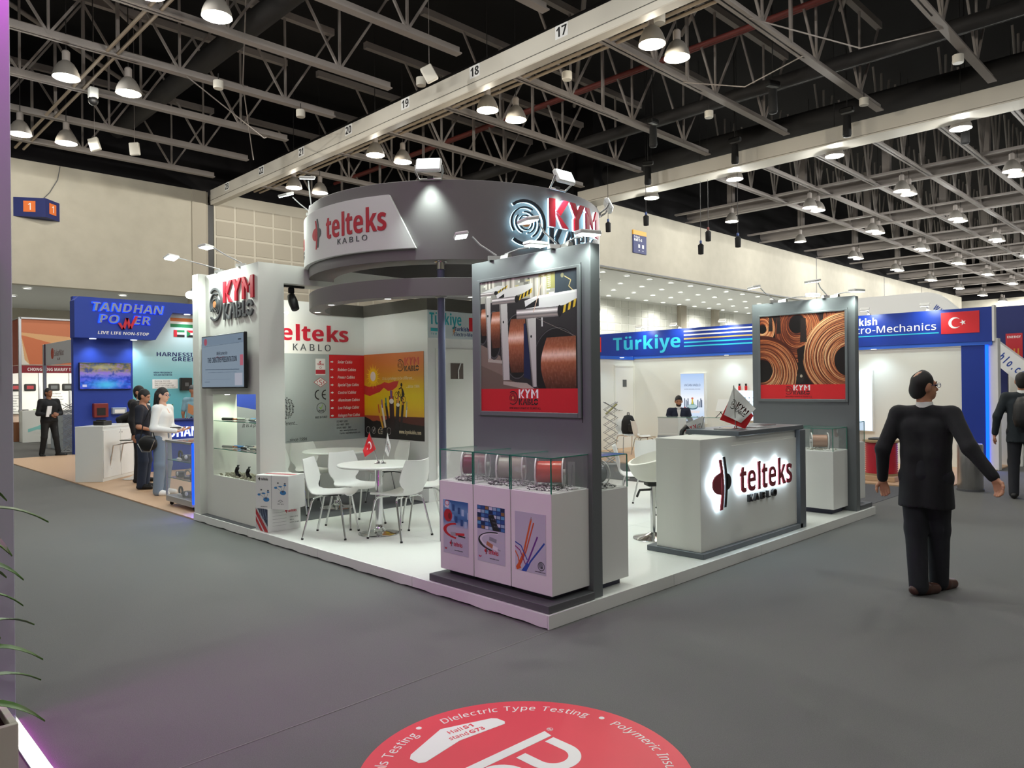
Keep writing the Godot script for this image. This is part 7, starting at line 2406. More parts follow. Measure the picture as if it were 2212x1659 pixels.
	obj("worktop", bx(Vector3(-0.35, 0.86, -2.6), Vector3(0.35, 0.9, 1.75), 0.005), M.white_laminate, ct)
	obj("front", bx(Vector3(0.25, 0, -2.6), Vector3(0.3, 0.86, 1.75)), mat("counter_peach", hexc("d8c0ae"), 0.7), ct)
	for k in 6:
		tag(obj("product_box", cbox(Vector3(-25.75, 0.95, -2.1 - 0.42 * k), Vector3(0.2, 0.09, 0.26), 0.01), [M.black, mat("product_green", hexc("6f9a4a"), 0.5), M.dark_grey, M.ink_white][k % 4]), "small product box on the long white counter of the shell booth", "box", "products on the shell booth counter")
	tag(obj("carton", bx(Vector3(-24.9, 0, -1.95), Vector3(-24.55, 0.62, -1.6), 0.004), mat("cardboard", hexc("8a5a3c"), 0.8)), "brown cardboard carton on the floor under the peach booth corner", "box")
	ct = thing("white_counter", "white counter with turquoise wave print in the shell booth", "counter", Vector3(-23.9, 0, -1.9))
	obj("body", bx(Vector3(-0.4, 0, -0.75), Vector3(0, 1.0, 0.2), 0.004), M.white_laminate, ct)
	tx = MB.new()
	tx.xf = face_x(Vector3(0, 0, 0))
	tx.prism(V2([-.05, .32, .2, .4, .5, .38, .7, .42, .7, .72, .45, .62, .2, .5, -.05, .42]), 0, 0.003)
	obj("wave_print", tx, mat("turquoise", hexc("8fd0cc"), 0.5), ct)
	ct = thing("white_counter", "second white counter beside the zigzag brochure rack", "counter", Vector3(-22.5, 0, -2.0))
	obj("body", bx(Vector3(-0.4, 0, -0.9), Vector3(0, 1.0, 0.0), 0.004), M.white_laminate, ct)
	obj("worktop", bx(Vector3(-0.45, 1.0, -0.95), Vector3(0.04, 1.03, 0.05), 0.004), M.white_laminate, ct)
	for k in 3:
		var l := SpotLight3D.new()
		l.name = "booth_spot"
		t.add_child(l)
		l.position = Vector3(-0.25, 2.38, -0.4 - 1.3 * k)
		l.basis = Basis.looking_at(Vector3(-1, -0.75, 0).normalized(), Vector3.UP)
		l.spot_angle = 65.0
		l.spot_range = 10.0
		l.spot_attenuation = 2.0
		l.light_energy = 2.2
		l.light_size = 0.06
		l.light_color = Color(1.0, 0.98, 0.93)
		l.shadow_enabled = true
		var sp := MB.new()
		sp.xf = Transform3D(Basis(Vector3.BACK, -0.9), Vector3(-0.2, 2.38, -0.4 - 1.3 * k))
		sp.lathe([Vector2(0, 0.1), Vector2(0.04, 0.1), Vector2(0.06, 0.0), Vector2(0, 0.0)], 14, true)
		obj("spot_lamp", sp, M.white_plastic, t)
		obj("lamp_disc", MB.new().ball(Vector3(-0.215, 2.375, -0.4 - 1.3 * k), Vector3(0.03, 0.03, 0.03), 8), M.downlight, t)
	tag(obj("grey_desk", bx(Vector3(-20.7, 0, -2.1), Vector3(-19.4, 0.98, -1.75), 0.005), mat("desk_pale", hexc("b9c2c8"), 0.5)), "pale grey stand desk behind the man in black", "desk")
	# hanging sign panel on a post
	t = thing("name_sign", "pale name sign with red oval logo on a post beside the blue wall", "sign", Vector3(-20.8, 0, -1.64))
	obj("post", bx(Vector3(-0.04, 0, -0.04), Vector3(0.04, 2.93, 0.04), 0.005), M.alu, t)
	obj("board", bx(Vector3(-0.1, 2.34, -0.02), Vector3(3.15, 2.93, 0.02), 0.004), mat("sign_pale", hexc("c9c9cc"), 0.6), t)
	obj("dark_end", bx(Vector3(-0.1, 2.34, 0.02), Vector3(0.22, 2.93, 0.024)), mat("sign_purple", hexc("4a3248"), 0.6), t)
	tx = MB.new()
	tx.xf = face_z(Vector3(0.95, 2.64, 0.02))
	tx.prism(band(Vector2.ZERO, 0.0, 0.15, 0, 359), 0, 0.004)
	obj("logo", tx, mat("logo_rust", hexc("b8402c"), 0.5), t)
	tx = MB.new()
	letters(tx, "SolarMax", 0.16, face_z(Vector3(1.15, 2.56, 0.021)), 0, false, 0.95)
	letters(tx, "Co., Ltd", 0.06, face_z(Vector3(1.45, 2.45, 0.021)), 0, false)
	obj("lettering", tx, mat("logo_grey", hexc("7a5a58"), 0.5), t)
	zigzag("silver zigzag brochure rack standing beside the blue booth wall", Vector3(-18.7, 0, -1.72), PI / 2 - 0.6, 1.25, false)


func ring_pts(r: float, y: float) -> Array:
	var p := []
	for k in 17:
		p.append(Vector3(cos(TAU * k / 16) * r, y + sin(TAU * k / 16) * r, 0))
	return p


func zigzag(label: String, at: Vector3, turn: float, h: float, papers: bool) -> void:
	var t := thing("brochure_rack", label, "rack", at, turn)
	var n := 4
	var dy := h / n
	for s in [-0.13, 0.13]:
		for f in [0, 1]:
			var p := []
			for k in n * 2 + 1:
				p.append(Vector3((0.13 if (k + f) % 2 else -0.13), 0.03 + dy * 0.5 * k, s))
			obj("zigzag_frame", MB.new().tube(p, 0.012, 6), M.alu, t)
	for k in n:
		var b := MB.new()
		b.xf = Transform3D(Basis(Vector3.BACK, 0.75), Vector3(0.02, 0.1 + dy * k + dy * 0.3, 0))
		b.box(Vector3(-0.16, -0.004, -0.12), Vector3(0.16, 0.004, 0.12))
		obj("tray", b, M.acrylic, t)
		if papers and k == n - 1:
			var c := MB.new()
			c.xf = b.xf
			c.box(Vector3(-0.15, 0.004, -0.105), Vector3(0.15, 0.014, 0.105))
			obj("brochure", c, mat("brochure_olive", hexc("8a8a4a"), 0.5), t)
	obj("foot", cbox(Vector3(0, 0.015, 0), Vector3(0.3, 0.03, 0.28), 0.008), M.alu, t)


func right_booths() -> void:
	tag(obj("wood_floor", bx(Vector3(-9.2, 0, -13.6), Vector3(0.0, 0.02, -8.7)), M.wood_floor), "light wood stand floor of the blue booths at right", "floor")
	tag(obj("aisle_carpet", bx(Vector3(-9.5, 0, -8.68), Vector3(-0.3, 0.004, -6.6)), M.carpet_dark), "dark carpet of the aisle between white stand and blue booths", "carpet")
	var t := thing("blue_booth_wall", "long blue fascia and white wall of the booth behind the counter", "wall", Vector3(0, 0, -12))
	var fb := MB.new()
	fb.box(Vector3(-9.3, 2.35, -0.05), Vector3(-0.046, 2.977, 0.05))
	obj("fascia", fb, M.blue_fascia, t)
	obj("wall_panel", bx(Vector3(-8.0, 0, -0.2), Vector3(-3.4, 2.29, 0.0)), M.white_paint, t)
	obj("wall_panel", bx(Vector3(-3.4, 0, -0.2), Vector3(-0.55, 2.275, 0.0)), M.white_paint, t)
	obj("blue_strip", bx(Vector3(-8.0, 2.285, -0.1), Vector3(-0.05, 2.36, 0.04)), M.blue_light, t)
	obj("blue_column", bx(Vector3(-0.55, 0, -0.2), Vector3(-0.16, 2.35, 0.02), 0.005), M.blue_fascia, t)
	obj("white_column", bx(Vector3(-0.13, 0, -0.2), Vector3(0.03, 2.4, 0.0), 0.005), M.white_matt, t)
	obj("led_strip", bx(Vector3(-0.165, 0.02, 0.0), Vector3(-0.115, 2.35, 0.03), 0.004), glow("led_azure", Color(0.0, 0.3, 1.0), 2.6), t)
	var al := AreaLight3D.new()
	al.name = "led_light"
	t.add_child(al)
	al.position = Vector3(-0.14, 1.2, 0.05)
	al.basis = Basis.looking_at(Vector3(0.3, 0, 1).normalized(), Vector3.UP)
	al.area_size = Vector2(0.05, 2.2)
	al.area_range = 8.0
	al.light_energy = 0.8
	al.light_color = Color(0.05, 0.25, 1.0)
	al.shadow_enabled = true
	obj("white_edge", bx(Vector3(-0.046, 2.35, -0.1), Vector3(-0.01, 3.0, 0.05)), M.white_matt, t)
	# side wall with the door
	obj("side_wall", bx(Vector3(-8.2, 0, 0.0), Vector3(-8.0, 2.26, 2.2)), M.white_paint, t)
	obj("blue_strip", bx(Vector3(-8.05, 2.26, 0.0), Vector3(-7.98, 2.34, 2.2)), M.blue_light, t)
	var d := obj("door", bx(Vector3(-8.0, 0.02, 0.05), Vector3(-7.985, 2.08, 0.79), 0.003), M.white_matt, t)
	obj("door_window", bx(Vector3(-7.985, 1.57, 0.34), Vector3(-7.98, 1.75, 0.5)), M.ink_grey, d)
	obj("handle", MB.new().tube([Vector3(-7.985, 0.98, 0.71), Vector3(-7.93, 0.98, 0.71), Vector3(-7.93, 0.98, 0.6)], 0.012, 8), M.chrome, d)
	var fr := MB.new()
	fr.box(Vector3(-8.0, 0.02, 0.79), Vector3(-7.975, 2.12, 0.84))
	fr.box(Vector3(-8.0, 0.02, 0.0), Vector3(-7.975, 2.12, 0.05))
	fr.box(Vector3(-8.0, 2.08, 0.05), Vector3(-7.975, 2.12, 0.79))
	obj("door_frame", fr, M.white_paint, d)
	obj("red_panel", bx(Vector3(-9.3, 2.5, 0.05), Vector3(-9.02, 2.9, 0.054)), M.red_poster, t)
	var z := 0.051
	var tx := MB.new()
	letters(tx, "Türkiye", 0.33, face_z(Vector3(-8.62, 2.522, z)), 0, true, 2.05, 0.004)
	obj("lettering_teal", tx, mat("teal_bright", hexc("2cb4d2"), 0.5), t)
	for k in 5:
		obj("stripe", bx(Vector3(-6.47, 2.885 - 0.09 * k, 0.05), Vector3(-3.9, 2.918 - 0.09 * k, 0.054)), [M.ink_white, M.ink_white, mat("stripe_gold", hexc("c9a45c"), 0.5), M.teal_bright, M.teal_bright][k], t)
	tx = MB.new()
	letters(tx, "Turkish", 0.14, face_z(Vector3(-2.015, 2.768, z)), 2, true, 0.66, 0.004)
	letters(tx, "Electro-Mechanics", 0.138, face_z(Vector3(-0.955, 2.607, z)), 2, false, 1.86, 0.004)
	obj("lettering_white", tx, M.ink_white, t)
	obj("stripe", bx(Vector3(-2.9, 2.538, 0.05), Vector3(-0.911, 2.56, 0.054)), M.teal_bright, t)
	var fl := obj("red_flag_panel", bx(Vector3(-0.87, 2.517, 0.05), Vector3(-0.24, 2.919, 0.058), 0.002), M.red_poster, t)
	tx = MB.new()
	tx.xf = face_z(Vector3(-0.64, 2.718, 0.058))
	var p := []
	for k in 21:
		var a := deg_to_rad(40 + 280.0 * k / 20)
		p.append(Vector2(0.105 * cos(a), 0.105 * sin(a)))
	for k in 21:
		var a := deg_to_rad(310 - 260.0 * k / 20)
		p.append(Vector2(0.028 + 0.083 * cos(a), 0.083 * sin(a)))
	tx.prism(p, 0, 0.003)
	p = []
	for k in 10:
		var r: float = 0.055 if k % 2 == 0 else 0.022
		p.append(Vector2(0.135 + r * cos(TAU * k / 10 + PI), r * sin(TAU * k / 10 + PI)))
	tx.prism(p, 0, 0.003)
	obj("crescent_and_star", tx, M.ink_white, fl)
	# small lamps over the fascia
	for k in 6:
		var x: float = [-7.6, -6.6, -5.3, -4.4, -2.18, -1.1][k]
		arm_light("arm_light", "small arm lamp over the blue fascia, %s from its left end" % ORD[k], Vector3(x, 2.977, -12.0), Vector3(x + 0.05, 3.06, -11.62), Vector3(x, 2.5, -11.95), 0.55, "arm lamps over the blue fascia")
	for k in 3:
		var x: float = [-7.9, -5.2, -2.0][k]
		var l := SpotLight3D.new()
		l.name = "booth_downlight"
		t.add_child(l)
		l.position = Vector3(x + (0.5 if k == 0 else 0.0), 2.26, 0.3 + (1.0 if k == 0 else 0.0))
		l.rotation.x = -PI / 2
		l.spot_angle = 70.0
		l.spot_range = 10.0
		l.spot_attenuation = 2.0
		l.light_energy = 0.5
		l.light_size = 0.06
		l.light_color = Color(0.85, 0.95, 1.0)
		l.shadow_enabled = true
		obj("downlight_disc", MB.new().lathe([Vector2(0, 0), Vector2(0.05, 0), Vector2(0.05, 0.004)], 14, true), M.downlight, t).position = l.position + Vector3(0, 0.012, 0)
	# light boxes
	p = []
	var pc := Pic.new(220, 420, hexc("bcd0ee"))
	pc.ramp(0, 0, 1, 1, [hexc("aac6ee"), hexc("c6d8f2"), hexc("eef2f8"), hexc("d2e0f2"), hexc("b2ccec")])
	for k in 8:
		var x: float = [0.15, 0.22, 0.28, 0.3, 0.72, 0.78, 0.84, 0.88][k]
		pc.rect(x, 0.5 + 0.03 * (k % 3), x + 0.035, 0.68, hexc("3a4a66"))
	pc.ell(0.5, 0.68, 0.22, 0.05, hexc("4a6a7a"))
	pc.ell(0.5, 0.66, 0.2, 0.045, hexc("a9c4c8"))
	pc.poly([Vector2(0.44, 0.63), Vector2(0.5, 0.5), Vector2(0.58, 0.63)], hexc("5a9a86"))
	pc.rect(0.47, 0.5, 0.53, 0.62, hexc("d0b850"))
	pc.ell(0.5, 0.5, 0.05, 0.02, hexc("c86a5a"))
	pc.line([Vector2(0.14, 0.68), Vector2(0.34, 0.73)], 0.05, hexc("b04a52"))
	for k in 6:
		pc.poly([Vector2(0.28 + 0.09 * k, 0.76), Vector2(0.36 + 0.09 * k, 0.74), Vector2(0.34 + 0.09 * k, 0.8), Vector2(0.26 + 0.09 * k, 0.79)], hexc("e4d8d6"))
	var lb := thing("light_box", "tall glowing light box with pale blue cable picture on the white wall", "light box", Vector3(-6.23, 1.28, -12.0))
	obj("frame", bx(Vector3(-0.345, -0.61, 0), Vector3(0.345, 0.61, 0.09), 0.006), M.white_matt, lb)
	var q := MB.new()
	q.quad(Vector3(-0.32, -0.59, 0.0905), Vector3(0.32, -0.59, 0.0905), Vector3(0.32, 0.59, 0.0905), Vector3(-0.32, 0.59, 0.0905))
	obj("light_panel", q, printed("vatan_print", pc, 0.4, 1.0), lb)
	tx = MB.new()
	letters(tx, "VATAN KABLO", 0.055, face_z(Vector3(0, 0.29, 0.091)), 1, false, 0.44, 0.001)
	letters(tx, "GÜVENLE BAĞLANIN, HER YERDE", 0.02, face_z(Vector3(0, 0.21, 0.091)), 1, false, 0.44, 0.001)
	obj("lettering", tx, M.navy_ink, lb)
	for k in 2:
		var s := thing("light_box", ["square glowing product light box left of the right banner", "narrow glowing light box right of the right banner"][k], "light box", Vector3([-4.85, -2.3][k], [1.12, 1.25][k], -12.0))
		var hw: float = [0.32, 0.2][k]
		var hh: float = [0.35, 0.62][k]
		obj("frame", bx(Vector3(-hw, -hh, 0), Vector3(hw, hh, 0.08), 0.006), M.white_matt, s)
		obj("light_panel", bx(Vector3(-hw + 0.02, -hh + 0.02, 0.08), Vector3(hw - 0.02, hh - 0.02, 0.082)), glow("panel_light", Color(0.8, 0.9, 1.0), 1.0), s)
		if k == 0:
			var sm := MB.new()
			for i in 5:
				for j in 2:
					sm.box(Vector3(-0.22 + 0.1 * i, 0.08 + 0.09 * j, 0.082), Vector3(-0.205 + 0.1 * i, 0.1 + 0.09 * j, 0.1))
				sm.tube([Vector3(-0.21 + 0.1 * i, -0.2, 0.09), Vector3(-0.22 + 0.1 * i, -0.12, 0.1), Vector3(-0.2 + 0.1 * i, -0.06, 0.09)], 0.014, 6)
			obj("cable_samples", sm, M.ink_grey, s)
	for k in 2:
		var c := thing("red_bottle", ["left", "right"][k] + " small red bottle with black cap on the square light box", "bottle", Vector3(-5.02 + 0.16 * k, 1.47, -11.95))
		obj("body", MB.new().lathe([Vector2(0, 0), Vector2(0.03, 0), Vector2(0.03, 0.09), Vector2(0.022, 0.1), Vector2(0, 0.1)], 12, true), M.red_poster, c)
		obj("cap", MB.new().lathe([Vector2(0, 0.1), Vector2(0.022, 0.1), Vector2(0.022, 0.15), Vector2(0, 0.15)], 12, true), M.black, c)
	# glass counter with a man behind it
	var gc := thing("glass_counter", "grey counter with white and glass top in the far blue booth", "counter", Vector3(-5.15, 0.02, -9.5), 0.25)
	obj("body", bx(Vector3(-0.3, 0, -0.3), Vector3(1.3, 0.56, 0.25), 0.004), mat("counter_grey", hexc("a3aaae"), 0.5), gc)
	obj("white_shelf", bx(Vector3(-0.3, 0.56, -0.3), Vector3(1.3, 0.6, 0.25), 0.004), M.white_laminate, gc)
	obj("white_block", bx(Vector3(-0.29, 0.6, -0.29), Vector3(0.14, 0.93, 0.24), 0.003), M.white_laminate, gc)
	for zz in [-0.295, 0.245]:
		obj("glass_pane", bx(Vector3(0.14, 0.6, zz - 0.003), Vector3(1.3, 0.93, zz + 0.003)), M.glass, gc)
	obj("glass_top", bx(Vector3(-0.3, 0.93, -0.3), Vector3(1.3, 0.938, 0.25)), M.glass, gc)
	obj("glass_edge", bx(Vector3(-0.3, 0.93, 0.25), Vector3(1.3, 0.938, 0.253)), M.glass_edge, gc)
	for k in 3:
		tag(obj("sample_tray", cbox(Vector3(-4.75 + 0.33 * k, 0.64, -9.65 - 0.08 * k), Vector3(0.22, 0.03, 0.2), 0.006), [M.ink_white, M.dark_grey, M.ink_white][k]), ["white sample tray at the left inside the glass counter", "dark sample tray in the middle of the glass counter", "white sample tray at the right inside the glass counter"][k], "tray")
	var bh := thing("brochure_holder", "white tilted brochure holder on crossed legs on the glass counter", "holder", Vector3(-4.0, 0.958, -9.55), 0.25)
	for s in [-0.12, 0.12]:
		obj("leg", MB.new().tube([Vector3(s - 0.09, 0, 0.05), Vector3(s + 0.09, 0.2, -0.03)], 0.007, 6), M.steel_dark, bh)
		obj("leg", MB.new().tube([Vector3(s + 0.09, 0, 0.05), Vector3(s - 0.09, 0.2, -0.03)], 0.007, 6), M.steel_dark, bh)
	var pn := MB.new()
	pn.xf = Transform3D(Basis(Vector3.RIGHT, -0.7), Vector3(0, 0.24, 0))
	pn.box(Vector3(-0.2, -0.15, -0.006), Vector3(0.2, 0.15, 0.006))
	obj("panel", pn, M.white_matt, bh)
	zigzag("white zigzag brochure rack at the door of the far blue booth", Vector3(-5.9, 0, -8.3), PI / 4, 1.25, true)
	# big red cable drum and bin
	var rd := thing("cable_drum", "large wooden drum wound with red cable on the far wood floor", "drum", Vector3(-1.06, 0.02, -9.3))
	obj("pallet", cbox(Vector3(0, 0.04, 0), Vector3(0.6, 0.08, 0.6), 0.006), M.wood_floor, rd)
	var pr := [Vector2(0.1, 0.1)]
	for k in 31:
		pr.append(Vector2(0.235 + 0.014 * (k % 2), 0.1 + 0.52 * k / 30.0))
	pr.append(Vector2(0.1, 0.62))
	obj("red_winding", MB.new().lathe(pr, 32), mat("winding_red", hexc("c02438"), 0.35), rd)
	for y in [0.08, 0.62]:
		obj("flange", MB.new().lathe([Vector2(0, y), Vector2(0.28, y), Vector2(0.28, y + 0.03), Vector2(0, y + 0.03)], 32, true), mat("flange_wood", hexc("a8906c"), 0.7), rd)
	tag(obj("catalogue", cbox(Vector3(-1.05, 0.69, -9.3), Vector3(0.34, 0.03, 0.26), 0.004), M.dark_grey), "dark catalogue lying on the red cable drum", "catalogue")
	var bn := thing("waste_bin", "tall brushed steel waste bin in the aisle behind the walking man", "bin", Vector3(0.31, 0, -8.95))
	obj("body", MB.new().lathe([Vector2(0, 0.03), Vector2(0.17, 0.03), Vector2(0.17, 0.68), Vector2(0.155, 0.7), Vector2(0.1, 0.7), Vector2(0.1, 0.62)], 32), M.steel_brushed, bn)
	obj("foot_ring", MB.new().lathe([Vector2(0, 0), Vector2(0.18, 0), Vector2(0.18, 0.03), Vector2(0, 0.03)], 32, true), M.dark_grey, bn)

	# far right: navy booth with a slanting white arch
	t = thing("navy_booth", "navy booth far right with windows, red posters and white counters", "booth", Vector3(0, 0, -14.8))
	obj("wall_panel", bx(Vector3(-0.6, 2.5, -0.1), Vector3(4.5, 3.2, 0.0)), M.navy, t)
	for x in [-0.6, -0.17, 0.52, 1.3, 2.2]:
		obj("column", bx(Vector3(x, 1.2, -0.1), Vector3(x + 0.2, 2.5, 0.0)), M.navy, t)
	obj("back_wall", bx(Vector3(-0.6, 0, -1.2), Vector3(4.5, 3.2, -1.1)), M.white_paint, t)
	obj("lower_wall", bx(Vector3(-0.6, 0, -0.1), Vector3(4.5, 1.2, 0.0)), M.white_matt, t)
	for k in 4:
		var x := -0.42 + 0.46 * k
		var b := obj("red_poster", bx(Vector3(x, 1.95, 0.0), Vector3(x + 0.3, 2.62, 0.012)), mat("poster_red_deep", hexc("b81f2c"), 0.5), t)
		tx = MB.new()
		letters(tx, ["ENERGY", "KABLOLARI", "POWER", "CABLES"][k], 0.05, face_z(Vector3(x + 0.03, 2.52, 0.012)), 0, true, 0.24)
		obj("poster_lettering", tx, M.ink_white, b)
		var cb := MB.new()
		for i in 3:
			cb.box(Vector3(x + 0.07 + 0.07 * i, 2.02, 0.012), Vector3(x + 0.1 + 0.07 * i, 2.3, 0.02))
		obj("cable_drawing", cb, mat("cable_amber", hexc("d0862c"), 0.5), b)
	var ar := thing("white_arch", "white slanting arch beam with blue web address lettering at far right", "arch", Vector3(0, 0, -14.2))
	var ah := MB.new()
	ah.prism(V2([-3.4, 3.1, -1.78, 3.1, -1.62, 3.05, -0.506, 2.029, 1.45, 0.1, 2.05, 0.1, 0.011, 2.049, -0.509, 2.522, -1.142, 3.16, -1.4, 3.42, -1.53, 3.52, -1.7, 3.566, -3.4, 3.566]), -0.15, 0.15)
	obj("beam", ah, M.white_matt, ar)
	tx = MB.new()
	var sl := Basis(Vector3.BACK, deg_to_rad(-44.0))
	letters(tx, "w w w .", 0.15, Transform3D(sl, Vector3(-1.6, 3.2, 0.151)), 0, true, 0.42)
	letters(tx, "k a b l o . c o m", 0.16, Transform3D(sl, Vector3(-0.58, 2.24, 0.151)), 0, true, 0.95)
	obj("lettering", tx, mat("arch_blue", hexc("24469a"), 0.5), ar)
	tag(obj("white_counter", bx(Vector3(-0.5, 0, -13.6), Vector3(0.2, 1.0, -13.0), 0.006), M.white_laminate), "white counter at the foot of the slanting arch", "counter")
	for k in 3:
		tag(obj("shelf_device", cbox(Vector3(-0.35 + 0.22 * k, 1.14, -13.4), Vector3(0.12, 0.28, 0.12), 0.01), [M.black, M.dark_grey, M.black][k]), ["black device at the left on the counter by the arch", "dark grey device in the middle on the counter by the arch", "black device at the right on the counter by the arch"][k], "device")


# ------------------------------------------------------------------ bodies: joints, rounded limbs, one skin drawn round them
class Flesh:
	var p := []          # each: kind, a, b, ra, rb (kind 0 limb, 1 egg: centre and radii, 2 egg cut away)
	var k := 0.03

	func limb(a: Vector3, b: Vector3, ra: float, rb: float) -> void:
		p.append([0, a, b, ra, rb])

	func egg(c: Vector3, r: Vector3, cut := false) -> void:
		p.append([2 if cut else 1, c, r, maxf(r.x, maxf(r.y, r.z)), 0.0])

	func chain(pts: Array, rs: Array) -> void:
		for i in pts.size() - 1:
			limb(pts[i], pts[i + 1], rs[i], rs[i + 1])

	func dist(x: Vector3, use: Array) -> float:
		var d := 9.0
		var cut := -9.0
		for q in use:
			var e: float
			if q[0] == 0:
				var ab: Vector3 = q[2] - q[1]
				var t := clampf((x - q[1]).dot(ab) / maxf(ab.length_squared(), 1e-9), 0.0, 1.0)
				e = x.distance_to(q[1] + ab * t) - (q[3] + (q[4] - q[3]) * t)
			else:
				var v: Vector3 = (x - q[1]) / q[2]
				var k0 := v.length()
				var k1: float = (v / q[2]).length()
				e = k0 * (k0 - 1.0) / maxf(k1, 1e-6)
				if q[0] == 2:
					cut = maxf(cut, -e)
					continue
			var h := clampf(0.5 + 0.5 * (d - e) / k, 0.0, 1.0)
			d = lerpf(d, e, h) - k * h * (1.0 - h)
		return maxf(d, cut)

	func rough(q: Array, x: Vector3) -> float:   # never more than the distance to the shape
		if q[0] == 0:
			var ab: Vector3 = q[2] - q[1]
			var t := clampf((x - q[1]).dot(ab) / maxf(ab.length_squared(), 1e-9), 0.0, 1.0)
			return x.distance_to(q[1] + ab * t) - maxf(q[3], q[4])
		return x.distance_to(q[1]) - q[3]

	func mesh(mb: MB, cell: float) -> void:
		var lo := Vector3.INF
		var hi := -Vector3.INF
		for q in p:
			if q[0] == 2:
				continue
			var r = Vector3.ONE * (maxf(q[3], q[4]) if q[0] == 0 else q[3])
			lo = lo.min(q[1] - r)
			hi = hi.max(q[1] + r)
			if q[0] == 0:
				lo = lo.min(q[2] - r)
				hi = hi.max(q[2] + r)
		lo -= Vector3.ONE * (cell * 2.0 + k * 0.5)
		hi += Vector3.ONE * (cell * 2.0 + k * 0.5)
		const B := 6
		var nb := Vector3i(((hi - lo) / (cell * B)).ceil())
		var n := nb * B + Vector3i.ONE
		var half := cell * B * 0.8661
		var verts := {}
		var norms := {}
		var edges := []
		var S := PackedFloat32Array()
		var W := B + 1
		S.resize(W * W * W)
		for bx in nb.x:
			for by in nb.y:
				for bz in nb.z:
					var o := lo + Vector3(bx, by, bz) * (cell * B)
					var c := o + Vector3.ONE * (cell * B * 0.5)
					var use := []
					for q in p:
						if rough(q, c) < half + k + cell:
							use.append(q)
					if use.is_empty() or absf(dist(c, use)) > half * 1.25 + k:
						if use.is_empty() or dist(c, use) > 0.0 or use.size() < 1:
							continue
						if dist(c, use) < -half * 1.25 - k:
							continue
					var at := 0
					for i in W:
						for j in W:
							for l in W:
								S[at] = dist(o + Vector3(i, j, l) * cell, use)
								at += 1
					for i in B:
						for j in B:
							for l in B:
								var b0 := (i * W + j) * W + l
								var s0 := S[b0]
								var s1 := S[b0 + W * W]
								var s2 := S[b0 + W]
								var s3 := S[b0 + W * W + W]
								var s4 := S[b0 + 1]
								var s5 := S[b0 + W * W + 1]
								var s6 := S[b0 + W + 1]
								var s7 := S[b0 + W * W + W + 1]
								var m := int(s0 < 0) + int(s1 < 0) + int(s2 < 0) + int(s3 < 0) + int(s4 < 0) + int(s5 < 0) + int(s6 < 0) + int(s7 < 0)
								if m == 0 or m == 8:
									continue
								var sum := Vector3.ZERO
								var cnt := 0
								for e in [[s0, s1, 0, 0, 0, 0], [s2, s3, 0, 0, 1, 0], [s4, s5, 0, 0, 0, 1], [s6, s7, 0, 0, 1, 1], [s0, s2, 1, 0, 0, 0], [s1, s3, 1, 1, 0, 0], [s4, s6, 1, 0, 0, 1], [s5, s7, 1, 1, 0, 1], [s0, s4, 2, 0, 0, 0], [s1, s5, 2, 1, 0, 0], [s2, s6, 2, 0, 1, 0], [s3, s7, 2, 1, 1, 0]]:
									if (e[0] < 0.0) != (e[1] < 0.0):
										var t: float = e[0] / (e[0] - e[1])
										var q := Vector3(e[3], e[4], e[5])
										q[e[2]] = t
										sum += q
										cnt += 1
								var I := bx * B + i
								var J := by * B + j
								var L := bz * B + l
								var key := (I * n.y + J) * n.z + L
								verts[key] = o + (Vector3(i, j, l) + sum / cnt) * cell
								norms[key] = Vector3(s1 + s3 + s5 + s7 - s0 - s2 - s4 - s6, s2 + s3 + s6 + s7 - s0 - s1 - s4 - s5, s4 + s5 + s6 + s7 - s0 - s1 - s2 - s3).normalized()
								if (s0 < 0) != (s1 < 0):
									edges.append([key, n.z, 1])
								if (s0 < 0) != (s2 < 0):
									edges.append([key, n.y * n.z, 1])
								if (s0 < 0) != (s4 < 0):
									edges.append([key, n.y * n.z, n.z])
		for e in edges:
			var a: int = e[0]
			var b: int = a - e[1]
			var c: int = a - e[2]
			var d: int = a - e[1] - e[2]
			if verts.has(b) and verts.has(c) and verts.has(d):
				mb.tri(verts[a], verts[b], verts[d], norms[a], norms[b], norms[d])
				mb.tri(verts[a], verts[d], verts[c], norms[a], norms[d], norms[c])


func hand(f: Flesh, w: Vector3, dir: Vector3, palm: Vector3, thumb: Vector3, curl: float, s := 1.0) -> void:
	# w wrist, dir along the hand, palm the way the palm faces, thumb the side of the thumb
	var m := w + dir * 0.085 * s
	for i in 4:
		var off := thumb * (0.03 - 0.02 * i) * s
		f.limb(w + off * 0.55 + dir * 0.012, m + off, 0.014 * s, 0.0115 * s)
		var ln: float = [0.068, 0.076, 0.07, 0.054][i] * s
		var p := m + off
		var d := dir
		for k in 3:
			d = (d + palm * curl * [0.55, 0.8, 0.7][k]).normalized()
			var e: Vector3 = p + d * ln * [0.46, 0.31, 0.23][k]
			f.limb(p, e, (0.0095 - 0.001 * k) * s, (0.0088 - 0.001 * k) * s)
			p = e
	var t0 := w + dir * 0.022 * s + thumb * 0.022 * s
	var t1 := t0 + (thumb * 0.75 + dir * 0.65 + palm * 0.35).normalized() * 0.045 * s
	var t2 := t1 + (thumb * 0.25 + dir * 0.9 + palm * 0.4).normalized() * 0.032 * s
	var t3 := t2 + (dir * 0.9 + palm * 0.5).normalized() * 0.024 * s
	f.chain([t0, t1, t2, t3], [0.014 * s, 0.0115 * s, 0.0105 * s, 0.008 * s])


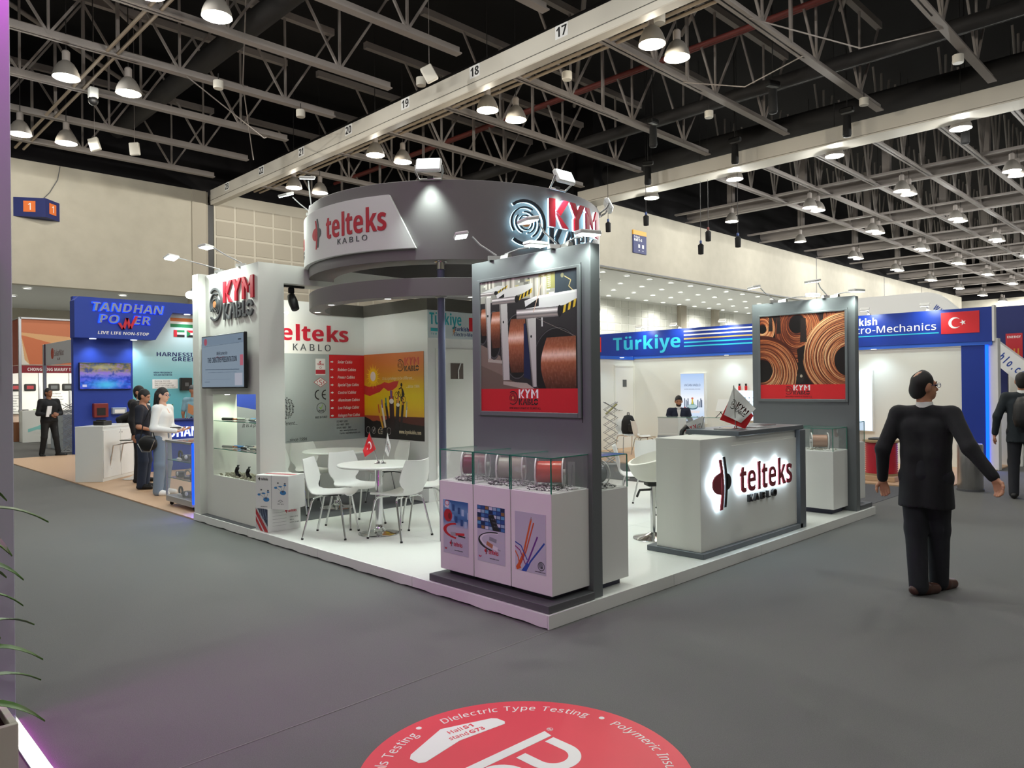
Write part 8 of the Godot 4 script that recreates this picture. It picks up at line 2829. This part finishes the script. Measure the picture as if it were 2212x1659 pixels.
func person(label: String, at: Vector3, yaw: float, h: float, o: Dictionary) -> Node3D:
	var t := thing("person", label, "person", at, yaw)
	var s := h / 1.75
	var J := {"pelvis": Vector3(0, 0.95, 0), "waist": Vector3(0, 1.1, 0.0), "chest": Vector3(0, 1.3, 0.01), "neck": Vector3(0, 1.47, -0.015),
		"ls": Vector3(0.19, 1.41, -0.01), "rs": Vector3(-0.19, 1.41, -0.01), "le": Vector3(0.25, 1.13, -0.03), "re": Vector3(-0.25, 1.13, -0.03), "lw": Vector3(0.27, 0.88, 0.03), "rw": Vector3(-0.27, 0.88, 0.03),
		"lh": Vector3(0.09, 0.92, 0), "rh": Vector3(-0.09, 0.92, 0), "lk": Vector3(0.1, 0.5, 0.02), "rk": Vector3(-0.1, 0.5, 0.02), "la": Vector3(0.1, 0.085, -0.02), "ra": Vector3(-0.1, 0.085, -0.02)}
	for key in o.get("j", {}):
		J[key] = o.j[key]
	var lean: Vector3 = o.get("lean", Vector3.ZERO)   # shifts shoulders and head
	for key in ["chest", "neck", "ls", "rs"]:
		J[key] += lean * (0.6 if key == "chest" else 1.0)
	for key in J:
		J[key] *= s
	var cell: float = o.get("cell", 0.024)
	var skin: Material = o.get("skin", M.skin)
	var fat: float = o.get("fat", 1.0) * s
	var hy: float = o.get("head_yaw", 0.0)
	var hp: float = o.get("head_pitch", 0.0)
	var hb := Basis(Vector3.UP, hy) * Basis(Vector3.RIGHT, hp)
	var nk: Vector3 = J.neck
	var H := func(x: float, y: float, z: float) -> Vector3:   # head space: origin where skull meets neck
		return nk + Vector3(0, 0.06, 0.0) * s + hb * (Vector3(x, y, z) * s)
	# ---- body, one skin
	var f := Flesh.new()
	f.k = 0.035 * s
	f.limb(J.pelvis, J.waist, 0.105 * s, 0.095 * s)
	f.limb(J.waist, J.chest, 0.095 * s, 0.11 * s)
	f.limb(J.ls, J.rs, 0.05 * s, 0.05 * s)
	f.limb(J.chest, nk, 0.1 * s, 0.05 * s)
	f.limb(nk, H.call(0, 0.03, 0.0), 0.052 * s, 0.05 * s)
	for c in ["l", "r"]:
		f.chain([J[c + "s"], J[c + "e"], J[c + "w"]], [0.045 * s, 0.036 * s, 0.026 * s])
		f.chain([J[c + "h"], J[c + "k"], J[c + "a"]], [0.075 * s, 0.05 * s, 0.036 * s])
	var body := MB.new()
	f.mesh(body, maxf(cell, 0.016))
	var hd := Flesh.new()
	hd.k = 0.022 * s
	hd.egg(H.call(0, 0.12, -0.012), Vector3(0.076, 0.1, 0.094) * s)
	hd.egg(H.call(0, 0.055, 0.03), Vector3(0.056, 0.062, 0.06) * s)
	hd.egg(H.call(0, 0.02, 0.055), Vector3(0.026, 0.022, 0.024) * s)
	hd.limb(H.call(0, 0.105, 0.078), H.call(0, 0.075, 0.1), 0.008 * s, 0.013 * s)
	hd.limb(H.call(-0.04, 0.125, 0.066), H.call(0.04, 0.125, 0.066), 0.012 * s, 0.012 * s)
	for e in [-1, 1]:
		hd.egg(H.call(0.077 * e, 0.09, -0.012), Vector3(0.013, 0.032, 0.02) * s)
		hd.egg(H.call(0.032 * e, 0.11, 0.09), Vector3(0.016, 0.01, 0.012) * s, true)
	hd.limb(H.call(0, 0.04, -0.01), nk, 0.05 * s, 0.054 * s)
	hd.mesh(body, cell * 0.45)
	for c in ["l", "r"]:
		var hf := Flesh.new()
		hf.k = 0.012 * s
		var w: Vector3 = J[c + "w"]
		var e: Vector3 = J[c + "e"]
		var d: Vector3 = o.get(c + "dir", (w - e).normalized()).normalized()
		var inn := Vector3(-1 if c == "l" else 1, 0, 0)
		var palm: Vector3 = o.get(c + "palm", inn)
		palm = (palm - d * palm.dot(d)).normalized()
		var th: Vector3 = palm.cross(d) if c == "r" else d.cross(palm)
		hf.limb(w.lerp(e, 0.22), w + d * 0.015, 0.029 * s, 0.026 * s)
		hand(hf, w, d, palm, th.normalized(), o.get("curl", 0.45), s * 0.94)
		hf.mesh(body, minf(cell * 0.36, 0.009))
	obj("body", body, skin, t)
	# ---- face details
	var ey := MB.new()
	for e in [-1, 1]:
		ey.ball(H.call(0.032 * e, 0.108, 0.074), Vector3(0.013, 0.008, 0.009) * s, 8)
	obj("eyes", ey, M.ink_black, t)
	var br := MB.new()
	for e in [-1, 1]:
		br.tube([H.call(0.016 * e, 0.131, 0.083), H.call(0.034 * e, 0.136, 0.08), H.call(0.05 * e, 0.13, 0.066)], 0.004 * s, 5)
	obj("eyebrows", br, M.hair, t)
	obj("mouth", MB.new().tube([H.call(-0.022, 0.043, 0.08), H.call(0, 0.045, 0.088), H.call(0.022, 0.043, 0.08)], 0.005 * s, 6), mat("lips", hexc("94564c"), 0.5), t)
	# ---- hair
	var style: String = o.get("hair", "short")
	var hr := Flesh.new()
	hr.k = 0.02 * s
	if style != "cap":
		hr.egg(H.call(0, 0.128, -0.018), Vector3(0.081, 0.103, 0.099) * s)
		hr.egg(H.call(0, 0.07, -0.05), Vector3(0.066, 0.075, 0.056) * s)
		hr.egg(H.call(0, 0.075, 0.112), Vector3(0.11, 0.092, 0.085) * s, true)
		hr.egg(H.call(0, -0.06, 0.02), Vector3(0.13, 0.1, 0.1) * s, true)
		for e in [-1, 1]:
			hr.egg(H.call(0.088 * e, 0.075, 0.01), Vector3(0.03, 0.045, 0.035) * s, true)
	if style == "long":
		hr.limb(H.call(0, 0.1, -0.07), H.call(0, -0.08, -0.085), 0.07 * s, 0.055 * s)
		for e in [-1, 1]:
			hr.limb(H.call(0.06 * e, 0.1, -0.04), H.call(0.06 * e, -0.06, -0.05), 0.035 * s, 0.026 * s)
	if style == "bald_crown":
		hr.egg(H.call(0.0, 0.225, -0.075), Vector3(0.052, 0.055, 0.062) * s, true)
	if style != "cap":
		var hm := MB.new()
		hr.mesh(hm, cell * 0.4)
		obj("hair", hm, M.hair, t)
	else:
		var hm := MB.new()
		hr.egg(H.call(0, 0.15, -0.012), Vector3(0.084, 0.08, 0.1) * s)
		hr.egg(H.call(0, 0.02, 0.0), Vector3(0.12, 0.1, 0.15) * s, true)
		hr.limb(H.call(-0.03, 0.125, 0.1), H.call(0.03, 0.125, 0.1), 0.012 * s, 0.012 * s)
		hr.limb(H.call(-0.03, 0.12, 0.14), H.call(0.03, 0.12, 0.14), 0.01 * s, 0.01 * s)
		hr.mesh(hm, cell * 0.4)
		obj("cap", hm, M.ink_grey, t)
	if o.has("beard"):
		var bf := Flesh.new()
		bf.k = 0.02
		bf.egg(H.call(0, 0.035, 0.035), Vector3(0.06, 0.05, 0.062) * s)
		bf.egg(H.call(0, 0.08, 0.1), Vector3(0.05, 0.045, 0.04) * s, true)
		var bm := MB.new()
		bf.mesh(bm, cell * 0.45)
		obj("beard", bm, M.hair, t)
	if o.has("glasses"):
		var g := MB.new()
		for e in [-1, 1]:
			var rp := []
			for k in 13:
				rp.append(H.call(0.034 * e + 0.024 * cos(TAU * k / 12), 0.108 + 0.018 * sin(TAU * k / 12), 0.098))
			g.tube(rp, 0.0022 * s, 5)
			g.tube([H.call(0.058 * e, 0.112, 0.098), H.call(0.074 * e, 0.112, 0.06), H.call(0.079 * e, 0.105, -0.01)], 0.0025 * s, 5)
		g.tube([H.call(-0.01, 0.112, 0.098), H.call(0.01, 0.112, 0.098)], 0.002 * s, 5)
		obj("glasses", g, mat("glasses_blue", hexc("2a3a78"), 0.3), t)
	# ---- trousers
	var tf := Flesh.new()
	tf.k = 0.03 * s
	var lw: float = o.get("leg", 1.0)
	tf.limb(J.lh, J.rh, 0.098 * fat, 0.098 * fat)
	tf.limb(J.pelvis, J.pelvis + Vector3(0, 0.07, 0) * s, 0.12 * fat, 0.115 * fat)
	for c in ["l", "r"]:
		tf.chain([J[c + "h"], J[c + "k"], J[c + "a"] + Vector3(0, -0.02, 0.0) * s], [0.096 * fat, 0.072 * s * lw, 0.062 * s * lw])
	var tm := MB.new()
	tf.mesh(tm, cell)
	obj("trousers", tm, o.get("legs", M.black_soft), t)
	# ---- shoes
	for c in ["l", "r"]:
		var sf := Flesh.new()
		sf.k = 0.03 * s
		var a: Vector3 = J[c + "a"]
		var fd: Vector3 = o.get(c + "foot", Vector3(0.12 if c == "l" else -0.12, 0, 1)).normalized()
		var up: float = o.get(c + "heel", 0.0)
		var heel: Vector3 = a + Vector3(0, -0.045, 0) * s - fd * 0.045 * s
		var toe: Vector3 = a + Vector3(0, -0.052 - up, 0) * s + fd * 0.17 * s
		sf.limb(heel, toe, 0.04 * s, 0.034 * s)
		sf.limb(a, a + Vector3(0, -0.04, 0) * s + fd * 0.06 * s, 0.042 * s, 0.04 * s)
		sf.limb(a + Vector3(0, -0.04, 0) * s + fd * 0.08 * s, toe, 0.044 * s, 0.032 * s)
		var sm := MB.new()
		sf.mesh(sm, cell * 0.6)
		obj("shoe", sm, o.get("shoes", M.black), t)
	# ---- top
	var top: Material = o.get("top", M.black_soft)
	var kind: String = o.get("kind", "suit")
	var jf := Flesh.new()
	jf.k = 0.03 * s
	var bulk: float = fat * {"suit": 1.03, "shirt": 1.0, "polo": 1.0}[kind]
	var hem: Vector3 = J.pelvis + Vector3(0, o.get("hem", -0.17) if kind == "suit" else -0.06, 0) * s
	for x in [-0.055, 0.055]:
		var off := Vector3(x, 0, 0) * bulk
		jf.limb(hem + off * 1.1, J.waist + off, 0.125 * bulk, 0.108 * bulk)
		jf.limb(J.waist + off, J.chest + off * 1.2, 0.108 * bulk, 0.115 * bulk)
	jf.limb(J.ls, J.rs, 0.058 * s, 0.058 * s)
	for c in ["l", "r"]:
		jf.limb(nk + Vector3(0, -0.03, -0.01) * s, J[c + "s"], 0.05 * s, 0.055 * s)
	jf.limb(J.chest, nk + Vector3(0, -0.045, 0) * s, 0.11 * bulk, 0.065 * bulk)
	jf.egg(nk + Vector3(0, 0.1, 0.035) * s, Vector3(0.065, 0.1, 0.075) * s, true)
	jf.egg(hem + Vector3(0, -0.14, 0) * s, Vector3(0.5, 0.14, 0.5) * s, true)
	for c in ["l", "r"]:
		if kind == "polo":
			jf.chain([J[c + "s"], J[c + "s"].lerp(J[c + "e"], 0.75)], [0.066 * bulk, 0.06 * bulk])
		else:
			jf.chain([J[c + "s"], J[c + "e"], J[c + "w"].lerp(J[c + "e"], 0.06)], [0.068 * s, 0.055 * s, 0.042 * s])
	var jm := MB.new()
	jf.mesh(jm, cell)
	obj({"suit": "jacket", "shirt": "shirt", "polo": "polo_shirt"}[kind], jm, top, t)
	if kind == "suit":
		var cf := Flesh.new()
		cf.k = 0.01
		cf.limb(nk + Vector3(0, -0.02, -0.004) * s, nk + Vector3(0, 0.026, 0.002) * s, 0.066 * s, 0.06 * s)
		cf.egg(nk + Vector3(0, 0.09, 0.0) * s, Vector3(0.2, 0.05, 0.2) * s, true)
		var cm := MB.new()
		cf.mesh(cm, cell * 0.6)
		obj("shirt_collar", cm, M.white_matt, t)
		var vm := MB.new()
		var fz: Vector3 = J.chest + Vector3(0, 0, 0.125) * bulk
		vm.prism([Vector2(-0.045, 0.13) * s, Vector2(0.045, 0.13) * s, Vector2(0, -0.12) * s], 0.0, 0.012)
		for i in vm.v.size():
			vm.v[i] += fz
		if o.get("front", true):
			obj("shirt_front", vm, M.white_matt, t)
	return t


func people() -> void:
	var suit := mat("suit_black", hexc("15161b"), 0.85)
	suit.rim_enabled = true
	suit.rim = 0.2
	var suit_legs := mat("suit_trousers", hexc("1b1d24"), 0.85)
	var navy := mat("suit_navy", hexc("1a2036"), 0.85)
	# the man walking away in the foreground right
	person("person in black suit and glasses walking away over the carpet, nearest at right", Vector3(1.54, 0, -2.64), PI + 0.0, 1.715, {"cell": 0.014, "kind": "suit", "top": suit, "legs": suit_legs, "shoes": mat("shoe_brown", hexc("4a2d26"), 0.4), "hair": "bald_crown", "glasses": true, "head_yaw": -0.75, "fat": 1.05, "leg": 1.12, "front": false, "hem": -0.26, "skin": mat("skin_tan", hexc("c08a6c"), 0.5),
		"j": {"le": Vector3(0.29, 1.13, -0.08), "lw": Vector3(0.33, 0.87, 0.02), "re": Vector3(-0.34, 1.17, -0.14), "rw": Vector3(-0.5, 0.96, -0.16), "lk": Vector3(0.07, 0.5, -0.02), "la": Vector3(0.03, 0.09, -0.1), "rk": Vector3(-0.06, 0.5, 0.1), "ra": Vector3(-0.04, 0.085, 0.16)}, "lfoot": Vector3(-0.5, 0, 1), "rfoot": Vector3(-0.35, 0, 1), "curl": 0.85, "lpalm": Vector3(-0.4, 0, -1), "rpalm": Vector3(0.5, 0, -1), "rdir": Vector3(-0.35, -0.9, -0.1), "ldir": Vector3(-0.15, -1, 0.1)})
	# man at the right edge with a backpack
	var p2 := person("person in dark suit with black backpack at the right edge", Vector3(1.04, 0, -8.6), PI + 0.1, 1.74, {"cell": 0.02, "kind": "suit", "top": mat("suit_teal", hexc("20282d"), 0.85), "legs": suit_legs, "fat": 1.05, "front": false, "head_yaw": 0.0,
		"j": {"la": Vector3(0.1, 0.09, -0.12), "lk": Vector3(0.11, 0.5, 0.0), "ra": Vector3(-0.1, 0.09, 0.2), "rk": Vector3(-0.1, 0.5, 0.12), "le": Vector3(0.29, 1.14, -0.06), "lw": Vector3(0.33, 0.88, 0.0)}})
	obj("backpack", MB.new().lathe([Vector2(0, 0.98), Vector2(0.12, 1.0), Vector2(0.15, 1.1), Vector2(0.14, 1.3), Vector2(0.09, 1.4), Vector2(0, 1.42)], 16), M.black, p2).position = Vector3(-0.05, 0.0, -0.2)
	# seated man in the far blue booth
	person("person in navy suit seated behind the glass counter in the far blue booth", Vector3(-5.75, -0.3, -10.55), PI / 4 - 0.15, 1.72, {"cell": 0.022, "kind": "suit", "top": navy, "legs": navy, "beard": true, "head_pitch": 0.3, "lean": Vector3(0, -0.05, 0.12), "skin": mat("skin_olive", hexc("b07a5c"), 0.55),
		"j": {"lk": Vector3(0.12, 0.8, 0.42), "rk": Vector3(-0.12, 0.8, 0.42), "la": Vector3(0.12, 0.395, 0.4), "ra": Vector3(-0.12, 0.395, 0.4), "lw": Vector3(0.1, 1.08, 0.4), "rw": Vector3(-0.12, 1.08, 0.4), "le": Vector3(0.27, 1.1, 0.12), "re": Vector3(-0.27, 1.1, 0.12)}, "ldir": Vector3(-0.5, 0.1, 0.8), "rdir": Vector3(0.5, 0.1, 0.8), "lpalm": Vector3(0, -1, 0), "rpalm": Vector3(0, -1, 0)})
	var sc := dup_chair_for(Vector3(-5.8, 0.02, -10.62), PI / 4 - 0.15, "white shell chair under the seated man in the far blue stand")
	# man in black at the far left
	person("person in black shirt holding papers, standing by the shell booth far left", Vector3(-17.7, 0, -1.05), 1.75, 1.69, {"cell": 0.022, "kind": "shirt", "top": M.black_soft, "legs": M.black_soft, "head_yaw": 0.4, "fat": 1.1, "skin": mat("skin_brown", hexc("8a5a40"), 0.55),
		"j": {"lw": Vector3(0.1, 1.08, 0.26), "le": Vector3(0.27, 1.1, 0.02), "rw": Vector3(-0.06, 1.05, 0.27), "re": Vector3(-0.27, 1.1, 0.02), "la": Vector3(0.17, 0.085, 0.1), "lk": Vector3(0.12, 0.5, 0.08), "ra": Vector3(-0.14, 0.085, -0.1), "rk": Vector3(-0.12, 0.5, 0.0)}, "ldir": Vector3(-0.8, 0.2, 0.5), "rdir": Vector3(0.8, 0.2, 0.5), "lfoot": Vector3(0.7, 0, 0.7)})
	var pap := obj("paper_sheets", cbox(Vector3.ZERO, Vector3(0.02, 0.26, 0.2), 0.002), M.ink_white)
	tag(pap, "white paper sheets held upright by the man in black", "papers")
	pap.transform = Transform3D(Basis(Vector3.UP, 0.9) * Basis(Vector3.BACK, -0.15), Vector3(-17.4, 1.12, -0.98))
	# the group at the blue booth
	person("person with long dark hair, white shirt and pale jeans looking at a phone", Vector3(-8.5, 0.018, -0.5), 2.3, 1.64, {"cell": 0.02, "kind": "shirt", "top": M.white_matt, "legs": mat("jeans_pale", hexc("7a8a9c"), 0.85), "hair": "long", "glasses": true, "leg": 1.25, "skin": M.skin_light, "shoes": M.ink_white, "lean": Vector3(0, 0, 0.03), "head_pitch": 0.12,
		"j": {"lw": Vector3(0.12, 1.06, 0.3), "le": Vector3(0.25, 1.1, 0.02), "rw": Vector3(-0.08, 1.04, 0.3), "re": Vector3(-0.26, 1.1, 0.0)}, "ldir": Vector3(-0.25, 0.1, 0.9), "rdir": Vector3(0.2, 0.1, 0.9), "lpalm": Vector3(0, 1, 0), "rpalm": Vector3(0, 1, 0)})
	tag(obj("mobile_phone", cbox(Vector3(-8.37, 1.045, -0.66), Vector3(0.09, 0.012, 0.14), 0.004), M.black), "black phone held in both hands by the woman in white", "phone")
	var hbag := thing("shoulder_bag", "black shoulder bag with grey strap hanging at the woman's side", "bag", Vector3(-8.42, 0.82, -0.27), 0.75)
	obj("bag", MB.new().ball(Vector3.ZERO, Vector3(0.15, 0.12, 0.06), 16), M.black, hbag)
	obj("strap", MB.new().tube([Vector3(-0.12, 0.05, 0), Vector3(-0.08, 0.3, -0.02), Vector3(-0.02, 0.52, -0.1), Vector3(0.05, 0.3, 0.03), Vector3(0.12, 0.05, 0.0)], 0.008, 6), M.black_soft, hbag)
	obj("chain_loop", MB.new().tube([Vector3(-0.13, 0.0, 0.05), Vector3(-0.06, -0.12, 0.06), Vector3(0.06, -0.12, 0.06), Vector3(0.13, 0.05, 0.05)], 0.006, 6), M.steel_brushed, hbag)
	person("person in navy polo shirt and dark jeans close behind the woman in white", Vector3(-9.45, 0.018, -0.55), 2.5, 1.62, {"cell": 0.022, "kind": "polo", "top": mat("polo_navy", hexc("161a28"), 0.85), "legs": mat("jeans_dark", hexc("28344a"), 0.85), "head_pitch": 0.35, "leg": 1.15,
		"j": {"lw": Vector3(0.12, 1.0, 0.24), "le": Vector3(0.26, 1.1, 0.0), "rw": Vector3(-0.05, 1.0, 0.26), "re": Vector3(-0.26, 1.1, 0.0)}})
	person("person with beard in dark suit standing behind the man in the navy polo", Vector3(-10.35, 0.018, -0.8), 2.3, 1.68, {"cell": 0.024, "kind": "suit", "top": suit, "legs": suit_legs, "beard": true, "skin": M.skin})
	person("person in black bending behind the white counter under the television", Vector3(-12.6, 0.018, -1.2), 2.6, 1.6, {"cell": 0.026, "kind": "shirt", "top": M.black_soft, "legs": M.black_soft, "lean": Vector3(0, -0.2, 0.22)})
	person("person with grey cap and light blue shirt partly hidden by the white tower", Vector3(-13.0, 0.018, -2.75), -2.5, 1.7, {"cell": 0.024, "kind": "polo", "top": mat("shirt_sky", hexc("8fb8c8"), 0.8), "legs": suit_legs, "hair": "cap", "skin": M.skin})


func dup_chair_for(at: Vector3, turn: float, label: String) -> Node3D:
	var c := dup(get_node("shell_chair"), at, turn, label, "shell_chair")
	c.set_meta("group", "white shell chairs of the far blue stand")
	return c
